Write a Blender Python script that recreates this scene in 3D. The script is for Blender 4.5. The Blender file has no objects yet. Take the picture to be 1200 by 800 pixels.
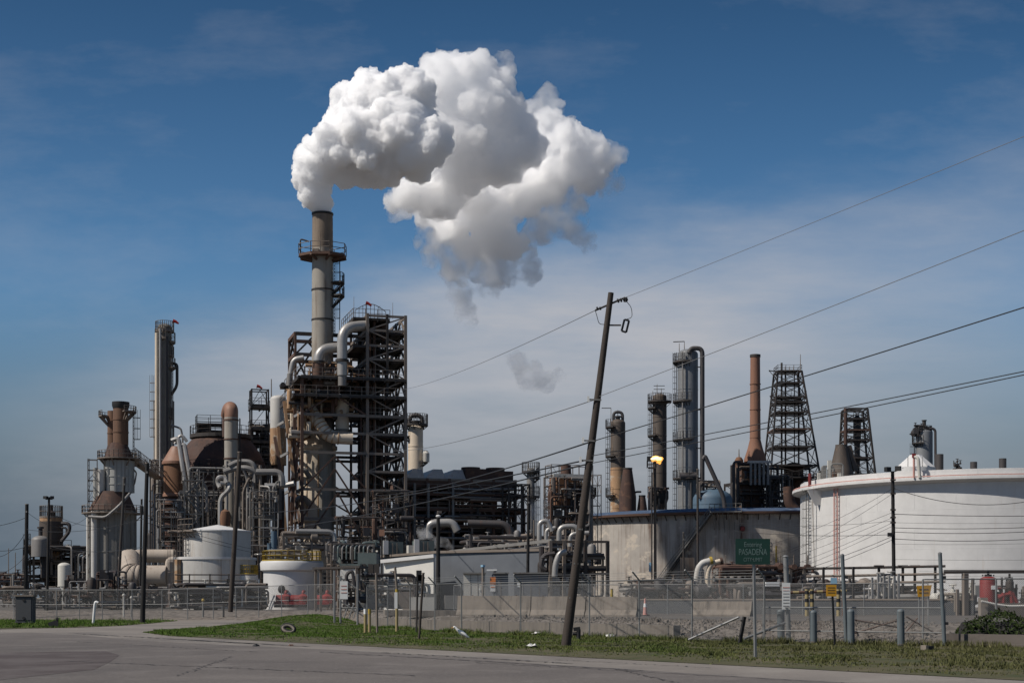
import bpy, bmesh, math, random
import numpy as np
from mathutils import Vector, Matrix, noise

random.seed(7)
SC = bpy.context.scene
COL = SC.collection
F, HZ, CAMZ = 1800.0, 702.0, 1.65      # focal length and horizon in photo pixels, camera height in metres
PAD = 0.7                              # the plant yard stands this much above the road


def X(px, Y): return (px - 600.0) * Y / F
def Z(py, Y): return CAMZ + (HZ - py) * Y / F
def W(d, Y): return d * Y / F
def P(px, py, Y): return Vector((X(px, Y), Y, Z(py, Y)))
def V(*a): return Vector(a)


# ------------------------------------------------------------------ objects
ORIGIN = {}


def tag(o, label=None, cat=None, group=None, kind=None):
    if label: o['label'] = label
    if cat: o['category'] = cat
    if group: o['group'] = group
    if kind: o['kind'] = kind
    return o


def thing(name, label, cat, loc, group=None, kind=None):
    o = bpy.data.objects.new(name, None)
    o.empty_display_size = 0.3
    COL.objects.link(o)
    o.location = Vector(loc)
    ORIGIN[o] = Vector(loc)
    return tag(o, label, cat, group, kind)


def copy_tree(o, parent=None):
    c = o.copy()
    COL.objects.link(c)
    if parent is not None: c.parent = parent
    ORIGIN[c] = ORIGIN.get(o, Vector())
    for ch in [q for q in CHILD.get(o, [])]:
        k = copy_tree(ch, c)
        CHILD.setdefault(c, []).append(k)
    return c


CHILD = {}


class MB:
    """collects shapes in world space; build() links them as one mesh object"""

    def __init__(s):
        s.v, s.f, s.sm = [], [], []

    def add(s, vs, fs, smooth=False):
        b = len(s.v)
        s.v.extend([tuple(p) for p in vs])
        for f in fs:
            s.f.append([i + b for i in f]); s.sm.append(smooth)
        return s

    def box(s, c, d, rz=0.0):
        cx, cy, cz = c
        hx, hy, hz = d[0] / 2, d[1] / 2, d[2] / 2
        ca, sa = math.cos(rz), math.sin(rz)
        vs = []
        for z in (-hz, hz):
            for x, y in ((-hx, -hy), (hx, -hy), (hx, hy), (-hx, hy)):
                vs.append((cx + x * ca - y * sa, cy + x * sa + y * ca, cz + z))
        return s.add(vs, [(3, 2, 1, 0), (4, 5, 6, 7), (0, 1, 5, 4), (1, 2, 6, 5), (2, 3, 7, 6), (3, 0, 4, 7)])

    def bar(s, a, b, w, d=None):
        a, b = Vector(a), Vector(b)
        d = d or w
        t = (b - a)
        if t.length < 1e-6: return s
        t.normalize()
        up = Vector((0, 0, 1)) if abs(t.z) < 0.95 else Vector((0.961, 0.276, 0))
        u = t.cross(up).normalized(); v = u.cross(t).normalized()
        vs = []
        for p in (a, b):
            for i, j in ((-1, -1), (1, -1), (1, 1), (-1, 1)):
                vs.append(p + u * (i * w / 2) + v * (j * d / 2))
        return s.add(vs, [(3, 2, 1, 0), (4, 5, 6, 7), (0, 1, 5, 4), (1, 2, 6, 5), (2, 3, 7, 6), (3, 0, 4, 7)])

    def tube(s, pts, r, n=8, caps=True):
        pts = [Vector(p) for p in pts]
        m = len(pts)
        rs = r if isinstance(r, (list, tuple)) else [r] * m
        tang = []
        for i in range(m):
            if i == 0: t = pts[1] - pts[0]
            elif i == m - 1: t = pts[-1] - pts[-2]
            else: t = (pts[i + 1] - pts[i]).normalized() + (pts[i] - pts[i - 1]).normalized()
            if t.length < 1e-9: t = Vector((0, 0, 1))
            tang.append(t.normalized())
        t0 = tang[0]
        u = t0.orthogonal().normalized()
        vs, fs = [], []
        for i in range(m):
            t = tang[i]
            u = (u - t * u.dot(t))
            u = u.normalized() if u.length > 1e-6 else t.orthogonal().normalized()
            w = t.cross(u)
            for k in range(n):
                a = 2 * math.pi * k / n
                vs.append(pts[i] + (u * math.cos(a) + w * math.sin(a)) * rs[i])
        for i in range(m - 1):
            for k in range(n):
                k2 = (k + 1) % n
                fs.append((i * n + k, i * n + k2, (i + 1) * n + k2, (i + 1) * n + k))
        s.add(vs, fs, n > 5)
        if caps:
            s.add(vs[:n], [tuple(reversed(range(n)))])
            s.add(vs[-n:], [tuple(range(n))])
        return s

    def lathe(s, c, prof, n=32, a0=0.0, a1=2 * math.pi, smooth=True):
        cx, cy, cz = c
        full = abs(a1 - a0 - 2 * math.pi) < 1e-6
        k = n if full else n + 1
        vs, fs = [], []
        for r, z in prof:
            for i in range(k):
                a = a0 + (a1 - a0) * i / n
                vs.append((cx + r * math.cos(a), cy + r * math.sin(a), cz + z))
        for j in range(len(prof) - 1):
            for i in range(n):
                i2 = (i + 1) % k
                fs.append((j * k + i, j * k + i2, (j + 1) * k + i2, (j + 1) * k + i))
        return s.add(vs, fs, smooth)

    def prism(s, poly, z0, z1):
        n = len(poly)
        vs = [(p[0], p[1], z0) for p in poly] + [(p[0], p[1], z1) for p in poly]
        fs = [tuple(reversed(range(n))), tuple(range(n, 2 * n))]
        fs += [(i, (i + 1) % n, n + (i + 1) % n, n + i) for i in range(n)]
        return s.add(vs, fs)

    def ball(s, c, r, n=12, sq=(1, 1, 1)):
        vs, fs = [], []
        m = max(4, n // 2)
        for j in range(m + 1):
            th = math.pi * j / m
            for i in range(n):
                a = 2 * math.pi * i / n
                vs.append((c[0] + r * sq[0] * math.sin(th) * math.cos(a), c[1] + r * sq[1] * math.sin(th) * math.sin(a), c[2] + r * sq[2] * math.cos(th)))
        for j in range(m):
            for i in range(n):
                i2 = (i + 1) % n
                fs.append((j * n + i, (j + 1) * n + i, (j + 1) * n + i2, j * n + i2))
        return s.add(vs, fs, True)

    def sheet(s, poly, z):
        return s.add([(p[0], p[1], z) for p in poly], [tuple(range(len(poly)))])

    def build(s, name, material, parent=None, label=None, cat=None, group=None, kind=None, base=True):
        me = bpy.data.meshes.new(name)
        va = np.array(s.v, dtype=np.float64)
        if parent is not None: o0 = np.array(ORIGIN[parent])
        elif base: o0 = np.array([(va[:, 0].min() + va[:, 0].max()) / 2, (va[:, 1].min() + va[:, 1].max()) / 2, va[:, 2].min()])
        else: o0 = np.zeros(3)
        me.from_pydata((va - o0).tolist(), [], s.f)
        me.validate()
        if any(s.sm):
            if len(me.polygons) == len(s.sm):
                me.polygons.foreach_set('use_smooth', s.sm)
            me.set_sharp_from_angle(angle=math.radians(38))
        me.materials.append(material)
        o = bpy.data.objects.new(name, me)
        COL.objects.link(o)
        if parent is not None:
            o.parent = parent
            CHILD.setdefault(parent, []).append(o)
        else:
            o.location = Vector(o0)
        ORIGIN[o] = Vector(o0)
        return tag(o, label, cat, group, kind)


def bend(pts, r, k=5):
    """round the corners of a pipe route"""
    pts = [Vector(p) for p in pts]
    out = [pts[0]]
    for i in range(1, len(pts) - 1):
        a, b, c = pts[i - 1], pts[i], pts[i + 1]
        d1, d2 = (a - b), (c - b)
        q = min(r, d1.length * 0.49, d2.length * 0.49)
        p1, p2 = b + d1.normalized() * q, b + d2.normalized() * q
        for j in range(k + 1):
            t = j / k
            out.append(p1 * (1 - t) ** 2 + b * 2 * t * (1 - t) + p2 * t * t)
    out.append(pts[-1])
    return out


# ------------------------------------------------------------------ materials
def _nt(name):
    m = bpy.data.materials.new(name)
    m.use_nodes = True
    nt = m.node_tree
    return m, nt, nt.nodes['Principled BSDF']


def node(nt, t, **kw):
    n = nt.nodes.new(t)
    for k, v in kw.items(): setattr(n, k, v)
    return n


def mathn(nt, op, a, b=None, c=None):
    n = node(nt, 'ShaderNodeMath', operation=op)
    for i, q in enumerate((a, b, c)):
        if q is None: continue
        if isinstance(q, (int, float)): n.inputs[i].default_value = q
        else: nt.links.new(q, n.inputs[i])
    return n.outputs[0]


def noise_of(nt, vec, scale=(1, 1, 1), s=1.0, detail=6, rough=0.6):
    mp = node(nt, 'ShaderNodeMapping')
    mp.inputs['Scale'].default_value = scale
    nt.links.new(vec, mp.inputs['Vector'])
    n = node(nt, 'ShaderNodeTexNoise')
    n.inputs['Scale'].default_value = s
    n.inputs['Detail'].default_value = detail
    n.inputs['Roughness'].default_value = rough
    nt.links.new(mp.outputs[0], n.inputs['Vector'])
    return n.outputs[0]


def ramp(nt, fac, lo, hi, clo=0.0, chi=1.0):
    n = node(nt, 'ShaderNodeMapRange')
    n.inputs['From Min'].default_value = lo; n.inputs['From Max'].default_value = hi
    n.inputs['To Min'].default_value = clo; n.inputs['To Max'].default_value = chi
    n.clamp = True
    nt.links.new(fac, n.inputs['Value'])
    return n.outputs[0]


def mixc(nt, fac, a, b, mode='MIX'):
    n = node(nt, 'ShaderNodeMix', data_type='RGBA', blend_type=mode)
    for sock, q in ((n.inputs['Factor'], fac), (n.inputs['A'], a), (n.inputs['B'], b)):
        if isinstance(q, (int, float)): sock.default_value = q
        elif isinstance(q, tuple): sock.default_value = (*q[:3], 1)
        else: nt.links.new(q, sock)
    return n.outputs['Result']


def worn(name, col, stain=None, amt=0.5, streak=True, rough=0.6, metal=0.0, scale=1.0, bump=0.0, patch=None, grime=0.5, spec=0.5):
    """painted or bare steel with blotches, vertical streaks and grime fixed to the surface"""
    m, nt, b = _nt(name)
    geo = node(nt, 'ShaderNodeNewGeometry')
    pos = geo.outputs['Position']
    n1 = noise_of(nt, pos, (1, 1, 1), 0.55 * scale, 8, 0.65)
    c = mixc(nt, ramp(nt, n1, 0.3, 0.7), tuple(v * (1 - 0.22 * grime) for v in col), tuple(min(0.9, v * (1 + 0.16 * grime)) for v in col))
    if stain:
        sc = (1.6, 1.6, 0.09) if streak else (0.7, 0.7, 0.7)
        n2 = noise_of(nt, pos, sc, 1.1 * scale, 7, 0.7)
        n3 = noise_of(nt, pos, (1, 1, 1), 0.28 * scale, 4, 0.6)
        lo = 0.66 - 0.22 * amt
        f = mathn(nt, 'MULTIPLY', ramp(nt, n2, lo, lo + 0.2), ramp(nt, n3, 0.38, 0.6, 0.25, 1.0))
        c = mixc(nt, f, c, stain)
    if patch:
        n4 = noise_of(nt, pos, (1, 1, 1.3), 0.5 * scale, 9, 0.62)
        c = mixc(nt, ramp(nt, n4, 0.56, 0.62), c, patch)
    nt.links.new(c, b.inputs['Base Color'])
    b.inputs['Metallic'].default_value = metal
    b.inputs['Specular IOR Level'].default_value = spec
    nt.links.new(ramp(nt, n1, 0.2, 0.8, max(0.05, rough - 0.12), min(1, rough + 0.15)), b.inputs['Roughness'])
    if bump:
        bp = node(nt, 'ShaderNodeBump')
        bp.inputs['Strength'].default_value = bump
        bp.inputs['Distance'].default_value = 0.05
        nb = noise_of(nt, pos, (1, 1, 1), 3 * scale, 8, 0.65)
        nt.links.new(nb, bp.inputs['Height'])
        nt.links.new(bp.outputs[0], b.inputs['Normal'])
    return m


def plain(name, col, rough=0.6, metal=0.0):
    return worn(name, col, None, 0, False, rough, metal, 2.0, 0, None, 0.35)


M = {}
RUST = (0.10, 0.045, 0.025)
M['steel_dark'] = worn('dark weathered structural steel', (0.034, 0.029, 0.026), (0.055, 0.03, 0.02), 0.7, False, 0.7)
M['steel_grey'] = worn('grey galvanised structural steel', (0.17, 0.165, 0.155), (0.09, 0.055, 0.04), 0.5, True, 0.6)
M['steel_mid'] = worn('weathered mid grey steel', (0.185, 0.152, 0.125), (0.10, 0.06, 0.04), 0.6, True, 0.65)
M['steel_brown'] = worn('brown rusted steel', (0.10, 0.055, 0.038), (0.05, 0.03, 0.022), 0.7, False, 0.8)
M['beige'] = worn('beige insulated cladding', (0.58, 0.49, 0.38), (0.30, 0.20, 0.12), 0.45, True, 0.7, bump=0.1)
M['duct_beige'] = worn('dusty beige duct cladding', (0.37, 0.315, 0.26), (0.2, 0.14, 0.1), 0.7, True, 0.75, bump=0.1)
M['beige_rust'] = worn('beige paint over orange rust', (0.36, 0.22, 0.12), (0.16, 0.07, 0.035), 0.9, True, 0.75, patch=(0.40, 0.33, 0.25))
M['stack'] = worn('grey concrete coloured stack paint', (0.30, 0.275, 0.235), (0.14, 0.10, 0.07), 0.7, True, 0.7)
M['stack_top'] = worn('sooty brown stack top', (0.20, 0.155, 0.115), (0.07, 0.05, 0.038), 0.9, True, 0.8)
M['chimney_rust'] = worn('dark brown rusted chimney steel', (0.15, 0.082, 0.05), (0.045, 0.03, 0.023), 0.9, True, 0.85)
M['rust'] = worn('dark red brown rust', (0.07, 0.037, 0.027), (0.03, 0.02, 0.017), 0.9, True, 0.85, patch=(0.105, 0.055, 0.036))
M['rust_orange'] = worn('orange rust', (0.175, 0.088, 0.048), (0.10, 0.045, 0.025), 0.8, True, 0.85)
M['copper'] = worn('copper coloured rusted duct', (0.235, 0.122, 0.078), (0.10, 0.05, 0.032), 0.6, True, 0.6)
M['silver'] = worn('silver jacketed pipe', (0.36, 0.345, 0.325), (0.16, 0.12, 0.095), 0.5, True, 0.42, 0.35)
M['pipe_grey'] = worn('grey pipe paint', (0.19, 0.18, 0.17), (0.09, 0.06, 0.045), 0.5, True, 0.55)
M['pipe_dark'] = worn('dark pipe paint', (0.045, 0.04, 0.04), (0.09, 0.045, 0.03), 0.5, True, 0.6)
M['panel_grey'] = worn('pale grey corrugated furnace cladding', (0.30, 0.30, 0.285), (0.12, 0.075, 0.05), 0.6, True, 0.6)
M['panel_dark'] = worn('grey brown furnace cladding', (0.20, 0.19, 0.17), (0.09, 0.06, 0.04), 0.7, True, 0.7)
M['white'] = worn('white tank paint', (0.58, 0.57, 0.555), (0.42, 0.33, 0.24), 0.28, True, 0.55, grime=0.4)
M['white_dirty'] = worn('stained white tank paint', (0.48, 0.465, 0.435), (0.24, 0.17, 0.11), 0.6, True, 0.6)
M['grey_tank'] = worn('peeling grey tank paint', (0.36, 0.33, 0.295), (0.10, 0.06, 0.04), 0.95, True, 0.75, scale=0.55, patch=(0.47, 0.41, 0.34), grime=0.9)
M['blue_roof'] = worn('faded blue roof steel', (0.045, 0.075, 0.13), (0.10, 0.075, 0.055), 0.6, False, 0.7, patch=(0.10, 0.13, 0.18))
M['blue_drum'] = worn('pale blue drum paint', (0.07, 0.115, 0.16), (0.10, 0.06, 0.04), 0.4, True, 0.6)
M['blue_grey'] = worn('blue grey column cladding', (0.165, 0.17, 0.175), (0.08, 0.065, 0.055), 0.5, True, 0.5)
M['col_brown'] = worn('dark brown insulated column', (0.075, 0.058, 0.046), (0.20, 0.13, 0.075), 0.5, True, 0.7)
M['brick'] = worn('reddish brown chimney paint', (0.22, 0.108, 0.068), (0.09, 0.06, 0.04), 0.6, True, 0.8)
M['yellow'] = plain('yellow safety paint', (0.36, 0.25, 0.035), 0.55)
M['yellow_faded'] = plain('faded yellow stripe paint', (0.30, 0.235, 0.11), 0.7)
M['red'] = worn('faded red paint', (0.20, 0.022, 0.02), (0.09, 0.03, 0.025), 0.4, True, 0.55)
M['pink'] = worn('faded pink red pipe paint', (0.50, 0.26, 0.22), (0.55, 0.5, 0.45), 0.5, True, 0.6)
M['wood'] = worn('dark weathered pole timber', (0.043, 0.033, 0.027), (0.085, 0.067, 0.055), 0.7, True, 0.9, scale=5, bump=0.3)
M['wood_black'] = worn('creosoted pole timber', (0.012, 0.011, 0.011), (0.03, 0.025, 0.022), 0.5, True, 0.9, scale=4)
M['galv'] = worn('galvanised fence pipe', (0.24, 0.24, 0.235), (0.13, 0.10, 0.08), 0.4, True, 0.5, 0.4)
M['bollard'] = worn('weathered grey green bollard paint', (0.105, 0.125, 0.135), (0.06, 0.05, 0.04), 0.5, True, 0.6, scale=3)
M['concrete'] = worn('stained concrete', (0.205, 0.175, 0.145), (0.07, 0.06, 0.05), 0.9, True, 0.9, scale=1.6, bump=0.25, grime=1.0)
M['concrete_dark'] = worn('dark damp concrete', (0.12, 0.102, 0.088), (0.06, 0.05, 0.045), 0.6, False, 0.9, scale=1.5, bump=0.3)
M['wall_grey'] = worn('blue grey metal wall panels', (0.115, 0.125, 0.14), (0.07, 0.07, 0.07), 0.3, True, 0.55)
M['wall_dark'] = worn('dark slate wall paint', (0.05, 0.054, 0.06), (0.10, 0.09, 0.08), 0.5, True, 0.7)
M['wall_white'] = worn('off white metal wall panels', (0.62, 0.60, 0.55), (0.36, 0.32, 0.27), 0.25, True, 0.6)
M['cabinet'] = worn('pale beige cabinet paint', (0.50, 0.48, 0.43), (0.28, 0.24, 0.2), 0.3, True, 0.6)
M['hvac'] = worn('green grey air conditioner paint', (0.10, 0.125, 0.12), (0.06, 0.06, 0.055), 0.4, True, 0.5)
M['black'] = plain('black paint', (0.012, 0.012, 0.013), 0.6)
M['wire_grey'] = plain('weathered aluminium cable', (0.16, 0.16, 0.165), 0.5)
M['wire'] = plain('black cable', (0.02, 0.02, 0.022), 0.6)
M['sign_green'] = plain('green sign sheeting', (0.004, 0.033, 0.022), 0.45)
M['sign_white'] = plain('dull white sign paint', (0.70, 0.70, 0.68), 0.5)
M['sign_letter'] = plain('faded sign lettering', (0.11, 0.17, 0.155), 0.5)
M['sign_yellow'] = plain('amber warning sign', (0.50, 0.25, 0.012), 0.5)
M['sign_orange'] = plain('orange warning sign', (0.60, 0.17, 0.03), 0.5)
M['sign_blue'] = plain('light blue placard', (0.25, 0.42, 0.55), 0.5)
M['rubber'] = plain('black rubber', (0.015, 0.015, 0.015), 0.8)
M['feather'] = plain('white feathers', (0.8, 0.79, 0.76), 0.8)
M['beak'] = plain('yellow orange beak', (0.5, 0.27, 0.03), 0.5)
M['litter'] = plain('white plastic litter', (0.7, 0.68, 0.66), 0.7)
M['flag'] = plain('red windsock cloth', (0.45, 0.03, 0.02), 0.8)
M['glass'] = plain('lamp glass', (0.5, 0.5, 0.5), 0.15)


def emis(name, col, st):
    m, nt, b = _nt(name)
    b.inputs['Base Color'].default_value = (*col, 1)
    b.inputs['Emission Color'].default_value = (*col, 1)
    b.inputs['Emission Strength'].default_value = st
    return m


M['flame'] = emis('gas flame', (1.0, 0.45, 0.09), 1.3)
M['flame_core'] = emis('hot gas flame core', (1.0, 0.74, 0.34), 2.0)

# chain link: the wire diamonds are cut by the material's alpha in the fence's own plane
m, nt, b = _nt('chain link wire')
uv = node(nt, 'ShaderNodeUVMap')
sep = node(nt, 'ShaderNodeSeparateXYZ')
nt.links.new(uv.outputs[0], sep.inputs[0])
aa = mathn(nt, 'ADD', sep.outputs[0], sep.outputs[1]); bb = mathn(nt, 'SUBTRACT', sep.outputs[0], sep.outputs[1])
lines = []
for q in (aa, bb):
    fr = mathn(nt, 'FRACT', mathn(nt, 'MULTIPLY', q, 1 / 0.075))
    lines.append(mathn(nt, 'LESS_THAN', fr, 0.11))
nt.links.new(mathn(nt, 'MAXIMUM', lines[0], lines[1]), b.inputs['Alpha'])
b.inputs['Base Color'].default_value = (0.20, 0.20, 0.197, 1)
b.inputs['Metallic'].default_value = 0.3
b.inputs['Roughness'].default_value = 0.55
M['chain'] = m
# ------------------------------------------------------------------ camera, sky, sun
cam = bpy.data.cameras.new('camera')
cam.sensor_width = 36.0
cam.lens = F / 1200 * 36
cam.shift_y = (HZ - 400) / 1200
cam.clip_end = 20000
camo = bpy.data.objects.new('camera', cam)
COL.objects.link(camo)
camo.location = (0, 0, CAMZ)
camo.rotation_euler = (math.radians(90), 0, 0)
SC.camera = camo

SUN_EL, SUN_AZ = math.radians(48), math.radians(-112)     # azimuth clockwise from +Y: high on the left
sdir = Vector((math.sin(SUN_AZ) * math.cos(SUN_EL), math.cos(SUN_AZ) * math.cos(SUN_EL), math.sin(SUN_EL)))
sl = bpy.data.lights.new('sun', 'SUN')
sl.energy = 4.5
sl.angle = math.radians(0.5)
sl.color = (1.0, 0.935, 0.85)
so = bpy.data.objects.new('sun', sl)
COL.objects.link(so)
so.rotation_euler = sdir.to_track_quat('Z', 'Y').to_euler()
so.location = sdir * 300

w = bpy.data.worlds.new('World')
SC.world = w
w.use_nodes = True
nt = w.node_tree
bg = nt.nodes['Background']
sky = node(nt, 'ShaderNodeTexSky', sky_type='NISHITA')
sky.sun_disc = False
sky.sun_elevation = SUN_EL
sky.sun_rotation = SUN_AZ
sky.altitude = 0
sky.air_density = 1.0
sky.dust_density = 0.4
sky.ozone_density = 3.0
tc = node(nt, 'ShaderNodeTexCoord')
sp = node(nt, 'ShaderNodeSeparateXYZ')
nt.links.new(tc.outputs['Generated'], sp.inputs[0])
dx, dy, dz = sp.outputs
# direction on the dome: az = x / y (towards +Y), el = z / y
ay = mathn(nt, 'MAXIMUM', mathn(nt, 'ABSOLUTE', dy), 0.15)
az = mathn(nt, 'DIVIDE', dx, ay)
el = mathn(nt, 'DIVIDE', dz, ay)
hs = node(nt, 'ShaderNodeHueSaturation')
hs.inputs['Saturation'].default_value = 1.28
hs.inputs['Value'].default_value = 0.78
nt.links.new(sky.outputs[0], hs.inputs['Color'])
cmb = node(nt, 'ShaderNodeCombineXYZ')
nt.links.new(az, cmb.inputs[0]); nt.links.new(el, cmb.inputs[1])
# high veil of cirrostratus: everything under a slanting, ragged edge
rag = noise_of(nt, cmb.outputs[0], (3.2, 9.0, 1), 1.0, 7, 0.6)
rag2 = noise_of(nt, cmb.outputs[0], (5.0, 26.0, 1), 1.3, 8, 0.6)
edge = mathn(nt, 'ADD', mathn(nt, 'MULTIPLY', az, 0.20), 0.225)
edge = mathn(nt, 'ADD', edge, mathn(nt, 'MULTIPLY', mathn(nt, 'SUBTRACT', rag, 0.5), 0.13))
below = mathn(nt, 'SUBTRACT', edge, el)
veil = ramp(nt, below, -0.03, 0.06)
veil.node.interpolation_type = 'SMOOTHSTEP'
body = ramp(nt, rag2, 0.28, 0.68, 0.55, 1.0)
low = ramp(nt, el, 0.0, 0.16, 0.15, 1.0)                 # the veil thins towards the horizon
left = mathn(nt, 'MULTIPLY', ramp(nt, az, -0.36, -0.16, 0.1, 1.0), ramp(nt, az, 0.12, 0.36, 1.0, 0.15))
vf = mathn(nt, 'MULTIPLY', mathn(nt, 'MULTIPLY', veil, body), mathn(nt, 'MULTIPLY', low, left))
# a few thin high streaks in the blue
st1 = noise_of(nt, cmb.outputs[0], (4.0, 11.0, 1), 1.0, 9, 0.62)
streak = ramp(nt, st1, 0.50, 0.80, 0.0, 0.22)
vf = mathn(nt, 'MINIMUM', mathn(nt, 'ADD', mathn(nt, 'MULTIPLY', vf, 0.95), streak), 0.95)
VEIL = (7.2, 7.25, 7.7)
lift = ramp(nt, el, 0.20, 0.40, 1.62, 1.0)
lit = node(nt, 'ShaderNodeVectorMath', operation='SCALE')
nt.links.new(hs.outputs[0], lit.inputs[0]); nt.links.new(lift, lit.inputs['Scale'])
haze_f = ramp(nt, el, 0.04, 0.24, 0.97, 0.0)
haze_f.node.interpolation_type = 'SMOOTHSTEP'
base = mixc(nt, haze_f, lit.outputs[0], mixc(nt, ramp(nt, az, -0.36, 0.05), (1.3, 1.9, 2.6), (2.3, 2.75, 3.3)))
colr = mixc(nt, vf, base, VEIL)
nt.links.new(colr, bg.inputs['Color'])
bg.inputs['Strength'].default_value = 0.065

vs = SC.view_settings
SC.display_settings.display_device = 'sRGB'
vs.view_transform = 'Standard'
vs.look = 'None'
vs.exposure = 0.0
vs.gamma = 1.0
vs.use_curve_mapping = False
SC.render.engine = 'CYCLES'
cy = SC.cycles
cy.use_denoising = True
cy.max_bounces = 64
cy.diffuse_bounces = 4
cy.glossy_bounces = 3
cy.transparent_max_bounces = 40
cy.volume_bounces = 64
cy.volume_step_rate = 1.0
cy.sample_clamp_indirect = 8
# ------------------------------------------------------------------ steam
def ico(sub):
    bm = bmesh.new()
    bmesh.ops.create_icosphere(bm, subdivisions=sub, radius=1.0)
    v = np.array([q.co[:] for q in bm.verts]); f = np.array([[p.index for p in q.verts] for q in bm.faces])
    bm.free()
    return v, f


ICO1, ICO2 = ico(1), ico(2)


def billow_mesh(blobs, seed, child=(16, 0.42), grand=(7, 0.36), voxel=0.3, amp=0.0, asc=1.0, smooth=1, fine=None):
    """cauliflower hull: big balls, smaller balls on them, still smaller on those, merged into one skin"""
    rng = np.random.default_rng(seed)
    Vs, Fs, off = [], [], 0

    def put(c, r, tpl):
        nonlocal off
        Vs.append(tpl[0] * r + c); Fs.append(tpl[1] + off); off += len(tpl[0])
    def dirs(n):
        d = rng.normal(size=(n, 3)); return d / np.linalg.norm(d, axis=1)[:, None]
    for c, r in blobs:
        c = np.array(c)
        put(c, r, ICO2)
        for d in dirs(child[0]):
            r1 = r * child[1] * rng.uniform(0.7, 1.2)
            c1 = c + d * (r * 0.98 - r1 * 0.35) * np.array([1, 1, 1])
            put(c1, r1, ICO2)
            for e in dirs(grand[0]):
                if e @ d < -0.2: continue
                r2 = r1 * grand[1] * rng.uniform(0.7, 1.3)
                put(c1 + e * (r1 * 1.0 - r2 * 0.3), r2, ICO1)
    v = np.concatenate(Vs); f = np.concatenate(Fs)
    me = bpy.data.meshes.new('steam_src')
    me.vertices.add(len(v)); me.vertices.foreach_set('co', v.ravel())
    me.loops.add(f.size); me.loops.foreach_set('vertex_index', f.ravel().astype(np.int32))
    me.polygons.add(len(f)); me.polygons.foreach_set('loop_start', np.arange(0, f.size, 3, dtype=np.int32))
    me.update(); me.validate()
    ob = bpy.data.objects.new('steam_src', me)
    COL.objects.link(ob)
    md = ob.modifiers.new('skin', 'REMESH'); md.mode = 'VOXEL'; md.voxel_size = voxel; md.adaptivity = 0.0
    sm = ob.modifiers.new('soft', 'SMOOTH'); sm.factor = 0.5; sm.iterations = smooth
    if amp:
        tx = bpy.data.textures.new('steam_noise', 'CLOUDS'); tx.noise_scale = asc; tx.noise_depth = 4
        dp = ob.modifiers.new('curl', 'DISPLACE'); dp.texture = tx; dp.texture_coords = 'GLOBAL'; dp.strength = amp; dp.mid_level = 0.5
    if fine:
        tx = bpy.data.textures.new('steam_fine', 'CLOUDS'); tx.noise_scale = fine[1]; tx.noise_depth = 2
        dp = ob.modifiers.new('fine', 'DISPLACE'); dp.texture = tx; dp.texture_coords = 'GLOBAL'; dp.strength = fine[0]; dp.mid_level = 0.5
    dg = bpy.context.evaluated_depsgraph_get()
    out = bpy.data.meshes.new_from_object(ob.evaluated_get(dg))
    bpy.data.objects.remove(ob); bpy.data.meshes.remove(me)
    out.polygons.foreach_set('use_smooth', [True] * len(out.polygons))
    return out


def steam_mat(name, dens, aniso=0.2, noisy=None, span=(0.42, 0.62), col=(0.999, 0.999, 0.9995)):
    m = bpy.data.materials.new(name); m.use_nodes = True
    nt = m.node_tree
    nt.nodes.remove(nt.nodes['Principled BSDF'])
    pv = node(nt, 'ShaderNodeVolumePrincipled')
    pv.inputs['Color'].default_value = (*col, 1)
    pv.inputs['Density'].default_value = dens
    pv.inputs['Anisotropy'].default_value = aniso
    if noisy:
        geo = node(nt, 'ShaderNodeNewGeometry')
        n = noise_of(nt, geo.outputs['Position'], (1, 1, 1), noisy, 5, 0.6)
        nt.links.new(ramp(nt, n, span[0], span[1], 0.0, dens), pv.inputs['Density'])
    nt.links.new(pv.outputs[0], nt.nodes['Material Output'].inputs['Volume'])
    return m


def steam_part(me, name, mat, root, label=None):
    me.name = name
    me.transform(Matrix.Translation(-ORIGIN[root]))
    me.materials.clear(); me.materials.append(mat)
    o = bpy.data.objects.new(name, me); COL.objects.link(o)
    o.parent = root
    CHILD.setdefault(root, []).append(o); ORIGIN[o] = ORIGIN[root]
    if label: o['label'] = label
    return o


def B(lst, Y, add=0.0):
    return [(tuple(P(x, y, Y + dy + add)), W(r, Y + dy + add)) for x, y, r, dy in lst]


YS = 201.0
pl = thing('steam_plume', 'huge white billowing steam plume blowing right from the tall main stack', 'steam plume', P(377, 250, YS))
near = [(377, 247, 10, 0), (374, 238, 14, 0), (368, 225, 18, -0.5), (364, 208, 19, -1), (374, 192, 26, -1), (391, 174, 30, -1.5), (404, 208, 14, 0), (425, 198, 20, 0),
        (396, 150, 19, -1), (417, 152, 32, -2), (410, 120, 22, -1), (438, 168, 34, -2), (446, 122, 34, -1), (432, 103, 20, 0), (470, 150, 40, -2), (478, 112, 30, -1), (487, 178, 30, -3), (506, 162, 24, -3),
        (455, 192, 24, -1), (440, 208, 14, 0)]
steam_part(billow_mesh(B(near, YS), 3, (30, 0.34), (12, 0.34), 0.14, 0.55, 0.7, 1, (.34, .26)), 'billow', steam_mat('dense steam', 3.4, 0.2), pl, 'dense bright head of the plume above the stack')
mid = [(520, 105, 34, 4), (512, 82, 20, 4), (545, 92, 28, 4), (562, 76, 17, 5), (580, 100, 22, 6), (556, 130, 40, 5), (535, 165, 42, 5), (590, 150, 34, 7), (582, 186, 32, 7), (545, 192, 32, 7),
       (610, 172, 28, 8)]
steam_part(billow_mesh(B(mid, YS, 8), 5, (30, 0.34), (12, 0.34), 0.17, 0.9, 1.1, 1, (.5, .35)), 'billow', steam_mat('loose steam', 1.15, 0.3), pl, 'grey shaded middle billow of the plume')
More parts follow.
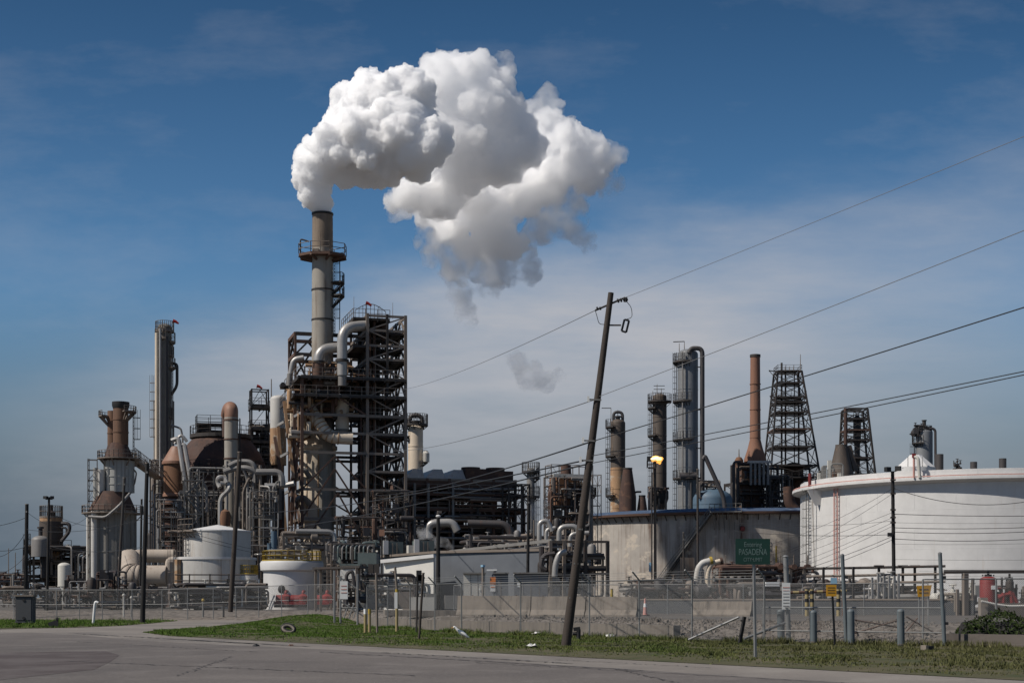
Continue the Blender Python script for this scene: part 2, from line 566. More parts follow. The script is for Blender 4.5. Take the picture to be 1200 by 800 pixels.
far = [(515, 228, 30, -3), (482, 226, 20, -6), (462, 235, 12, -8), (545, 225, 26, 4), (640, 150, 22, 9), (625, 130, 13, 9), (655, 175, 32, 9), (685, 178, 26, 9), (704, 192, 14, 9), (690, 205, 20, 9), (640, 205, 30, 9), (600, 225, 32, 9), (560, 240, 34, 8), (530, 262, 22, 8),
       (575, 272, 28, 9), (600, 285, 18, 9), (500, 250, 14, 8), (545, 288, 14, 9)]
steam_part(billow_mesh(B(far, YS, 19), 8, (30, 0.36), (11, 0.36), 0.19, 1.3, 1.3, 1, (.7, .45)), 'billow', steam_mat('thin steam', 1.9, 0.4, 0.42, (0.34, 0.56)), pl, 'softer far end of the plume')
shred = [(700, 185, 26, 9), (725, 180, 12, 9), (712, 215, 16, 9), (660, 225, 30, 9), (665, 255, 22, 9), (680, 275, 16, 9), (690, 292, 9, 9), (600, 300, 30, 9), (570, 310, 28, 9), (615, 315, 18, 9), (540, 310, 22, 8), (505, 280, 20, 8), (640, 255, 24, 9), (470, 245, 14, 6), (640, 120, 18, 9), (590, 80, 16, 7)]
steam_part(billow_mesh(B(shred, YS, 19), 12, (12, 0.5), (5, 0.4), 0.36, 1.6, 1.2, 1), 'wisp', steam_mat('ragged steam', 0.8, 0.65, 0.33), pl, 'ragged torn edge of the plume')
wisp = [(575, 328, 18, 9), (540, 342, 15, 9), (545, 362, 13, 9), (552, 376, 9, 9), (530, 325, 14, 9),
        (604, 424, 12, 9), (620, 438, 17, 9), (640, 446, 12, 9), (655, 440, 9, 9), (505, 300, 12, 9)]
steam_part(billow_mesh(B(wisp, YS, 19), 9, (14, 0.5), (5, 0.4), 0.4, 1.2, 2.0, 2), 'wisp', steam_mat('fading steam', 0.5, 0.6, 0.35), pl, 'thin fading shreds hanging below the plume')
# ------------------------------------------------------------------ ground, road, verge
def gmat(name, layers, bump=0.3, rough=0.9, bscale=8):
    """ground material: base colour then (colour, noise scale vec, lo, hi, strength) layers over it"""
    m, nt, b = _nt(name)
    geo = node(nt, 'ShaderNodeNewGeometry')
    pos = geo.outputs['Position']
    c = layers[0]
    for col, sc, lo, hi, k in layers[1:]:
        n = noise_of(nt, pos, sc, 1.0, 8, 0.65)
        c = mixc(nt, ramp(nt, n, lo, hi, 0, k), c, col)
    nt.links.new(c, b.inputs['Base Color'])
    b.inputs['Roughness'].default_value = rough
    b.inputs['Specular IOR Level'].default_value = 0.25
    bp = node(nt, 'ShaderNodeBump'); bp.inputs['Strength'].default_value = bump; bp.inputs['Distance'].default_value = 0.04
    nt.links.new(noise_of(nt, pos, (1, 1, 1), bscale, 8, 0.7), bp.inputs['Height'])
    nt.links.new(bp.outputs[0], b.inputs['Normal'])
    return m


M['dirt'] = gmat('dry grey brown dirt', [(0.21, 0.185, 0.16), ((0.12, 0.10, 0.085), (.25, .25, .25), .42, .62, .8), ((0.30, 0.27, 0.235), (.6, .6, .6), .5, .7, .7)])
M['yard'] = gmat('pale dusty yard surface', [(0.115, 0.102, 0.09), ((0.06, 0.054, 0.048), (.12, .3, .2), .42, .62, .8), ((0.16, 0.145, 0.13), (.5, .5, .5), .5, .7, .6)])
M['asphalt'] = gmat('old patched asphalt', [(0.13, 0.115, 0.105), ((0.09, 0.08, 0.075), (.10, .07, .2), .44, .60, .8), ((0.26, 0.24, 0.22), (9, 9, 9), .56, .66, .5), ((0.07, 0.062, 0.06), (6, 6, 6), .56, .68, .5), ((0.20, 0.18, 0.165), (.5, .35, .5), .52, .72, .6), ((0.06, 0.052, 0.05), (.9, .9, .9), .60, .72, .5)], 0.35, 0.85, 14)
M['apron'] = gmat('worn pale concrete and asphalt apron', [(0.20, 0.178, 0.157), ((0.12, 0.108, 0.10), (.09, .09, .2), .46, .62, .8), ((0.28, 0.26, 0.23), (.4, .4, .4), .5, .7, .5), ((0.10, 0.09, 0.085), (1.2, 1.2, 1.2), .62, .72, .6), ((0.33, 0.30, 0.27), (8, 8, 8), .57, .68, .4), ((0.12, 0.105, 0.1), (5, 5, 5), .58, .7, .4)], 0.3, 0.85, 14)
M['stain'] = gmat('dark damp reddish stain', [(0.078, 0.062, 0.056), ((0.115, 0.098, 0.09), (.5, .35, .5), .45, .6, .9)], 0.3, 0.7, 14)
M['tar'] = plain('tar crack filler', (0.05, 0.045, 0.043), 0.7)
M['soil'] = gmat('grassy soil', [(0.078, 0.072, 0.036), ((0.12, 0.098, 0.062), (.35, .35, .35), .5, .66, .8), ((0.035, 0.05, 0.015), (.8, .8, .8), .48, .65, .8)])
M['gravel'] = gmat('crushed stone and rubble', [(0.165, 0.142, 0.122), ((0.07, 0.06, 0.05), (2.2, 2.2, 2.2), .46, .58, .8), ((0.27, 0.24, 0.21), (3.5, 3.5, 3.5), .55, .66, .7)], 0.9, 0.95, 5)

g = MB()
g.sheet([(-6000, -300), (6000, -300), (6000, 12000), (-6000, 12000)], 0)
g.build('ground', M['dirt'], kind='structure', base=False)


def gp(px, Y, z=0.0): return (X(px, Y), Y)


def roadline(x):                       # far edge of the road on the ground
    return 46.4 - 1.466 * x
def fence_y(x):                        # line of the main chain link fence
    pts = [(-14.2, 122), (-8.5, 90), (-2.5, 76), (3.4, 67.5), (7.1, 60.6), (12.4, 56), (15.3, 54), (26, 46), (60, 22)]
    if x <= pts[0][0]: return pts[0][1] + (pts[0][0] - x) * 6
    for (x0, y0), (x1, y1) in zip(pts, pts[1:]):
        if x <= x1: return y0 + (y1 - y0) * (x - x0) / (x1 - x0)
    return pts[-1][1]


# the road runs from far left to near right; its near side is older and darker
apron_edge = [(-150, 266), (-28.5, 84.6), (-25.2, 90), (-24.2, 96), (-24.6, 106), (-25.5, 118), (-23, 121), (-13.6, 117), (-16.5, 100), (-19.2, 82.5), (-18.6, 77), (-16.7, 72), (-15.3, 69)]
road = apron_edge + [(-8, roadline(-8)), (0, roadline(0)), (10, roadline(10)), (20, roadline(20)), (60, roadline(60)), (60, -80), (-150, -80)]
g = MB(); g.sheet(road, 0.004)
g.build('road', M['apron'], kind='structure', base=False)


def dk(x, o):                          # a line parallel to the road edge, o metres nearer
    return 46.4 - o - 1.466 * x
rng = random.Random(4)
far_e = []
for i in range(61):
    x = -24 + i * 1.4
    far_e.append((x, dk(x, 5.6 + rng.uniform(-.25, .25) + 0.8 * math.sin(x * .35))))
g = MB(); g.sheet([(-80, 120)] + [(-24.6, 74)] + far_e + [(60, -60), (-80, -60)], 0.009)
g.build('road_surface', M['asphalt'], kind='structure', base=False)
g = MB()
g.sheet([(-16.5, 47.2), (-13.0, 49.0), (-11.6, 45.4), (-10.6, 40.5), (-9.8, 36), (-10.5, 31), (-13, 25), (-30, 25), (-30, 44)], 0.013)
g.build('road_stain', M['stain'], kind='structure', base=False)
# tar seams and cracks
cr = MB()


def ribbon(mb, pts, w, z):
    r = random.Random(len(pts) * 7 + int(pts[0][0] * 10))
    L, R = [], []
    for i, (x, y) in enumerate(pts):
        a = pts[max(0, i - 1)]; b = pts[min(len(pts) - 1, i + 1)]
        d = Vector((b[0] - a[0], b[1] - a[1])); d.normalize()
        n = Vector((-d.y, d.x)) * (w * r.uniform(.35, 1.2) / 2)
        L.append((x + n.x, y + n.y, z)); R.append((x - n.x, y - n.y, z))
    k = len(pts)
    mb.add(L + R, [(i, i + 1, k + i + 1, k + i) for i in range(k - 1)])


def wob(p0, p1, n, a, seed):
    r = random.Random(seed); out = []
    for i in range(n + 1):
        t = i / n
        out.append((p0[0] + (p1[0] - p0[0]) * t + r.uniform(-a, a), p0[1] + (p1[1] - p0[1]) * t + r.uniform(-a, a)))
    return out


for p0, p1, wd, sd in [((-21, 74), (-7, 53.5), .30, 1), ((-6, 48), (3, 35.5), .16, 2), ((-4, 47.5), (1.5, 39.5), .22, 3), ((-13, 62), (-9.5, 57), .4, 4), ((-12, 41), (-2, 33), .12, 5),
                       ((-1, 40), (9, 27), .10, 6), ((1.2, 42), (4.8, 37), .08, 7), ((-8, 44), (-7.2, 33), .06, 8), ((2.5, 36), (3.4, 29), .06, 9), ((-14, 71), (-16.4, 64), .08, 10), ((-17, 60), (-8, 48), .1, 12)]:
    ribbon(cr, wob(p0, p1, 70, .10, sd), wd * .7, 0.017)
cr.build('road_seams', M['tar'], kind='structure', base=False)

# ---- raised plant yard with a sloping front
FR = [(-400, 136), (-60, 136), (-30, 134), (-14, 126), (-7.6, 100), (-2.0, 86), (3.6, 77), (7.6, 69.5), (12.8, 64), (16, 61), (26.5, 53), (60, 34), (400, 10)]
FO = [(-400, 127), (-60, 127), (-30, 126), (-13.4, 121.5), (-8.2, 91.5), (-2.3, 77.6), (3.6, 69), (7.3, 62.2), (12.5, 57.6), (15.5, 55.6), (26.2, 47.6), (60, 24), (400, 4)]
g = MB()
n = len(FR)
rr = random.Random(5)
rows = [(0, -.06), (.18, .12), (.45, .34), (.75, .60), (1.0, PAD)]
vs = []
for t, z in rows:
    for (a, b), (c, d) in zip(FO, FR):
        vs.append((a + (c - a) * t, b + (d - b) * t, z))
fs = []
for j in range(len(rows) - 1):
    for i in range(n - 1):
        fs.append((j * n + i, j * n + i + 1, (j + 1) * n + i + 1, (j + 1) * n + i))
g.add(vs, fs)
g.build('yard_bank', M['gravel'], kind='structure', base=False)
g = MB(); g.sheet([(p[0], p[1]) for p in FR] + [(400, 900), (-400, 900)], PAD)
g.build('plant_yard', M['yard'], kind='structure', base=False)
# rubble lying on the bank
rub = MB(); r = random.Random(12)
for i in range(5200):
    k = r.choices(range(3, 11), [1, 3, 8, 12, 12, 10, 8, 4])[0]
    t = r.random(); s = r.random() ** .8
    a = Vector(FO[k]).lerp(Vector(FO[k + 1]), t); b = Vector(FR[k]).lerp(Vector(FR[k + 1]), t)
    p = a.lerp(b, s * 1.25)
    z = np.interp(min(1, s * 1.25), [q[0] for q in rows], [q[1] for q in rows])
    sz = r.uniform(.022, .075) * (2.2 if r.random() < .05 else 1)
    d = [r.uniform(.6, 1.3) * sz for _ in range(3)]
    vsx = []
    for sx, sy, sz_ in ((-1, -1, -.4), (1, -.8, -.4), (.9, 1, -.4), (-.8, .9, -.4), (-.5, -.6, .8), (.6, -.4, 1), (.5, .6, .7), (-.6, .5, .9)):
        q = Vector((sx * d[0] * r.uniform(.7, 1.2), sy * d[1] * r.uniform(.7, 1.2), sz_ * d[2])); q.rotate(Matrix.Rotation(t * 40, 3, 'Z'))
        vsx.append((p.x + q.x, p.y + q.y, z + q.z))
    rub.add(vsx, [(3, 2, 1, 0), (4, 5, 6, 7), (0, 1, 5, 4), (1, 2, 6, 5), (2, 3, 7, 6), (3, 0, 4, 7)])
rub.build('rubble', M['gravel'], kind='stuff', label='loose pale crushed stone and rubble on the bank behind the fence', cat='rubble', base=False)

# ---- verges: soil sheets with mounds, then blades of grass
def mound(x, y):
    z = 0.012
    z += 0.55 * math.exp(-(((x + 14.2) / 2.6) ** 2 + ((y - 104) / 14) ** 2))
    z += 0.10 * max(0, math.sin(x * .8 + y * .23)) * max(0, math.sin(y * .31))
    return z


VG = [(-15.3, 69), (-16.6, 72.2), (-18.5, 77), (-19.1, 82.5), (-16.4, 100), (-13.5, 116.5), (-12.6, 116), (-8.3, 92), (-2.4, 78), (3.6, 69.3), (7.3, 62.4), (12.5, 57.8), (15.5, 55.8), (26.2, 47.8), (60, 24), (60, roadline(60) + .1), (20, roadline(20) + .1), (10, roadline(10) + .1), (0, roadline(0) + .1)]
LG = [(-150, 268), (-28.6, 85), (-25.5, 90.5), (-24.5, 96), (-24.9, 106), (-25.8, 118.5), (-60, 127.5), (-150, 300)]


def inside(x, y, poly):
    c = False
    for (x0, y0), (x1, y1) in zip(poly, poly[1:] + poly[:1]):
        if (y0 > y) != (y1 > y) and x < (x1 - x0) * (y - y0) / (y1 - y0) + x0: c = not c
    return c


def verge(name, poly, step, xr, yr):
    """grid clipped by the outline: fine enough to carry the mounds"""
    bm = bmesh.new()
    vs = [bm.verts.new((p[0], p[1], 0)) for p in poly]
    bm.faces.new(vs)
    for ax, (lo, hi) in ((0, xr), (1, yr)):
        q = lo
        while q < hi:
            co = [0, 0, 0]; no = [0, 0, 0]; co[ax] = q; no[ax] = 1
            bmesh.ops.bisect_plane(bm, geom=bm.verts[:] + bm.edges[:] + bm.faces[:], plane_co=co, plane_no=no)
            q += step
    for v in bm.verts: v.co.z = mound(v.co.x, v.co.y)
    me = bpy.data.meshes.new(name); bm.to_mesh(me); bm.free()
    for p in me.polygons:
        p.use_smooth = True
    me.materials.append(M['soil'])
    o = bpy.data.objects.new(name, me); COL.objects.link(o); o['kind'] = 'structure'


verge('verge', VG, 1.2, (-20, 28), (20, 118))
verge('verge', LG, 3.0, (-60, -20), (84, 130))


def gmatgrass():
    m, nt, b = _nt('blades of grass')
    geo = node(nt, 'ShaderNodeNewGeometry')
    n = noise_of(nt, geo.outputs['Position'], (.3, .3, .3), 1.0, 6, .6)
    c = mixc(nt, ramp(nt, n, .38, .62), (0.058, 0.098, 0.014), (0.10, 0.115, 0.03))
    n2 = noise_of(nt, geo.outputs['Position'], (2.5, 2.5, .4), 1.0, 4, .6)
    sx = node(nt, 'ShaderNodeSeparateXYZ'); nt.links.new(geo.outputs['Position'], sx.inputs[0])
    dry = ramp(nt, mathn(nt, 'ADD', sx.outputs[0], mathn(nt, 'MULTIPLY', n, 9.0)), 5.0, 15.0, 0, .75)   # drier towards the gate
    lush = ramp(nt, mathn(nt, 'ADD', sx.outputs[0], mathn(nt, 'MULTIPLY', n, 5.0)), -7.0, 2.0, .75, 0)
    c = mixc(nt, lush, c, (0.07, 0.135, 0.014))
    c = mixc(nt, dry, c, (0.085, 0.078, 0.034))
    c = mixc(nt, ramp(nt, n2, .56, .7, 0, .8), c, (0.17, 0.15, 0.07))
    nt.links.new(c, b.inputs['Base Color']); b.inputs['Roughness'].default_value = .75
    b.inputs['Specular IOR Level'].default_value = .2
    return m


M['grass'] = gmatgrass()


def grass(name, poly, n, xr, yr, h, seed, label, edge=None):
    r = random.Random(seed); vs, fs = [], []
    k = 0; tries = 0
    while k < n and tries < n * 30:
        tries += 1
        x, y = r.uniform(*xr), r.uniform(*yr)
        if abs(x) > y * .37 or not inside(x, y, poly): continue
        dens = noise.noise(Vector((x * .45, y * .45, 3))) * .9 + .55 + .5 * noise.noise(Vector((x * 1.7, y * 1.7, 9)))
        tall = 2.4 if noise.noise(Vector((x * .8, y * .8, 21))) > .42 else 1.0
        if poly is VG:
            e = (y - roadline(x)) / 1.77
            dens *= max(.06, min(1, (e - .4) / 4.0)) if x > -14 else 1
        if r.random() > dens: continue
        k += 1
        z = mound(x, y)
        for _ in range(3):
            a = r.uniform(0, 6.283); hh = h * tall * r.uniform(.35, 1.5) * (.6 + .7 * max(0, dens)); w = r.uniform(.012, .03)
            lx, ly = r.gauss(0, .4) * hh, r.gauss(0, .4) * hh
            ox, oy = r.gauss(0, .05), r.gauss(0, .05)
            b = len(vs)
            vs += [(x + ox - w * math.cos(a), y + oy - w * math.sin(a), z - .01), (x + ox + w * math.cos(a), y + oy + w * math.sin(a), z - .01), (x + ox + lx, y + oy + ly, z + hh)]
            fs.append((b, b + 1, b + 2))
    mb = MB(); mb.v = vs; mb.f = fs; mb.sm = [False] * len(fs)
    mb.build(name, M['grass'], kind='stuff', label=label, cat='grass', base=False)


grass('grass', VG, 42000, (-20, 24), (28, 118), .045, 3, 'green roadside grass growing between the road edge and the main fence')
grass('grass', LG, 7000, (-50, -20), (84, 128), .10, 4, 'dull strip of grass in front of the far chain link fence')
# weeds along the foot of the fence
r = random.Random(31); mb = MB()
for i in range(2600):
    x = r.uniform(-9, 20); y = fence_y(x) + r.gauss(-.3, .55)
    hh = r.uniform(.06, .30) * (1 if noise.noise(Vector((x * .6, 0, 0))) > -.1 else .35)
    for _ in range(4):
        a = r.uniform(0, 6.283); w = r.uniform(.012, .03); ox, oy = r.gauss(0, .09), r.gauss(0, .09)
        mb.add([(x + ox - w * math.cos(a), y + oy - w * math.sin(a), 0), (x + ox + w * math.cos(a), y + oy + w * math.sin(a), 0), (x + ox + r.gauss(0, .4) * hh, y + oy + r.gauss(0, .4) * hh, hh)], [(0, 1, 2)])
mb.build('weeds', M['grass'], kind='stuff', label='straggly weeds along the foot of the main fence', cat='weeds', base=False)
# ------------------------------------------------------------------ plant kit
PI = math.pi
U = Vector((0.961, 0.276, 0)); N = Vector((-0.276, 0.961, 0))       # the plant's own grid
UANG = math.atan2(0.276, 0.961)


def g2(o, u, v, z): return Vector((o[0], o[1], 0)) + U * u + N * v + Vector((0, 0, z))


def rail_mb(mb, pts, h=1.1, closed=False, t=0.07):
    pts = [Vector(p) for p in pts]
    segs = list(zip(pts, pts[1:])) + ([(pts[-1], pts[0])] if closed else [])
    for a, b in segs:
        L = (b - a).length
        for f in (0.5, 1.0):
            mb.bar(a + V(0, 0, h * f), b + V(0, 0, h * f), t * .8)
        k = max(1, int(round(L / 1.5)))
        for i in range(k + 1):
            q = a.lerp(b, i / k)
            mb.bar(q, q + V(0, 0, h), t)


def ladder(root, a, z0, z1, ang, w=0.5, cage=True, mat='steel_dark'):
    """vertical ladder standing off a wall whose outward direction is ang"""
    o = V(math.cos(ang), math.sin(ang), 0); s = V(-o.y, o.x, 0)
    p = V(a[0], a[1], 0) + o * 0.22
    mb = MB()
    for k in (-1, 1):
        mb.bar(p + s * (k * w / 2) + V(0, 0, z0), p + s * (k * w / 2) + V(0, 0, z1), .075)
    z = z0 + .3
    while z < z1:
        mb.bar(p - s * (w / 2) + V(0, 0, z), p + s * (w / 2) + V(0, 0, z), .05); z += .45
    if cage:
        z = z0 + 2.4
        ring = [(math.cos(t) * .42, .15 + math.sin(t) * .6) for t in np.linspace(-.25, PI + .25, 7)]
        while z < z1:
            q = [p + s * x + o * y + V(0, 0, z) for x, y in ring]
            for c, d in zip(q, q[1:]): mb.bar(c, d, .05)
            z += 1.2
        for x, y in ring[1::2]:
            mb.bar(p + s * x + o * y + V(0, 0, z0 + 2.4), p + s * x + o * y + V(0, 0, z1), .045)
    return mb.build('ladder', M[mat], root)


def ring_platform(root, c, z, r0, r1, a0=0, a1=2 * PI, mat='steel_dark', rail=True, h=1.15, t=.18):
    n = max(6, int(abs(a1 - a0) / (PI / 14)))
    full = abs(a1 - a0) > 6.2
    vs, fs = [], []
    mb = MB()
    for i in range(n + 1):
        a = a0 + (a1 - a0) * i / n
        ca, sa = math.cos(a), math.sin(a)
        vs += [(c[0] + r0 * ca, c[1] + r0 * sa, z), (c[0] + r1 * ca, c[1] + r1 * sa, z), (c[0] + r1 * ca, c[1] + r1 * sa, z - t), (c[0] + r0 * ca, c[1] + r0 * sa, z - t)]
    for i in range(n):
        b = i * 4
        for k in range(4): fs.append((b + k, b + 4 + k, b + 4 + (k + 1) % 4, b + (k + 1) % 4))
    if not full: fs += [(3, 2, 1, 0), (n * 4, n * 4 + 1, n * 4 + 2, n * 4 + 3)]
    mb.add(vs, fs)
    for i in range(0, n, max(1, n // 6)):                     # knee braces
        a = a0 + (a1 - a0) * (i + .5) / n
        mb.bar((c[0] + r0 * math.cos(a), c[1] + r0 * math.sin(a), z - (r1 - r0) * 1.1), (c[0] + (r1 - .1) * math.cos(a), c[1] + (r1 - .1) * math.sin(a), z - t), .1)
    pf = mb.build('platform', M[mat], root)
    if rail:
        rb = MB(); q = r1 - .05
        rail_mb(rb, [(c[0] + q * math.cos(a0 + (a1 - a0) * i / n), c[1] + q * math.sin(a0 + (a1 - a0) * i / n), z) for i in range(n + (0 if full else 1))], h, full)
        rb.build('railing', M[mat], pf)
    return pf


def deck(root, o, u0, u1, v0, v1, z, mat='steel_dark', rail=True, t=.22, sides='fblr', h=1.1, rmat=None, name='deck'):
    mb = MB()
    a, b, c, d = g2(o, u0, v0, 0), g2(o, u1, v0, 0), g2(o, u1, v1, 0), g2(o, u0, v1, 0)
    mb.prism([a, b, c, d], z - t, z)
    k = max(1, int((u1 - u0) / 1.4))
    for i in range(k + 1):                                   # joists below
        q = u0 + (u1 - u0) * i / k
        mb.bar(g2(o, q, v0, z - t - .1), g2(o, q, v1, z - t - .1), .12, .2)
    pf = mb.build(name, M[mat], root)
    if rail:
        rb = MB()
        for s, (p, q) in dict(f=(a, b), r=(b, c), b=(d, c), l=(a, d)).items():
            if s in sides: rail_mb(rb, [p + V(0, 0, z), q + V(0, 0, z)], h)
        rb.build('railing', M[rmat or mat], pf)
    return pf


def frame(root, o, us, vs, zs, cw=.35, mat='steel_dark', bw=None, brace=0.5, seed=1, zb=PAD, faces='flrb', cmat=None, bmat=None):
    """open steel frame on the plant grid: every column, beam and brace is a part"""
    r = random.Random(seed); bw = bw or cw * .8
    for u in us:
        for v in vs:
            MB().bar(g2(o, u, v, zb), g2(o, u, v, zs[-1] + cw / 2), cw).build('column', M[cmat or mat], root)
    for z in zs:
        for v in vs: MB().bar(g2(o, us[0], v, z), g2(o, us[-1], v, z), bw * .7, bw).build('beam', M[bmat or mat], root)
        for u in us: MB().bar(g2(o, u, vs[0], z), g2(o, u, vs[-1], z), bw * .7, bw).build('beam', M[bmat or mat], root)
    lv = [zb] + list(zs)
    nb = 0
    for z0, z1 in zip(lv, lv[1:]):
        for f in faces:
            line = us if f in 'fb' else vs
            for p, q in zip(line, line[1:]):
                if r.random() > brace or nb > 95: continue
                w_ = {'f': lambda t: (t, vs[0]), 'b': lambda t: (t, vs[-1]), 'l': lambda t: (us[0], t), 'r': lambda t: (us[-1], t)}[f]
                k = r.random()
                A, B_, C_, D_ = g2(o, *w_(p), z0), g2(o, *w_(q), z1), g2(o, *w_(q), z0), g2(o, *w_(p), z1)
                mb = MB()
                if k < .4: mb.bar(A, B_, bw * .5)
                elif k < .7: mb.bar(C_, D_, bw * .5)
                else: 
                    mid = g2(o, *w_((p + q) / 2), z1); mb.bar(A, mid, bw * .5).bar(C_, mid, bw * .5)
                mb.build('brace', M[bmat or mat], root); nb += 1


def pipe(root, pts, r, mat='pipe_grey', rb=None, n=8, flange=0, name='pipe'):
    q = bend(pts, rb or r * 3) if len(pts) > 2 else [Vector(p) for p in pts]
    mb = MB().tube(q, r, n)
    if flange:
        for a, b in ((q[0], q[1]), (q[-1], q[-2])):
            d = (b - a).normalized()
            mb.tube([a, a + d * r * .5], r * 1.5, n)
    return mb.build(name, M[mat], root)


def seam_bands(mb, c, r, z0, z1, step=3.0, t=.05):
    z = z0 + step
    while z < z1 - .5:
        mb.lathe((c[0], c[1], z), [(r, -t), (r + t, -t), (r + t, t), (r, t)], 28, smooth=False); z += step


def shell(root, c, z0, z1, r, mat, head='dome', n=36, name='shell', bands=3.0, r1=None):
    mb = MB(); r1 = r1 or r
    prof = [(r, z0), (r1, z1)]
    if head == 'dome':
        prof += [(r1 * math.cos(a), z1 + r1 * .55 * math.sin(a)) for a in np.linspace(.2, PI / 2 - .01, 7)]
    elif head == 'cone':
        prof += [(r1 * 1.01, z1 + .05), (.05, z1 + r1 * .22)]
    elif head == 'flat':
        prof += [(.01, z1)]
    elif head == 'open':
        prof += [(r1 * .86, z1), (r1 * .86, z1 - 2.5), (.01, z1 - 2.5)]
    mb.lathe((c[0], c[1], 0), prof, n)
    if bands: seam_bands(mb, c, r, z0, z1, bands)
    return mb.build(name, M[mat], root)


def clutter(root, o, u0, u1, v0, v1, z0, z1, n, seed, mats=('pipe_dark', 'pipe_dark', 'steel_mid', 'pipe_grey'), rr=(.06, .2), drums=3, boxes=3, valves=8):
    """pipe runs, drums, junction boxes and hand valves that fill a process bay"""
    r = random.Random(seed)
    L = lambda: (r.uniform(u0, u1), r.uniform(v0, v1), r.uniform(z0, z1))
    for i in range(n):
        p = list(L()); q = L(); pts = [tuple(p)]
        order = [0, 1, 2]; r.shuffle(order)
        if r.random() < .5: order = [0, 2, 0]
        for k in order:
            lo, hi = ((u0, u1), (v0, v1), (z0, z1))[k]
            nv = q[k] if r.random() < .6 else (lo if r.random() < .5 else hi)
            if abs(nv - p[k]) < .5: continue
            p[k] = nv; pts.append(tuple(p))
        if len(pts) < 2: continue
        rad = r.uniform(*rr) * (1.6 if r.random() < .12 else 1)
        pipe(root, [g2(o, *a) for a in pts], rad, r.choice(mats), n=7)
    for i in range(drums):
        u, v, z = L(); ra = r.uniform(.22, .6) * min(1, (v1 - v0) / 2.2); L2 = min(r.uniform(1.0, 2.6), max(.5, z1 - z))
        mb = MB()
        if r.random() < .75:
            a, b = g2(o, u, v, z), g2(o, min(u + L2, u1), v, z)
            d = (b - a).normalized() if (b - a).length > .1 else U
            mb.tube([a - d * ra * .35, a - d * ra * .2, a, b, b + d * ra * .2, b + d * ra * .35], [ra * .35, ra * .8, ra, ra, ra * .8, ra * .35], 14)
        else:
            a = g2(o, u, v, z)
            mb.lathe(a, [(.01, -.2), (ra * .7, -.12), (ra, 0), (ra, L2), (ra * .7, L2 + .2), (.01, L2 + .3)], 16)
        mb.build('drum', M[r.choice(mats[:2])], root)
    for i in range(boxes):
        u, v, z = L(); mb = MB().box(g2(o, u, v, z), (r.uniform(.3, .9), r.uniform(.3, .7), r.uniform(.4, 1.1)), UANG)
        mb.build('junction_box', M[r.choice(mats[:2])], root)
    for i in range(valves):
        u, v, z = L(); c = g2(o, u, v, z)
        mb = MB().lathe(c, [(.01, 0), (.16, .02), (.16, .3), (.07, .32), (.07, .62), (.01, .62)], 8)
        mb.tube([c + V(math.cos(t) * .24, math.sin(t) * .24, .6) for t in np.linspace(0, 2 * PI, 11)], .035, 5)
        mb.build('valve', M[r.choice(mats)], root)


def flag(root, p, h=1.6, s=.75):
    MB().tube([p, p + V(0, 0, h)], .045, 6).build('mast', M['steel_grey'], root)
    mb = MB(); q = p + V(0, 0, h)
    mb.tube([q, q + V(s * .5, .1, -.12), q + V(s, .15, -.38)], [.24, .19, .11], 8, False)
    mb.build('windsock', M['flag'], root)


def mast(root, p, h, r=.04):
    MB().tube([p, p + V(0, 0, h)], [r, r * .6], 6).build('mast', M['steel_mid'], root)
# ------------------------------------------------------------------ left part of the plant
def base(px, Y, z=PAD): return V(X(px, Y), Y, z)


# low pipe trestle at the far left with thin masts
Y = 186
t = thing('pipe_trestle', 'low dark pipe trestle with two thin masts at the far left edge', 'pipe rack', base(-6, Y))
o = base(-20, Y)
frame(t, o, [0, 2.4, 4.9], [0, 2.2], [Z(688, Y), Z(672, Y)], .22, 'steel_mid', brace=.25, seed=3)
clutter(t, o, 0, 5, 0, 2, 1.2, Z(673, Y), 12, 5, drums=1, boxes=2, valves=4)
for px, y in ((10, 642), (18, 647)): mast(t, base(px, Y), Z(y, Y) - PAD, .08)
MB().box(P(3, 677, Y - 1), (.8, .6, 1.6)).build('junction_box', M['wall_grey'], t)

# small vessel on a crowded rack
Y = 180
t = thing('process_rack', 'crowded dark process rack under the small brown topped vessel', 'process unit', base(66, Y))
o = base(28, Y); w_ = W(78, Y) / .961
frame(t, o, [0, w_ * .33, w_ * .66, w_], [0, 3.2, 6], [Z(690, Y), Z(674, Y), Z(657, Y), Z(643, Y)], .26, 'steel_dark', brace=.4, seed=5)
for z in (674, 657, 643): deck(t, o, 0, w_ * .66, .3, 5.5, Z(z, Y), rail=(z == 643), sides='fl')
clutter(t, o, 0, w_, -.5, 5, 1, Z(640, Y), 46, 8, ('pipe_dark', 'pipe_dark', 'steel_brown', 'steel_mid', 'silver'), drums=8, boxes=8, valves=22)
t2 = thing('process_vessel', 'small brown topped vessel with railed crown above the rack', 'vessel', base(60, 183))
c = (X(60, 183), 183.0)
shell(t2, c, Z(660, 183), Z(606, 183), W(13, 183), 'beige_rust', 'flat', bands=2)
MB().lathe((c[0], c[1], 0), [(W(13.6, 183), Z(640, 183)), (W(13.6, 183), Z(611, 183))], 32).build('jacket', M['col_brown'], t2)
MB().tube([(c[0], c[1], PAD), (c[0], c[1], Z(656, 183))], .8, 12).build('skirt', M['steel_dark'], t2)
ring_platform(t2, c, Z(605, 183), .2, W(13.4, 183), mat='steel_mid', h=1.25)
pipe(t2, [P(72, 613, 182), P(81.5, 613, 182), P(81.5, 622, 182), P(72, 634, 182)], .22, 'pipe_dark')
pipe(t2, [P(72, 618, 182), P(78, 618, 182), P(78, 626, 182)], .12, 'pipe_dark')
MB().lathe((c[0], c[1], Z(605, 183)), [(.5, 0), (.5, .5), (.2, .7), (.2, 1.4), (.01, 1.4)], 12).build('nozzle', M['steel_dark'], t2)
t3 = thing('domed_vessel', 'squat grey domed vessel left of the brown topped vessel', 'vessel', base(47, 179))
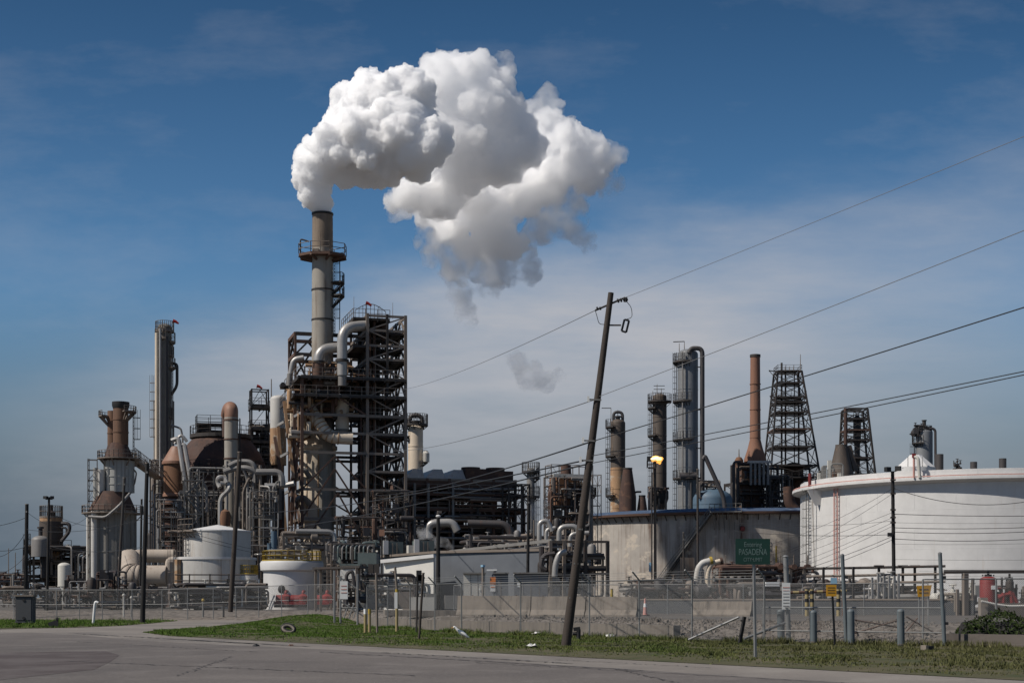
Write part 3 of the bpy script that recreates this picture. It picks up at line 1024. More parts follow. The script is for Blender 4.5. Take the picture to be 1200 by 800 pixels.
c = (X(47.5, 179), 179.0); shell(t3, c, Z(652, 179), Z(633, 179), W(10.5, 179), 'pipe_grey', 'dome', bands=1.5)
for k in (-1, 1): MB().bar((c[0] + k * .8, c[1], PAD), (c[0] + k * .8, c[1], Z(650, 179)), .25).build('leg', M['steel_dark'], t3)
ladder(t3, (c[0] - W(10.5, 179), c[1]), PAD + 2, Z(625, 179), PI)
MB().lathe((c[0], c[1], Z(628, 179)), [(.25, 0), (.25, .9), (.4, .9), (.4, 1.1), (.01, 1.1)], 10).build('nozzle', M['pipe_dark'], t3)
t4 = thing('storage_drum', 'pale upright storage drum standing before the dark rack', 'drum', base(75.5, 166))
c = (X(75.5, 166), 166.0); shell(t4, c, PAD + .4, Z(663, 166), W(7.6, 166), 'cabinet', 'dome', bands=2.0)
MB().box((c[0], c[1], PAD + .2), (1.7, 1.7, .4)).build('plinth', M['concrete'], t4)
ladder(t4, (c[0] - W(7.6, 166), c[1]), PAD, Z(660, 166), PI + .3, cage=False)

# twin chimney heater
Y = 172
t = thing('fired_heater', 'rusty twin chimney heater with pale round body and rust cones', 'heater', base(134, Y))
c = (X(132, Y), Y + 0.0); c2 = (X(139.5, Y), Y)
z0, z1, z2, z3 = Z(598, Y), Z(577, Y), Z(540, Y), Z(519, Y)
R1, R2, R3 = W(26, Y), W(16.5, Y), W(8.8, Y)


def panelled(root, c, za, zb, r, mat, ribs, name='shell', ph=0):
    mb = MB().lathe((c[0], c[1], 0), [(r, za), (r, zb)], 40)
    for i in range(ribs):
        a = ph + 2 * PI * i / ribs
        q = V(c[0] + (r + .06) * math.cos(a), c[1] + (r + .06) * math.sin(a), 0)
        mb.bar(q + V(0, 0, za), q + V(0, 0, zb), .14, .2)
    seam_bands(mb, c, r, za, zb, (zb - za) / 4, .07)
    return mb.build(name, M[mat], root)


panelled(t, c, PAD + 1.6, z0, R1, 'panel_dark', 16)
MB().lathe((c[0], c[1], 0), [(R1 * .8, PAD), (R1 * .8, PAD + 1.7)], 24).build('skirt', M['steel_brown'], t)
MB().lathe((c[0], c[1], 0), [(R1 * 1.04, z0), (R2 * 1.06, z1 + .1)], 40).build('roof_cone', M['rust'], t)
panelled(t, c2, z1, z2, R2, 'panel_grey', 12, 'convection_section')
MB().lathe((c2[0], c2[1], 0), [(R2 * 1.1, z2), (R2 * .95, z2 + .5), (R3 * 1.05, z3)], 40).build('roof_cone', M['rust'], t)
cc = (X(141.5, Y), Y)
shell(t, cc, z3 - .2, Z(473, Y), R3, 'chimney_rust', 'open', 28, 'chimney', 1.4)
MB().lathe((cc[0], cc[1], 0), [(R3, Z(479, Y)), (R3 * 1.14, Z(475.5, Y)), (R3 * 1.14, Z(471, Y)), (R3 * .9, Z(471, Y))], 28).build('chimney_rim', M['black'], t)
cl = (X(127, Y), Y + 2.0)
MB().lathe((cl[0], cl[1], 0), [(R2 * .75, Z(541, Y)), (W(6.4, Y), Z(520, Y))], 28).build('roof_cone', M['rust'], t)
shell(t, cl, Z(520, Y), Z(479, Y), W(6.4, Y), 'chimney_rust', 'open', 24, 'chimney', 1.4)
ring_platform(t, cc, Z(482, Y), R3, R3 + .9, -PI * .35, PI * .35, 'steel_mid', h=.55, t=.12)
ring_platform(t, cl, Z(485, Y), W(6.4, Y), W(6.4, Y) + 1.0, PI * .7, PI * 1.3, 'steel_mid', h=.55, t=.12)
ladder(t, (cc[0] + R3 + .45, cc[1] - .3), z2, Z(480, Y), 0)
ring_platform(t, c2, Z(537, Y), R2, R2 + .8, 0, 2 * PI, 'steel_mid', h=.8, t=.12)
ring_platform(t, c, Z(601, Y), R1, R1 + .9, 0, 2 * PI, 'steel_mid', h=.8, t=.12)
o_h = base(103, Y - 2)
frame(t, (o_h.x, o_h.y), [0, 1.0], [0, 1.0], [Z(y, Y) for y in (690, 670, 650, 630, 612, 600, 588, 576, 564, 552, 540)], .09, 'steel_mid', brace=.5, seed=81)
for px, y0, y1, r, mt in ((109, 602, 697, 3.2, 'white_dirty'), (117.5, 600, 697, 3.6, 'white_dirty'), (121, 551, 600, 5.0, 'white_dirty'), (115, 549, 600, 3.0, 'panel_grey')):
    MB().tube([V(X(px, Y), Y - (1.6, 2.5, 2.5, 1)[(px > 110) + (y0 < 560) * 2] , Z(y1, Y)), V(X(px, Y), Y - (1.6, 2.5, 2.5, 1)[(px > 110) + (y0 < 560) * 2], Z(y0, Y))], W(r, Y), 16).build('flue_duct', M[mt], t)
ladder(t, (X(109, Y), Y - 1), Z(601, Y), Z(538, Y), PI, cage=False)
pipe(t, [P(104, 605, Y - 3), P(124, 606, Y - 3.4), P(140, 592, Y - 3.4), P(152, 578, Y - 2)], .16, 'pipe_grey')
for k, px in enumerate((151, 156, 160)):
    pipe(t, [P(px - 6, 548, Y), P(px, 551 + k, Y), P(px - 2, 566, Y), P(px - 9, 580 - k, Y)], .09, 'steel_mid')
MB().box(P(134, 702, Y - 3.6), (4.2, 1, 2.6)).build('burner_box', M['steel_dark'], t)
for px in (112, 120, 128, 145): pipe(t, [base(px, Y - 4.5), V(X(px, Y), Y - 4.5, 2.2), V(X(px, Y), Y - 2.2, 2.2)], .13, 'pipe_dark')
# walkway from the heater to the tall column
t = thing('walkway_bridge', 'railed steel walkway bridging the heater and the tall slim column', 'walkway', P(168, 535, 186))
a, b = P(153, 536, 174.0), P(186, 536, 203)
d = (b - a).normalized(); s = V(-d.y, d.x, 0) * .5
mb = MB().prism([a - s, b - s, b + s, a + s], a.z - .25, a.z); mb.build('deck', M['steel_mid'], t)
mb = MB(); 
for k in (-1, 1): rail_mb(mb, [V(a.x, a.y, a.z) + s * k, V(b.x, b.y, a.z) + s * k])
mb.build('railing', M['steel_mid'], t)
mb = MB().bar(a - V(0, 0, 1), b - V(0, 0, 1), .12)
for i in range(12): mb.bar(a.lerp(b, i / 12) - V(0, 0, .2 + .8 * (i % 2)), a.lerp(b, (i + 1) / 12) - V(0, 0, .2 + .8 * ((i + 1) % 2)), .09)
mb.build('truss', M['steel_dark'], t)

# tall slim column
Y = 206
t = thing('distillation_column', 'tall slim grey column with windsock and many small side platforms', 'column', base(192, Y))
c = (X(193, Y), Y); r = W(8.2, Y)
shell(t, c, PAD, Z(384, Y), r, 'panel_dark', 'dome', bands=4)
shell(t, c, PAD, Z(533, Y), r * 1.35, 'panel_dark', 'cone', bands=4, name='lower_section')
for px, ya, yb, rr_, mt, dy in ((186.6, 392, 560, 2.4, 'beige', -1.3), (191.5, 388, 690, 1.3, 'silver', -1.9), (182.8, 470, 690, 1.7, 'pipe_grey', -.6), (198.5, 396, 690, 1.4, 'pipe_dark', -1.4), (203, 470, 690, 1.3, 'pipe_grey', 0)):
    MB().tube([V(X(px, Y), Y + dy, Z(yb, Y)), V(X(px, Y), Y + dy, Z(ya, Y))], W(rr_, Y), 10).build('riser_pipe', M[mt], t)
ring_platform(t, c, Z(387, Y), r, W(11, Y), 0, 2 * PI, 'steel_mid', t=.3)
ring_platform(t, c, Z(396, Y), r, W(11.5, Y), PI * .55, PI * 1.6, 'steel_mid', t=.3)
for i, (y, side) in enumerate(((400, 0), (416, 0), (430, 0), (438, 1), (461, 1), (488, 0), (505, 1), (521, 1), (545, 0), (560, 1), (575, 0))):
    a0 = -.7 if side == 0 else PI - .7
    ring_platform(t, c, Z(y, Y), r, W(12.5 if y in (400, 430) else 11, Y), a0, a0 + 1.4, 'steel_mid', t=.25)
ladder(t, (c[0] - r, c[1] - .4), Z(533, Y), Z(440, Y), PI, mat='steel_mid')
ladder(t, (c[0] + r, c[1] - .4), Z(500, Y), Z(400, Y), 0, cage=False, mat='steel_mid')
pipe(t, [P(199, 426, Y), P(207.5, 426, Y), P(207.5, 452, Y), P(200.5, 463, Y)], .2, 'pipe_dark')
pipe(t, [P(200, 498, Y - 1), P(207, 500, Y - 1), P(212, 502, Y - 1), P(214, 512, Y - 1), P(214, 520, Y - 1)], .13, 'pipe_grey')
for px, y in ((190, 374), (200, 380), (185, 384)): mast(t, P(px, 388, Y), Z(y, Y) - Z(388, Y))
flag(t, P(202.5, 387, Y - .5), 1.3)
clutter(t, (X(181, Y), Y - 3), 0, 2.6, -.5, 2, PAD + 1, Z(540, Y), 22, 77, ('steel_mid', 'pipe_grey', 'pipe_dark', 'steel_mid'), (.06, .16), 2, 3, 8)

# big rust dome reactor
Y = 214
t = thing('dome_reactor', 'huge dark rust reactor with rounded dome and railed crown', 'reactor', base(258, Y))
c = (X(259, Y), Y)
prof = [(W(52, Y), PAD + 4), (W(54, Y), Z(600, Y)), (W(54, Y), Z(556, Y)), (W(51, Y), Z(543, Y)), (W(46, Y), Z(532, Y)), (W(40, Y), Z(523, Y)), (W(34, Y), Z(516, Y)), (W(28, Y), Z(511.5, Y)), (.02, Z(511, Y))]
MB().lathe((c[0], c[1], 0), prof, 56).build('shell', M['rust'], t)
for k in range(8):
    a = 2 * PI * k / 8 + .2; q = V(c[0] + W(47, Y) * math.cos(a), c[1] + W(47, Y) * math.sin(a), 0)
    MB().bar(q + V(0, 0, PAD), q + V(0, 0, PAD + 5), .6).build('leg', M['steel_dark'], t)
ring_platform(t, c, Z(510, Y), W(10, Y), W(36, Y), 0, 2 * PI, 'steel_dark', t=.5)
ring_platform(t, c, Z(553, Y), W(54, Y), W(60, Y), -PI, 0, 'steel_dark', t=.4)
o = base(231, Y - 2); o = (o.x, o.y)
for z in (505, 497): deck(t, o, 0, 3.6, 0, 3, Z(z, Y), 'steel_dark')
for u in (0.1, 1.8, 3.5): MB().bar(g2(o, u, 0, Z(511, Y)), g2(o, u, 0, Z(497, Y)), .22).build('post', M['steel_dark'], t)
MB().box(P(240, 505, Y), (1.5, 1.2, 1.2)).build('hatch_box', M['steel_dark'], t)
# transfer duct over the dome
t = thing('transfer_duct', 'large copper topped duct bending over beside the rust dome', 'duct', base(271, 196))
Yd = 191
MB().tube([V(X(271, Yd), Yd, PAD), V(X(271, Yd), Yd, Z(489, Yd))], W(8, Yd), 24).build('lower_leg', M['stack'], t)
pts = [V(X(271, Yd), Yd, Z(489, Yd))] + [V(X(271, Yd) - W(6.5, Yd) * (1 - math.cos(a)), Yd + 5 * (1 - math.cos(a)) / 2, Z(482, Yd) + W(6.0, Yd) * math.sin(a)) for a in np.linspace(0, PI, 12)]
MB().tube(pts, W(8, Yd), 24).build('elbow', M['copper'], t)
MB().tube([pts[-1], V(pts[-1].x, pts[-1].y, Z(512, Yd + 5))], W(6.5, Yd), 20).build('upper_leg', M['rust'], t)
mb = MB(); seam_bands(mb, (X(271, Yd), Yd), W(8, Yd), Z(560, Yd), Z(486, Yd), 2.4, .08); mb.build('band', M['steel_brown'], t)
ladder(t, (X(279, Yd), Yd), Z(545, Yd), Z(490, Yd), 0, cage=False)
# orange cone vessel at left of the dome
t = thing('cone_vessel', 'orange rusted vessel with cone top left of the rust dome', 'vessel', base(206, 200))
c = (X(207, 200), 200.0)
MB().lathe((c[0], c[1], 0), [(W(6, 200), Z(523, 200)), (W(16, 200), Z(540, 200)), (W(17, 200), Z(541, 200)), (W(17, 200), Z(544, 200)), (W(15, 200), Z(544.5, 200))], 32).build('cone', M['copper'], t)
shell(t, c, Z(582, 200), Z(543, 200), W(15, 200), 'rust_orange', 'flat', bands=0)
MB().lathe((c[0], c[1], 0), [(W(16, 200), Z(582, 200)), (W(16, 200), Z(579, 200)), (W(15, 200), Z(578, 200))], 32).build('band', M['copper'], t)
shell(t, c, PAD, Z(582, 200), W(13.5, 200), 'rust', 'flat', bands=1.6, name='lower_section')
for y in (590, 597, 606, 615, 628): ring_platform(t, c, Z(y, 200), W(13, 200), W(18, 200), -PI, 0, 'steel_brown', rail=y in (606, 628))
for a, b in (((209, 513), (217, 566)), ((216, 520), (224, 566))):
    pipe(t, [P(a[0] - 8, a[1] + 3, 196), P(*a, 196), P(*b, 195), P(b[0] + 2, b[1] + 40, 195)], .3, 'silver', 1)
pipe(t, [P(205, 520, 197), P(212, 508, 197), P(219, 517, 197)], .2, 'silver')

# dark stacked platforms with a windsock
Y = 222
t = thing('platform_tower', 'dark stack of crowded platforms with windsock right of the dome', 'platform tower', base(304, Y))
o = base(295, Y)
frame(t, o, [0, 2.4], [0, 2.4], [Z(y, Y) for y in (548, 530, 515, 500, 474, 456)], .2, 'steel_dark', brace=.5, seed=9)
for y, ex in ((545, .8), (531, .3), (516, 1.2), (501, .4), (475, .3)): deck(t, o, -.2, 2.6 + ex, -.3, 2.6, Z(y, Y), t=.35)
clutter(t, o, 0, 2.6, 0, 2.4, Z(575, Y), Z(498, Y), 26, 14, ('pipe_dark', 'steel_dark', 'steel_mid'), (.1, .3), 5, 6, 8)
flag(t, P(301, 456, Y), .5)
mast(t, P(318, 500, Y), Z(444, Y) - Z(500, Y), .12)
for u in (.5, 1.9): MB().bar(g2(o, u, 1.2, PAD), g2(o, u, 1.2, Z(548, Y)), .5).build('support', M['steel_dark'], t)
# vessel between the platforms and the main structure
t = thing('regenerator_vessel', 'white over orange stained vessel left of the main steel structure', 'vessel', base(325, 214))
c = (X(326, 214), 214.0)
shell(t, c, Z(545, 214), Z(502, 214), W(9.5, 214), 'beige_rust', 'flat', bands=0, name='lower_shell')
shell(t, c, Z(502, 214), Z(468, 214), W(9.3, 214), 'white_dirty', 'dome', bands=0)
shell(t, c, PAD, Z(545, 214), W(7, 214), 'steel_brown', 'flat', bands=3, name='skirt')

# dense dark process bay behind the white tanks
Y = 194
t = thing('process_bay', 'dense dark pipe bay behind the white tanks and under the dome', 'process unit', base(270, Y))
o = base(212, Y); w_ = W(76, Y) / .961
zs = [Z(y, Y) for y in (690, 668, 648, 630, 612, 598)]
frame(t, o, [0, w_ * .28, w_ * .55, w_ * .8, w_], [0, 3.5, 7], zs, .3, 'steel_dark', brace=.35, seed=15)
for i, z in enumerate(zs): deck(t, o, w_ * .05 * (i % 2), w_ * (.6 if i % 2 else 1), .4, 6.8, z, t=.3, sides='f')
clutter(t, o, 0, w_, -1.2, 5, 1, Z(577, Y), 80, 21, ('pipe_dark', 'pipe_dark', 'steel_mid', 'steel_brown', 'pipe_grey'), (.08, .32), 14, 16, 40)
# pale pipes in front of the dome
t = thing('pipe_manifold', 'pale grey pipes looping in front of the rust dome', 'pipes', base(272, 187))
for pts, rd, mt in (([(258, 640), (258, 583), (269, 573), (269, 566), (258, 566)], .3, 'silver'), ([(258, 571), (255, 565), (256, 559), (263, 559), (266, 566)], .3, 'silver'), ([(262, 553), (275, 548), (292, 548), (303, 556)], .36, 'pipe_grey'),
                    ([(268, 546), (279, 540), (298, 541), (300, 565)], .3, 'pipe_grey'), ([(300, 553), (330, 553), (330, 570)], .42, 'pipe_grey'), ([(310, 569), (330, 569), (345, 566)], .34, 'silver'),
                    ([(266, 600), (266, 540)], .18, 'pipe_grey'), ([(285, 640), (285, 575), (292, 560)], .16, 'steel_mid'), ([(290, 620), (290, 560), (284, 548)], .18, 'pipe_grey'), ([(242, 600), (242, 572), (236, 562)], .2, 'pipe_grey'),
                    ([(231, 630), (231, 575), (226, 566)], .26, 'pipe_grey'), ([(297, 640), (297, 555)], .14, 'steel_grey'), ([(305, 640), (305, 545)], .2, 'steel_mid')):
    pipe(t, [P(x, y, 187 + (i % 2) * .3) for i, (x, y) in enumerate(pts)], rd, mt, rd * 4)
o = base(281, 188)
frame(t, o, [0, 2.2], [0, 1.6], [Z(y, 188) for y in (630, 612, 594, 576, 558, 544)], .14, 'steel_mid', brace=.9, seed=2)
for px in (300, 314, 326): MB().bar(base(px, 188), P(px, 554, 187), .2).build('support', M['steel_dark'], t)
clutter(t, o, -.5, 2.6, -.6, 1.5, Z(640, 188), Z(545, 188), 30, 31, ('pipe_grey', 'steel_mid', 'pipe_dark', 'silver'), (.06, .16), 1, 4, 20)
t = thing('tarpaulin_screen', 'grey weathered screen wall between dome and main structure', 'screen wall', base(318, 192))
MB().box(P(316, 590, 192.5), (W(34, 192), .25, W(36, 192)), UANG).build('panel', M['steel_mid'], t)
for px in (300, 332): MB().bar(base(px, 192.8), P(px, 575, 192.8), .25).build('post', M['steel_dark'], t)
t = thing('rusty_drum', 'small orange drum behind the white tank roof', 'drum', base(264, 184))
c = (X(264, 184), 184.0)
MB().lathe((c[0], c[1], 0), [(W(5.5, 184), Z(616, 184)), (W(6.5, 184), Z(606, 184)), (W(5, 184), Z(599, 184)), (.02, Z(596, 184))], 20).build('shell', M['rust_orange'], t)
MB().tube([(c[0], c[1], PAD), (c[0], c[1], Z(615, 184))], .35, 10).build('post', M['steel_brown'], t)

# thin scaffolds and ladders crowding the bays
for i, (px, y0, y1, Ys_, nu, lb) in enumerate(((226, 640, 548, 190, 3, 'thin grey scaffold before the rust dome, left bay'), (296, 650, 575, 184, 2, 'thin grey scaffold right of the pale looping pipes'), (188, 705, 585, 186, 2, 'thin grey scaffold at the slim column foot'))):
    t = thing('scaffold', lb, 'scaffold', base(px, Ys_), group='thin scaffolds')
    os2 = base(px, Ys_); ys = np.arange(y0, y1, -11)
    frame(t, (os2.x, os2.y), [1.3 * k for k in range(nu + 1)], [0, 1.2], [Z(y, Ys_) for y in ys], .09, 'steel_grey', brace=.35, seed=60 + i)
    for k, y in enumerate(ys[::3]): deck(t, (os2.x, os2.y), 0, 1.3 * nu, 0, 1.2, Z(y, Ys_) + .05, 'steel_mid', k % 2 == 0, .1, 'f')
    clutter(t, (os2.x, os2.y), -.4, 1.3 * nu + .4, -.8, 1.2, 1.5, Z(y1, Ys_), 30, 160 + i, ('pipe_dark', 'steel_mid', 'pipe_grey', 'steel_grey', 'silver'), (.04, .1), 1, 4, 14)
# stair tower, riser bundles and railed decks that fill the gaps between the big vessels
t = thing('stair_tower', 'zigzag steel stair tower between the slim column and the dome', 'stair tower', base(222, 186))
os3 = base(216, 186); o3 = (os3.x, os3.y)
frame(t, o3, [0, 2.2], [0, 1.6], [Z(y, 186) for y in (690, 668, 646, 624, 602, 580, 562)], .12, 'steel_grey', brace=.15, seed=91)
lv3 = [PAD] + [Z(y, 186) for y in (690, 668, 646, 624, 602, 580, 562)]
for k, (za, zb) in enumerate(zip(lv3, lv3[1:])):
    ua, ub = (0.1, 2.1) if k % 2 == 0 else (2.1, 0.1)
    mb = MB()
    for v in (.2, .9): mb.bar(g2(o3, ua, v, za), g2(o3, ub, v, zb), .08, .18)
    for j in range(9): mb.box(g2(o3, ua + (ub - ua) * j / 9, .55, za + (zb - za) * j / 9 + .1), (.22, .7, .04), UANG)
    st3 = mb.build('stair_flight', M['steel_grey'], t)
    mb = MB()
    for v in (.15, .95):
        for h in (.55, 1.05): mb.bar(g2(o3, ua, v, za + h), g2(o3, ub, v, zb + h), .05)
    mb.build('railing', M['steel_grey'], st3)
    deck(t, o3, -.2, 2.4, 1.0, 1.8, zb, 'steel_mid', k % 2 == 0, .1, 'fl')
for i, (pxs, Yr, yt, yb, lb) in enumerate((((228, 231, 234, 238, 241, 245), 188, 566, 700, 'bundle of thin upright pipes before the rust dome'), ((176, 179, 181.5), 196, 560, 700, 'bundle of thin upright pipes between heater and slim column'), ((309, 312, 316, 320, 323), 186, 560, 660, 'bundle of thin upright pipes left of the main structure'), ((84, 88, 92, 97), 178, 640, 700, 'bundle of thin upright pipes left of the heater body'))):
    t = thing('riser_bundle', lb, 'pipes', base(pxs[0], Yr), group='bundles of thin upright pipes')
    rr3 = random.Random(i)
    for k, px in enumerate(pxs):
        y1 = yt + rr3.uniform(-6, 22); dx = rr3.choice((-1, 1)) * rr3.uniform(3, 12)
        pipe(t, [base(px, Yr + k * .12, 1), P(px, y1, Yr + k * .12), P(px + dx, y1 - 1, Yr + 1.2)], rr3.uniform(.07, .13), rr3.choice(('pipe_grey', 'steel_grey', 'silver', 'pipe_dark')), .4, 7)
    for y in np.arange(yb - 8, yt + 24, -22): MB().bar(P(pxs[0] - 3, y, Yr + .3), P(pxs[-1] + 3, y, Yr + .3), .12).build('pipe_support', M['steel_mid'], t)
    for px in (pxs[0] - 3, pxs[-1] + 3): MB().bar(base(px, Yr + .4), P(px, yt + 20, Yr + .4), .14).build('post', M['steel_mid'], t)
# white tanks
Y = 163
t = thing('storage_tank', 'white tank with low cone roof standing behind a wider one', 'tank', base(255, Y), group='white tanks at the left')
c = (X(255, Y), Y); r = W(38.5, Y)
shell(t, c, PAD, Z(623, Y), r, 'white_dirty', 'open', 48, bands=0)
MB().lathe((c[0], c[1], 0), [(r * 1.02, Z(623.3, Y)), (r * 1.02, Z(622, Y)), (.02, Z(614.5, Y))], 48).build('roof', M['white'], t)
ladder(t, (c[0] - r * .82, c[1] - r * .62), PAD, Z(616, Y), PI + .65, mat='steel_mid')
ring_platform(t, c, Z(622, Y), r, r + .7, PI + .2, PI + 1.1, 'steel_mid')
Y = 152
t = thing('storage_tank', 'wide white flat topped tank with caged ladder, stained at left', 'tank', base(252, Y), group='white tanks at the left')
c = (X(252, Y), Y); r = W(47, Y)
shell(t, c, PAD, Z(654, Y), r, 'white_dirty', 'flat', 56, bands=0)
MB().lathe((c[0], c[1], 0), [(r + .01, Z(656, Y)), (r + .1, Z(656, Y)), (r + .1, Z(653, Y)), (r - .1, Z(653, Y))], 56).build('rim', M['white'], t)
a = PI + .62
ladder(t, (c[0] + r * math.cos(a), c[1] + r * math.sin(a)), PAD, Z(645, Y), a, mat='steel_mid')
pipe(t, [V(c[0] + (r + .3) * math.cos(a + .16), c[1] + (r + .3) * math.sin(a + .16), PAD), V(c[0] + (r + .3) * math.cos(a + .16), c[1] + (r + .3) * math.sin(a + .16), Z(656, Y))], .3, 'beige_rust')
for px in (222, 246, 268): MB().tube([base(px, 143), P(px, 672, 143)], .07, 6).build('railing_post', M['steel_dark'], t)
for y in (673, 680): MB().tube([P(205, y, 143), P(300, y, 143)], .06, 6).build('railing_bar', M['steel_dark'], t)
for k, px in enumerate((245.5, 260.5)): MB().box(P(px, 702, 141 + k), (.22, .12, .42)).build('warning_tag', M['yellow'], t)

# large bent duct
Y = 160
t = thing('flue_duct', 'fat beige bent duct lying between the heater and white tanks', 'duct', base(176, Y))
pts = [P(205, 652, Y + 6), P(158, 652, Y + 5), P(150, 653, Y + 4)]
MB().tube(bend([P(205, 651, Y + 6), P(152, 651, Y + 6), P(151, 668, Y + 3)], 1.5), W(8, Y), 20).build('upper_run', M['duct_beige'], t)
MB().tube(bend([P(151.5, 654, Y + 3), P(152, 674, Y), P(166, 675, Y), P(196, 675, Y)], 2.2, 8), W(13, Y), 24).build('elbow', M['duct_beige'], t)
pr = bend([P(151.5, 654, Y + 3), P(152, 674, Y), P(166, 675, Y), P(196, 675, Y)], 2.2, 8)
for i in (3, 6, 9, 13, 16):
    if i < len(pr) - 1:
        d = (pr[i + 1] - pr[i - 1]).normalized(); MB().tube([pr[i] - d * .08, pr[i] + d * .08], W(13.8, Y), 24).build('band', M['steel_mid'], t)
MB().tube(bend([P(199, 702, Y), P(199, 657, Y), P(206, 657, Y)], 1.2), W(5.5, Y), 18).build('down_leg', M['duct_beige'], t)
for px in (158, 176, 192): MB().bar(base(px, Y), P(px, 684, Y), .35).build('support', M['concrete'], t)
clutter(t, (X(146, Y), Y - 3), 0, 5, 0, 2, 1, 3.2, 14, 6, ('pipe_grey', 'steel_mid', 'pipe_dark', 'silver'), (.06, .2), 1, 3, 10)

# small white tanks with yellow railings
Y = 150
t = thing('chemical_tank', 'small white tank with yellow railings beside the leaning lamp pole', 'tank', base(289, Y), group='white tanks at the left')
c = (X(291, Y), Y); r = W(10.5, Y)
shell(t, c, PAD, Z(682, Y), r * .98, 'white_dirty', 'dome', bands=0)
MB().lathe((c[0], c[1], 0), [(r, Z(682, Y)), (r * 1.08, Z(681, Y)), (r * 1.08, Z(672, Y)), (.02, Z(671.5, Y))], 32).build('crown', M['white'], t)
ring_platform(t, c, Z(671, Y), r * .5, r * 1.1, 0, 2 * PI, 'yellow', h=.75)
Y = 146
t = thing('mixing_tank', 'broad short white tank with yellow railed top and rounded rim', 'tank', base(341, Y), group='white tanks at the left')
c = (X(342, Y), Y); r = W(33, Y)
shell(t, c, PAD, Z(668, Y), r, 'white', 'flat', 56, bands=0)
MB().lathe((c[0], c[1], 0), [(r, Z(670, Y)), (r * 1.1, Z(668, Y)), (r * 1.12, Z(660, Y)), (r * 1.08, Z(657.5, Y)), (.02, Z(657, Y))], 56).build('rim', M['white'], t)
ring_platform(t, c, Z(656, Y), r * .3, r * 1.05, 0, 2 * PI, 'yellow', h=.85, t=.1)
clutter(t, (c[0] - 2, c[1] - 1.6), 0, 4, 0, 2, Z(655, Y), Z(645, Y), 10, 17, ('pipe_grey', 'silver', 'steel_mid'), (.06, .15), 1, 3, 6)
for px in (330, 375): MB().ball(P(px, 690, Y - 2.9), .35, 12, (1, .6, 1.2)).build('manhole', M['black'], t)
for y in (672, 677, 682): MB().box(P(383, y, Y - 1), (.6, .3, .2)).build('vent', M['steel_dark'], t)
# red equipment on the ground in front of it
for i, (px, w0) in enumerate(((330, 16), (349, 20), (378, 16))):
    Yr = 141.0
    t = thing('pump_skid', ('red pump skid left of three under the short white tank', 'longer red pump skid in the middle under the white tank', 'red pump skid beside the shelter posts')[i], 'pump skid', base(px, Yr), group='red pump skids')
    ww = W(w0, Yr)
    MB().box(base(px, Yr) + V(0, 0, .35), (ww, 1.1, .25)).build('skid_base', M['steel_dark'], t)
    mb = MB().tube([base(px, Yr) + V(-ww * .4, 0, .95), base(px, Yr) + V(ww * .15, 0, .95)], .42, 14); mb.build('motor', M['red'], t)
    MB().lathe(base(px, Yr) + V(ww * .3, 0, .5), [(.2, 0), (.5, .1), (.5, .75), (.2, .95), (.01, .95)], 14).build('pump_casing', M['red'], t)
    pipe(t, [base(px, Yr) + V(ww * .3, 0, 1.3), base(px, Yr) + V(ww * .3, 0, 1.7), base(px, Yr) + V(ww * .3, 1.2, 1.7)], .12, 'red')
    MB().bar(base(px, Yr) + V(-ww / 2, -.4, .62), base(px, Yr) + V(ww / 2, -.4, .62), .3, .25).build('frame_rail', M['red'], t)
# ------------------------------------------------------------------ main stack and cracking unit
Y = 201.0
t = thing('smoke_stack', 'tallest grey stack with sooty brown top, the plume rising from it', 'stack', base(378, Y))
c = (X(378, Y), Y); r = W(12.3, Y)
MB().lathe((c[0], c[1], 0), [(r * 1.05, PAD + 8), (r * 1.02, Z(400, Y)), (r, Z(292, Y))], 40).build('lower_shaft', M['stack'], t)
MB().lathe((c[0], c[1], 0), [(r, Z(292, Y)), (r * .97, Z(252, Y)), (r * .97, Z(250, Y)), (r * .85, Z(250, Y)), (r * .85, Z(262, Y)), (.01, Z(262, Y))], 40).build('upper_shaft', M['stack_top'], t)
MB().lathe((c[0], c[1], 0), [(r * .97, Z(252.5, Y)), (r * 1.03, Z(252, Y)), (r * 1.03, Z(250, Y)), (r * .9, Z(249.9, Y))], 40).build('rim', M['black'], t)
for y in (375, 340): MB().lathe((c[0], c[1], 0), [(r, Z(y + .9, Y)), (r * 1.07, Z(y + .9, Y)), (r * 1.07, Z(y - .7, Y)), (r, Z(y - .7, Y))], 40, smooth=False).build('band', M['steel_dark'], t)
mb = MB(); ro = W(29, Y)
poly = [V(c[0] + ro * math.cos(a), c[1] + ro * .8 * math.sin(a), 0) for a in np.linspace(PI / 8, 2 * PI + PI / 8, 9)[:-1]]
mb.prism(poly, Z(302, Y), Z(299, Y))
for p in poly: mb.bar(V(c[0], c[1], Z(306, Y)) + (V(p.x, p.y, 0) - V(c[0], c[1], 0)).normalized() * r, V(p.x, p.y, Z(302, Y)), .25)
pf = mb.build('platform', M['steel_brown'], t)
rb = MB(); rail_mb(rb, [V(p.x, p.y, Z(299, Y)) for p in poly], 1.3, True, .09); rb.build('railing', M['steel_mid'], pf)
pipe(t, [P(352, 298, Y), P(352, 280, Y), P(362, 283, Y)], .1, 'steel_dark', .3)
MB().box(P(370, 296, Y - 1.2), (.8, .6, 1)).build('instrument_box', M['steel_mid'], t)
ladder(t, (c[0] + r, c[1] - .3), Z(395, Y), Z(302, Y), -.15, .6)
for y in (331, 346): ring_platform(t, c, Z(y, Y), r, r + 1.5, -.5, .5, 'steel_dark', rail=True)
pipe(t, [P(398, 302, Y), P(398, 400, Y)], .05, 'wire')

O0 = V(X(354, 195), 195, 0)          # front left corner of the main block
o = (O0.x, O0.y)
def zz(y, Yd=197): return Z(y, Yd)


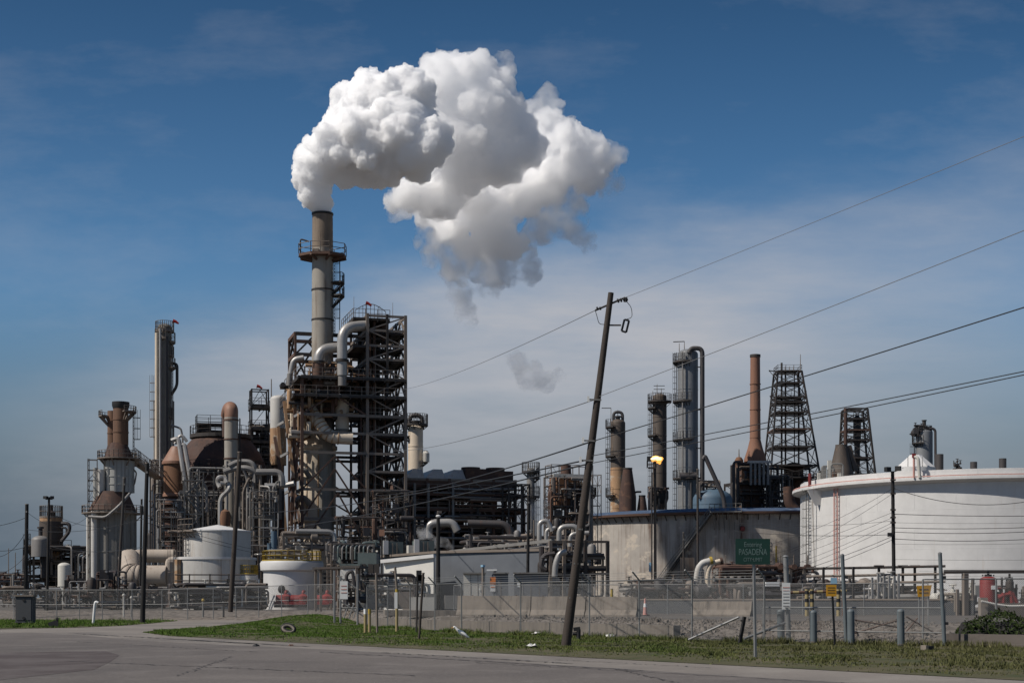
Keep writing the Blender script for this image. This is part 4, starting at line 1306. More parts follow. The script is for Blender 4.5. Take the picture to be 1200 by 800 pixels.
t = thing('regenerator', 'fat beige regenerator vessel inside the main steel structure', 'reactor', base(372, 202))
c = (X(372, 202), 202.0); r = W(21.5, 202)
shell(t, c, Z(611, 202), Z(528, 202), r, 'beige', 'flat', 48, bands=0)
MB().lathe((c[0], c[1], 0), [(W(19.5, 202), PAD), (W(19.5, 202), Z(613, 202)), (r * 1.02, Z(611, 202)), (r * 1.02, Z(608, 202))], 48).build('skirt', M['beige'], t)
MB().lathe((c[0], c[1], 0), [(r, Z(528, 202)), (r * 1.08, Z(527, 202)), (r * 1.08, Z(523, 202)), (r, Z(522, 202)), (r * .92, Z(500, 202)), (W(12, 202), Z(488, 202)), (W(12, 202), Z(470, 202))], 48).build('cone', M['beige'], t)
for y, px in ((556, 352), (588, 352)):
    pipe(t, [V(X(px - 3, 202), 201, Z(y + 6, 202)), V(X(px + 1, 202), 199.2, Z(y - 3, 202)), V(X(px + 9, 202), 198.8, Z(y - 4, 202)), V(X(px + 14, 202), 199.4, Z(y + 5, 202))], .35, 'pipe_grey', 1.5)
for px in (363, 376): pipe(t, [V(X(px, 202), 199.3, Z(608, 202)), V(X(px, 202), 199.3, Z(535, 202))], .09, 'beige_rust')
# ribbed elbow duct and riser
t = thing('ribbed_duct', 'beige ribbed elbow duct curving down across the regenerator top', 'duct', base(395, 196.5))
Yd = 197.2
pts = bend([P(362, 478, Yd + 1), P(372, 492, Yd), P(384, 512, Yd - .6), P(413, 513.5, Yd)], 3.5, 8)
MB().tube(pts, W(7.5, Yd), 22).build('elbow', M['beige'], t)
for i in range(2, len(pts) - 1, 2):
    d = (pts[i + 1] - pts[i - 1]).normalized(); MB().tube([pts[i] - d * .07, pts[i] + d * .07], W(8.2, Yd), 22).build('rib', M['beige_rust'], t)
MB().tube([P(401, 510, Yd + 1.5), P(401, 464, Yd + 1.5)], W(8.2, Yd), 24).build('riser', M['beige'], t)
MB().tube([P(401, 506, Yd + 1.5), P(401, 503, Yd + 1.5)], W(9, Yd), 24).build('band', M['steel_mid'], t)
MB().tube([P(386, 513, Yd + 2), P(386, 470, Yd + 2.5)], W(6, Yd), 20).build('inner_riser', M['col_brown'], t)
t = thing('overhead_elbow', 'broad silver elbow pipe bending right beside the stack foot', 'pipe', base(380, 197))
MB().tube(bend([P(373, 440, 197), P(373, 409, 197), P(402, 407, 198)], 2.6, 8), W(6, 197), 20).build('elbow', M['silver'], t)
MB().tube([P(373, 425, 197), P(373, 423, 197)], W(8, 197), 20).build('flange', M['steel_dark'], t)
MB().tube([P(373, 455, 197), P(373, 426, 197)], W(7, 197), 20).build('stub', M['steel_brown'], t)
t = thing('overhead_elbow', 'taller silver elbow pipe rising by the right tower deck', 'pipe', base(402, 196))
MB().tube(bend([P(401, 440, 196), P(401, 384, 196), P(430, 381, 198)], 3.0, 8), W(6, 196), 20).build('elbow', M['silver'], t)
MB().tube([P(401, 424, 196), P(401, 421, 196)], W(8, 196), 20).build('flange', M['steel_dark'], t)
MB().tube([P(401, 452, 196), P(401, 424, 196)], W(5, 196), 18).build('stub', M['pipe_grey'], t)
t = thing('small_elbow', 'small pale elbow pipe among beams left of the stack foot', 'pipe', base(349, 200))
MB().tube(bend([P(340, 440, 200), P(344, 421, 200), P(356, 419, 200)], 1.4, 8), W(3.2, 200), 16).build('elbow', M['silver'], t)
MB().tube([P(339, 452, 200), P(340, 438, 200)], W(3.6, 200), 16).build('stub', M['pipe_grey'], t)

# the steel
t = thing('steel_structure', 'huge dark open steel structure around the regenerator and stack foot', 'steel structure', (O0.x, O0.y, PAD))
uL, uM, uR, uE = 0.0, 8.4, 11.0, 13.4
v0, v1, v2 = 0.0, 6.0, 12.0
Lv = [zz(y) for y in (640, 608, 574, 531, 508, 487, 464, 443)]
for u in (uL, uM, uE):
    for v in (v0, v1, v2):
        top = zz(367) if u >= uM and v < v2 + 1 else (zz(443) if v == v0 else zz(394, 203))
        MB().bar(g2(o, u, v, PAD), g2(o, u, v, top), .36 if v == v0 else .3).build('column', M['steel_brown' if (u == uL) else ('steel_mid' if v == v0 else 'steel_dark')], t)
for v in (v0, v1): MB().bar(g2(o, uR, v, zz(464)), g2(o, uR, v, zz(367)), .3).build('column', M['steel_dark'], t)
for z in Lv:
    for v in (v0, v1, v2): MB().bar(g2(o, uL, v, z), g2(o, uE, v, z), .2, .34).build('beam', M['steel_mid' if v == v0 else 'steel_dark'], t)
    for u in (uL, uM, uE): MB().bar(g2(o, u, v0, z), g2(o, u, v2, z), .2, .36).build('beam', M['steel_mid' if u == uL else 'steel_dark'], t)
# upper left frame
for y in (394, 418):
    z = zz(y, 203)
    MB().bar(g2(o, uL, v1, z), g2(o, uM, v1, z), .35, .45).build('beam', M['steel_dark'], t)
    MB().bar(g2(o, uL, v2, z), g2(o, uM, v2, z), .35, .45).build('beam', M['steel_brown'], t)
    MB().bar(g2(o, uL, v1, z), g2(o, uL, v2, z), .35, .45).build('beam', M['steel_brown'], t)
for a, b in (((uL, v1, 443), (3.6, v1, 394)), ((uL, v1, 418), (2.6, v1, 394)), ((uL, v2, 443), (uL, v1, 418)), ((uL, v2, 418), (uL, v1, 394)), ((2.6, v2, 443), (uL, v2, 394)), ((5, v2, 418), (2.5, v2, 394))):
    MB().bar(g2(o, a[0], a[1], zz(a[2], 203)), g2(o, b[0], b[1], zz(b[2], 203)), .24).build('brace', M['steel_dark'], t)
MB().bar(g2(o, 3.6, v1, zz(443)), g2(o, 3.6, v1, zz(394, 203)), .3).build('column', M['steel_dark'], t)
# right tower levels
Tv = [zz(y) for y in (620, 596, 552, 420, 404, 386, 369)]
for z in Tv:
    MB().bar(g2(o, uM, v0, z), g2(o, uE, v0, z), .18, .3).build('beam', M['steel_mid'], t)
    MB().bar(g2(o, uM, v2, z), g2(o, uE, v2, z), .26, .45).build('beam', M['steel_dark'], t)
    for u in (uM, uE): MB().bar(g2(o, u, v0, z), g2(o, u, v2, z), .2, .34).build('beam', M['steel_mid'], t)
r_ = random.Random(3)
allz = sorted(Lv + Tv)
for i, (a, b) in enumerate(zip(allz, allz[1:])):
    if b - a < .8: continue
    for f, (p, q) in (('r', (v0, v1)), ('r', (v1, v2)), ('f', (uM, uE)), ('b', (uM, uE)), ('b2', (uL, uM))):
        if f == 'b2' and (a > zz(445) or r_.random() < .4): continue
        mid = (p + q) / 2
        pt = (lambda s, z: g2(o, uE, s, z)) if f == 'r' else ((lambda s, z: g2(o, s, v0, z)) if f == 'f' else (lambda s, z: g2(o, s, v2, z)))
        if f == 'f':
            mb = MB().bar(pt(p, a), pt(q, b), .16) if i % 2 else MB().bar(pt(q, a), pt(p, b), .16)
        else:
            mb = MB().bar(pt(p, a), pt(mid, b), .2).bar(pt(q, a), pt(mid, b), .2)
        mb.build('brace', M['steel_mid' if f in 'rf' else 'steel_dark'], t)
# big cross braces of the lower front and left faces
for (ua, za, ub, zb) in ((0, 608, 4.2, 550), (4.2, 550, 8.4, 608), (0, 640, 4.6, 578), (4.6, 578, 8.4, 640), (0, 574, 4.2, 535), (8.4, 574, 4.2, 535), (0, 487, 3.5, 466), (8.4, 487, 4.6, 466)):
    MB().bar(g2(o, ua, v0, zz(za)), g2(o, ub, v0, zz(zb)), .2).build('brace', M['steel_brown'], t)
for (va, za, vb, zb) in ((0, 640, 6, 574), (12, 640, 6, 574), (0, 574, 6, 531), (12, 574, 6, 531), (0, 531, 6, 487), (12, 531, 6, 487), (0, 487, 12, 464), (0, 695, 6, 640), (12, 695, 6, 640)):
    MB().bar(g2(o, uL, va, zz(za)), g2(o, uL, vb, zz(zb)), .24).build('brace', M['steel_brown'], t)
# decks
for y, u0, u1, a, b, sd in ((443, -.6, 13.4, -.5, 12.2, 'fl'), (464, -1.2, 13.4, -.6, 12.2, 'fl'), (487, 8.4, 13.4, 0, 7, 'fr'), (508, 8.4, 13.6, 1, 7, 'fr'),                              (531, 8.4, 13.4, 3, 8, 'r'), (552, 8.6, 13.4, .5, 6, 'r'), (574, 8.4, 13.4, 3, 10, ''), (420, 8.4, 13.4, .5, 7, 'r'), (404, 9, 13.4, 2, 6, 'r'), (386, 8.4, 13.5, 1, 8, 'r'), (371, 6.6, 11.4, .3, 9, 'fl'), (404, 6.6, 8.6, 0, 8, 'f'), (608, 8.4, 13.4, 4, 12, ''), (640, 4.5, 13.4, 1, 12, 'f')):
    deck(t, o, u0, u1, a, b, zz(y), 'steel_dark', bool(sd), .3, sides=sd, rmat='steel_mid')
# curved handrail and mast crowd on top of the tower
rb = MB()
q = [g2(o, 7.0 + .5 * k, 1.0, zz(371) + 1.0 + .9 * math.sin(PI * k / 8)) for k in range(9)]
for a, b in zip(q, q[1:]): rb.bar(a, b, .08)
for p in q: rb.bar(p, V(p.x, p.y, zz(371)), .06)
rb.build('railing', M['steel_mid'], t)
flag(t, g2(o, 8.4, 1, zz(367)), 1.6, .7)
for u, h in ((10.3, 1.6), (12, 2.1), (6.9, 2.6)): mast(t, g2(o, u, 1.4, zz(369)), h)
# what fills the tower: an inner shaft, pipes, drums and boxes
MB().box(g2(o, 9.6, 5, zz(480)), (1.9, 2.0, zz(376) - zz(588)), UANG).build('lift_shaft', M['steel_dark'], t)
clutter(t, o, 8.4, 11.2, 1, 7, zz(640), zz(372), 40, 41, ('pipe_dark', 'steel_dark', 'steel_brown', 'steel_mid'), (.08, .28), 6, 10, 14)
MB().bar(g2(o, 7.7, .6, zz(650)), g2(o, 7.7, .6, zz(480)), .2).build('drain_pipe', M['rust'], t)
# left bay pipes, lit ends
t = thing('reactor_piping', 'rust and beige pipes crowded between the regenerator and left columns', 'pipes', g2(o, -1, 3, PAD))
clutter(t, o, -1.6, 1.4, .5, 10, zz(512), zz(446), 20, 51, ('beige', 'beige_rust', 'pipe_grey', 'steel_brown', 'pipe_dark'), (.1, .34), 5, 6, 14)
clutter(t, o, 1, 8.4, .5, 6, zz(487), zz(425), 40, 52, ('steel_brown', 'pipe_dark', 'steel_dark', 'pipe_grey', 'beige_rust'), (.1, .32), 8, 8, 14)
for a, b in (((326, 500), (336, 640)), ((346, 470), (341, 640)), ((333, 470), (344, 560)), ((352, 500), (341, 600)), ((322, 512), (330, 560))):
    MB().bar(P(*a, 197), P(*b, 196), .36).build('strut', M['beige_rust' if a[0] in (326, 333) else 'steel_brown'], t)
for (x, y) in ((328, 496), (349, 485), (333, 532), (334, 577)):
    MB().bar(P(x - 4, y + 3, 196), P(x + 5, y - 2, 195.5), .3).build('crossbar', M['silver'], t)
t = thing('foot_platform', 'grey platform and stairs crowding the foot of the regenerator', 'platform', base(350, 170))
o7 = base(332, 172); o7 = (o7.x, o7.y)
frame(t, o7, [0, 3.2, 6.2], [0, 3], [Z(640, 172), Z(628, 172)], .22, 'steel_mid', brace=.6, seed=19)
deck(t, o7, 0, 6.2, 0, 3, Z(640, 172), 'steel_mid')
clutter(t, o7, 0, 6, 0, 3, Z(645, 172), Z(622, 172), 16, 56, ('steel_mid', 'pipe_grey', 'silver'), (.07, .2), 2, 4, 8)
MB().tube([P(321, 645, 168), P(321, 622, 168)], .32, 14).build('blue_cylinder', M['blue_drum'], t)
MB().tube([P(316, 645, 168), P(316, 636, 168)], .26, 14).build('blue_cylinder', M['blue_drum'], t)

for i, (px, y0, y1, Ys_, nu, lb) in enumerate(((398, 655, 606, 184, 3, 'thin grey scaffold right of the regenerator skirt'), (440, 655, 575, 188, 3, 'thin grey scaffold below the tower end of the structure'))):
    t = thing('scaffold', lb, 'scaffold', base(px, Ys_), group='thin scaffolds')
    os2 = base(px, Ys_); ys = np.arange(y0, y1, -12)
    frame(t, (os2.x, os2.y), [1.4 * k for k in range(nu + 1)], [0, 1.4], [Z(y, Ys_) for y in ys], .1, 'steel_mid', brace=.35, seed=70 + i)
    clutter(t, (os2.x, os2.y), -.4, 1.4 * nu + .4, -.8, 1.4, 1.5, Z(y1, Ys_), 40, 170 + i, ('pipe_dark', 'steel_dark', 'steel_brown', 'pipe_grey'), (.05, .14), 3, 6, 14)
# ---- dark air cooler bank to the right
Y = 208
t = thing('air_cooler_bank', 'long black cooler structure with silver and rust hoods on top', 'cooler bank', base(540, Y))
oc = base(474, Y - 3); oc = (oc.x, oc.y)
wl = W(128, Y) / .961
zs = [Z(y, Y) for y in (640, 618, 596, 580, 563)]
us = [wl * k / 5 for k in range(6)]
frame(t, oc, us, [0, 5, 10], zs, .36, 'steel_brown', brace=.4, seed=22, bmat='steel_mid')
deck(t, oc, 0, wl, 0, 10, Z(563, Y), 'steel_brown', False, 1.0)
deck(t, oc, 0, wl + .8, -.4, 10, Z(578, Y), 'steel_brown', True, .4, 'fr', rmat='steel_mid')
deck(t, oc, 0, wl + 1.2, -.2, 10, Z(596, Y), 'steel_brown', True, .4, 'fr', rmat='steel_mid')
deck(t, oc, 0, wl, .5, 10, Z(618, Y), 'steel_dark', False, .6)
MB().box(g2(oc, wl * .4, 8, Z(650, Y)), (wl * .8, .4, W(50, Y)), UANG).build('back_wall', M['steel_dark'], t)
clutter(t, oc, 0, wl, -.3, 7, 1.5, Z(580, Y), 96, 61, ('pipe_dark', 'steel_brown', 'pipe_dark', 'rust', 'steel_mid'), (.1, .36), 22, 26, 30)


clutter(t, oc, -.2, wl + 1, -1.6, -.2, Z(630, Y), Z(572, Y), 4, 62, ('steel_dark', 'steel_brown'), (.08, .2), 0, 0, 0)
for i in range(34):
    rr2 = random.Random(i * 7 + 1); u = rr2.uniform(0, wl - 3); z = Z(rr2.uniform(572, 632), Y); L2 = rr2.uniform(2, 9)
    q = [g2(oc, u, -.5 - rr2.random(), z), g2(oc, min(wl, u + L2), -.5, z)]
    if i % 3 == 0: q.append(q[-1] - V(0, 0, rr2.uniform(1, 3)))
    pipe(t, q, rr2.uniform(.06, .17), rr2.choice(('pipe_grey', 'steel_mid', 'steel_brown', 'pipe_dark', 'rust')), n=7, name='cooler_pipe')
def hood(u0, u1, mt):
    z = Z(562.5, Y); h = W(12.5, Y); d = .6
    a = [g2(oc, u0, 0, z), g2(oc, u1, 0, z), g2(oc, u1, 9.6, z), g2(oc, u0, 9.6, z)]
    b = [g2(oc, u0 + 1.35, 1.2, z + h), g2(oc, u1 - .15, 1.2, z + h), g2(oc, u1 - .15, 8, z + h), g2(oc, u0 + 1.35, 8, z + h)]
    m_ = [p + V(0, 0, h * .12) for p in a]
    mb = MB().add(a + m_ + b, [(0, 1, 5, 4), (1, 2, 6, 5), (2, 3, 7, 6), (3, 0, 4, 7), (4, 5, 9, 8), (5, 6, 10, 9), (6, 7, 11, 10), (7, 4, 8, 11), (8, 9, 10, 11), (3, 2, 1, 0)])
    mb.build('fan_hood', M[mt], t)


hw = W(24.5, Y)
for k in range(3): hood(k * hw + .06, (k + 1) * hw - .06, 'silver')
for u0, u1, y in ((3 * hw, 3 * hw + 2.9, 549), (3 * hw + 2.9, 4 * hw + 2.6, 552), (4 * hw + 2.6, wl - .2, 551)):
    MB().prism([g2(oc, u0, .3, 0), g2(oc, u1, .3, 0), g2(oc, u1, 9, 0), g2(oc, u0, 9, 0)], Z(562.4, Y), Z(y, Y)).build('fan_box', M['rust'], t)
for u in (3 * hw + 1.4, wl - 2): 
    q = g2(oc, u, 3, Z(550, Y)); MB().lathe(q, [(1.3, -.3), (1.3, .5), (1.2, .5), (.01, .45)], 20).build('fan_ring', M['steel_brown'], t)
for u in (1.2, wl * .2, wl * .42): MB().bar(g2(oc, u, -.8, PAD), g2(oc, u, -.8, Z(568, Y)), .3).build('outer_post', M['steel_grey'], t)
MB().bar(g2(oc, wl * .3, -.8, Z(622, Y)), g2(oc, wl * .42, -.8, Z(604, Y)), .25).build('brace', M['steel_brown'], t)
for k, u in enumerate((wl * .58, wl * .6, wl * .65)): MB().box(g2(oc, u, 1.5, Z(605 - k, Y)), (.5, .3, .9), UANG).build('painted_lit_spot', M['cabinet'], t)  # pale boxes: lit bits inside the dark bank, brightness put into their colour
pipe(t, [P(502, 630, 200), P(502, 613, 200), P(530, 612, 200), P(536, 622, 200)], .55, 'silver', 1.4, 14)
pipe(t, [P(548, 613, 198), P(592, 614, 198), P(600, 625, 198), P(600, 640, 198)], .5, 'pipe_dark', 1.4, 14)
# end bay clutter with railings
o8 = base(596, 205); o8 = (o8.x, o8.y)
frame(t, o8, [0, 1.8, 2.9], [0, 3], [Z(y, 205) for y in (630, 612, 596, 580, 567)], .2, 'steel_dark', brace=.5, seed=25)
# column behind the cooler
def column(name, label, px, Y, ytop, wpx, mat, rings, side=PI, lad=True, top='dome', lower=None, masts=(), group=None, zb=PAD, lower_mat=None, loop=False):
    t = thing(name, label, 'column', base(px, Y, zb), group)
    c = (X(px, Y), float(Y)); r = W(wpx / 2, Y)
    shell(t, c, zb, Z(ytop, Y) - (r * .55 if top == 'dome' else 0), r, mat, top, 36, bands=4)
    if lower: shell(t, c, zb + .02, Z(lower, Y), r * 1.02, lower_mat or 'beige_rust', 'flat', 36, 'lower_section', 4)
    for y, a0, a1 in rings: ring_platform(t, c, Z(y, Y), r, r + W(6.5, Y) * .9, a0, a1, 'steel_dark', t=.3, h=1.5)
    if lad:
        a = side; ys = sorted([q[0] for q in rings] + [ytop + 4])
        ladder(t, (c[0] + r * math.cos(a), c[1] + r * math.sin(a)), zb + 1, Z(ys[0], Y), a, .6)
    for px2, y0, y1 in masts: mast(t, P(px2, y0, Y), Z(y1, Y) - Z(y0, Y), .09)
    if loop:
        q = P(px, ytop, Y)
        pipe(t, [q + V(-.9, 0, -.2), q + V(-.9, 0, 1.5), q + V(1.0, 0, 1.5), q + V(1.0, 0, -.6)], .32, 'pipe_dark', .9, 12)
        MB().lathe((q.x, q.y, q.z - .2), [(.5, 0), (.5, .6), (.8, .6), (.8, .85), (.01, .85)], 12).build('nozzle', M['pipe_dark'], t)
    return t


L_, FULL = PI, 2 * PI
t = column('slim_column', 'beige column with crowned platform behind the cooler bank', 487, 232, 498, 17.5, 'beige', ((497, 0, FULL), (511, PI * .7, PI * 1.2), (540, -.9, .6)), PI, True, 'dome', None, ((481, 495, 484), (487, 490, 483), (493, 495, 486)), loop=True)
MB().lathe((X(499, 231), 231, Z(541, 231)), [(.01, 0), (.55, 0), (.55, 1.3), (.3, 1.6), (.01, 1.65)], 14).build('side_vessel', M['cabinet'], t)
column('small_grey_column', 'slim grey column right of the cooler bank, steam at its foot', 622, 262, 548, 9.5, 'steel_grey', ((552, 0, FULL), (559, -.8, .8), (581, 0, FULL)), -.2, True, 'dome', None, ((619, 550, 542), (626, 552, 545)))
# two low steam leaks
def puff(name, label, items, Y, seed, dens):
    t = thing(name, label, 'steam', P(items[0][0], items[0][1], Y))
    steam_part(billow_mesh(B(items, Y), seed, (10, .45), (5, .4), .3, .8, 1.5), 'billow', steam_mat(name + ' vapour', dens, .1, .5), t)


puff('steam_leak', 'small white steam cloud right of the black cooler bank', [(604, 618, 9, 0), (615, 607, 12, 0), (628, 598, 10, 0), (640, 588, 6, 0), (622, 612, 9, 0), (634, 602, 8, 0)], 214, 4, .32)
puff('steam_leak', 'low white steam puff beside the dark pole at the cooler foot', [(500, 627, 8, 0), (508, 634, 8, 0), (516, 636, 7, 0), (522, 634, 6, 0), (494, 622, 6, 0), (528, 641, 5, 0)], 176, 6, .5)

# furnace wrapped in scaffolding
Y = 226
t = thing('scaffolded_furnace', 'brown furnace with stub chimney wrapped in scaffolding', 'furnace', base(666, Y))
of = base(651, Y); of = (of.x, of.y)
MB().box(g2(of, 2.1, 2.2, (Z(592, Y) + Z(558, Y)) / 2), (3.6, 3.6, Z(558, Y) - Z(592, Y)), UANG).build('firebox', M['rust_orange'], t)
q = g2(of, 2.3, 2.2, 0)
MB().lathe((q.x, q.y, 0), [(W(9, Y), Z(558, Y)), (W(6.5, Y), Z(552, Y)), (W(6, Y), Z(543, Y)), (W(5, Y), Z(543, Y)), (.01, Z(546, Y))], 24).build('chimney', M['rust'], t)
frame(t, of, [-.4, 1.4, 2.9, 4.4], [0, 4.4], [Z(y, Y) for y in (628, 616, 604, 592, 580, 568, 557)], .16, 'steel_mid', brace=.5, seed=33, bmat='steel_dark')
MB().bar(g2(of, -.4, -.1, Z(557, Y)), g2(of, 4.4, -.1, Z(557, Y)), .3, .5).build('top_girder', M['cabinet'], t)
os_ = base(646, Y + 5); os_ = (os_.x, os_.y)
frame(t, os_, [0, 2.2, 4.4, 6.6], [0, 3], [Z(y, Y + 5) for y in (604, 592, 580, 568, 556, 544)], .12, 'steel_mid', brace=.6, seed=34)
for y in (592, 604): deck(t, of, -.6, 5, -.5, 4, Z(y, Y), 'steel_dark')
clutter(t, of, -.8, 5, -.8, 1, Z(640, Y), Z(560, Y), 44, 35, ('steel_mid', 'pipe_dark', 'steel_brown', 'pipe_grey'), (.06, .2), 4, 8, 30)
t = thing('clad_column', 'short grey column half hidden behind the leaning pole', 'column', base(689, 228))
c = (X(688, 228), 228.0); shell(t, c, PAD, Z(568, 228), W(7, 228), 'blue_grey', 'flat', bands=2); ring_platform(t, c, Z(580, 228), W(7, 228), W(11, 228), -PI, PI / 3)
o9 = base(694, 227); frame(t, (o9.x, o9.y), [0, 1.4], [0, 1.6], [Z(y, 227) for y in (604, 592, 580, 568, 556)], .1, 'steel_mid', brace=.7, seed=36)

# ground level piping between cooler bank and the grey tank
Y = 176
t = thing('pipe_yard', 'bright and dark pipes jumbled behind the grey building roof', 'pipes', base(640, Y))
oy = base(560, Y); oy = (oy.x, oy.y)
clutter(t, oy, 0, 13, 0, 9, 1.2, Z(625, Y), 60, 71, ('pipe_grey', 'pipe_dark', 'silver', 'steel_mid', 'pipe_dark'), (.08, .26), 8, 12, 30)
for pts, rd in (([(655, 634), (655, 617), (676, 616), (680, 630)], .3), ([(640, 632), (640, 620), (651, 618)], .22), ([(632, 640), (632, 612), (641, 609), (647, 622)], .28), ([(668, 640), (668, 625), (690, 624)], .24)):
    pipe(t, [P(x, y, Y - 2) for x, y in pts], rd, 'silver', 1.2, 14)
for px in (626, 644, 663, 681): MB().bar(base(px, Y), P(px, 606 + (px % 5) * 3, Y), .16).build('post', M['steel_mid'], t)
# pipe bridge in front
Y = 134
t = thing('pipe_bridge', 'long grey pipe bridge sloping up over the grey building', 'pipe rack', base(600, Y))
a, b = P(528, 646, Y + 22), P(648, 633, Y - 2)
for dz in (0, -.8):
    MB().bar(a + V(0, 0, dz), b + V(0, 0, dz), .3, .28).build('rail_beam', M['steel_grey'], t)
for i in range(3): MB().tube([a + V(0, .5 + .5 * i, -.4), b + V(0, .5 + .5 * i, -.4)], .14, 8).build('pipe', M['pipe_grey'], t)
for k in (0, .16, .38, .58, .77, .97):
    q = a.lerp(b, k); MB().bar(V(q.x, q.y, PAD), q, .28).build('leg', M['steel_grey'], t)
Y = 128
t = thing('pipe_rack', 'black pipe rack frame standing left of the grey tank', 'pipe rack', base(680, Y))
orr = base(645, Y); orr = (orr.x, orr.y)
for px in (645, 661, 686, 712):
    for v in (0, 1.8): MB().bar(V(X(px, Y + v), Y + v, PAD), V(X(px, Y + v), Y + v, Z(633.5, Y)), .26).build('post', M['steel_mid' if px < 670 else 'steel_dark'], t)
for y in (634.5, 664, 672): 
    for v in (0, 1.8): MB().bar(P(645, y, Y + v), P(712, y, Y + v), .16, .2).build('beam', M['steel_dark'], t)
for i, (y, x0, x1) in enumerate(((650, 640, 708), (653, 648, 709), (667, 645, 711), (662, 650, 690))): MB().tube([P(x0, y, Y + .5 + .3 * i), P(x1, y, Y + .5 + .3 * i)], .14 + .03 * (i % 2), 8).build('pipe', M['pipe_grey' if i % 2 else 'pipe_dark'], t)
pipe(t, [P(650, 675, Y - .6), P(651, 660, Y - .6), P(656, 648, Y - .6), P(664, 646, Y - .6)], .26, 'silver', .8, 12)
pipe(t, [P(640, 668, Y), P(634, 664, Y), P(636, 650, Y), P(650, 648, Y)], .2, 'pipe_dark', .6)
clutter(t, orr, -.6, 4.8, 0, 1.8, 1.2, Z(640, Y), 22, 72, ('pipe_dark', 'pipe_grey', 'steel_dark'), (.06, .16), 3, 4, 16)

# ---- grey building, cabinets, roof machines
Y = 150
t = thing('control_building', 'low blue grey metal building with white front bay', 'building', base(575, Y))
bz = Z(650, 143)
MB().prism([(X(439, Y + 4), Y + 4), (X(509, 138), 138), (X(646, 128), 128 + 3), (X(668, 146), 146), (X(470, Y + 22), Y + 22)], PAD, bz).build('wall', M['wall_grey'], t)
mb = MB(); 
pz = [(X(438.5, Y + 4) - .1, Y + 3.8), (X(509, 138), 137.75), (X(646, 128) + .1, 130.8), (X(668, 146) + .3, 146), (X(470, Y + 22), Y + 22.3)]
mb.prism(pz, bz + .003, bz + .22); mb.build('roof', M['steel_mid'], t)
Yf = 132
w0 = [(X(450, Yf + 3), Yf + 3), (X(508, Yf), Yf), (X(510, Yf + 4), Yf + 4), (X(452, Yf + 7), Yf + 7)]
MB().prism(w0, PAD, Z(656, Yf)).build('front_bay', M['wall_white'], t)
MB().bar(V(w0[0][0] - .2, w0[0][1] - .15, Z(656.5, Yf)), V(w0[1][0] + .1, w0[1][1] - .15, Z(651, Yf)), .35, .3).build('roof_trim', M['white'], t)
mb = MB(); mb.add([V(*w0[0], Z(656, Yf) + .01), V(*w0[1], Z(656, Yf) + .01), V(*w0[1], Z(651, Yf)), V(*w0[2], Z(656, Yf) + .01), V(*w0[2], Z(651, Yf)), V(*w0[3], Z(656, Yf) + .01)], [(0, 1, 2), (1, 3, 4, 2), (0, 2, 4, 5)]); mb.build('gable', M['wall_white'], t)
d_ = (V(*w0[1], 0) - V(*w0[0], 0)).normalized(); q = V(*w0[0], 0) + d_ * 2.6
MB().box((q.x, q.y - .04, PAD + 1.1), (1.0, .1, 2.1), math.atan2(d_.y, d_.x)).build('door', M['steel_mid'], t)
MB().box(P(583, 667.5, 134.2), (1.9, .12, .14)).build('wall_light', M['sign_white'], t)
MB().box(P(561, 668, 135.6), (.9, .12, .6)).build('window', M['steel_dark'], t)
for i, (px, Yh) in enumerate(((455, 150), (491, 147))):
    zr = bz + .22
    t = thing('air_conditioner', ('rooftop air conditioner nearer the steel structure, white end panel', 'rooftop air conditioner nearer the dark pole, white end panel')[i], 'air conditioner', (X(px, Yh), Yh, zr), group='rooftop air conditioners')
    MB().box((X(px + 5, Yh), Yh, zr + .62), (W(22, Yh), 1.5, 1.24), UANG).build('housing', M['hvac'], t)
    MB().box((X(px - 2, Yh), Yh - .95, zr + .7), (W(6, Yh), .16, 1.35), UANG).build('end_panel', M['white'], t)
    MB().box((X(px - 9, Yh), Yh - .6, zr + .4), (W(8, Yh), .9, .8), UANG).build('compressor_box', M['cabinet'], t)
    MB().lathe((X(px + 7, Yh), Yh, zr + 1.24), [(.45, 0), (.45, .15), (.4, .15), (.01, .08)], 18).build('fan', M['black'], t)
    for k in range(3): MB().box((X(px + 1 + 5 * k, Yh), Yh - .8, zr + .6), (.08, .05, 1.1), UANG).build('corner_trim', M['steel_mid'], t)
Y = 140
t = thing('pump_house', 'white walled shed with green grey equipment racks on its roof', 'shed', base(412, Y))
MB().box(base(412, Y) + V(0, 0, 2.0), (W(22, Y), 3, 4.0), 0).build('wall', M['wall_white'], t)
MB().box(base(412, Y) + V(0, 0, 4.08), (W(24, Y), 3.3, .16), 0).build('roof', M['hvac'], t)
MB().box(base(432, Y + 2) + V(0, 0, 2.6), (W(22, Y), 3, 5.2), 0).build('side_block', M['hvac'], t)
for px in (425, 434, 441): MB().box(V(X(px, Y), Y + .4, Z(668, Y)), (W(6, Y), .15, 1.2)).build('window', M['steel_dark'], t)
ob = base(388, Y + 2); ob = (ob.x, ob.y)
frame(t, ob, [0, 2, 4], [0, 2], [Z(y, Y) for y in (660, 646, 636)], .16, 'steel_mid', brace=.3, seed=44)
for k in range(9): pipe(t, [P(391 + 5 * k, 655, Y + 1), P(391 + 5 * k, 639 + k % 3, Y + 1), P(393.5 + 5 * k, 639, Y + 2)], .07, 'hvac' if k % 2 else 'pipe_grey', .3)
clutter(t, ob, 0, 4.6, 0, 2, Z(665, Y), Z(634, Y), 24, 45, ('hvac', 'pipe_grey', 'steel_mid', 'pipe_dark'), (.06, .16), 3, 8, 16)
MB().box(P(447.5, 624, Y + 8), (W(6.5, Y), .1, W(8, Y))).build('notice_board', M['copper'], t)
MB().bar(base(447.5, Y + 8.2), P(447.5, 620, Y + 8.2), .14).build('board_post', M['steel_dark'], t)
Y = 118
t = thing('open_shelter', 'dark flat roofed open shelter on steel posts by red pumps', 'shelter', base(398, Y))
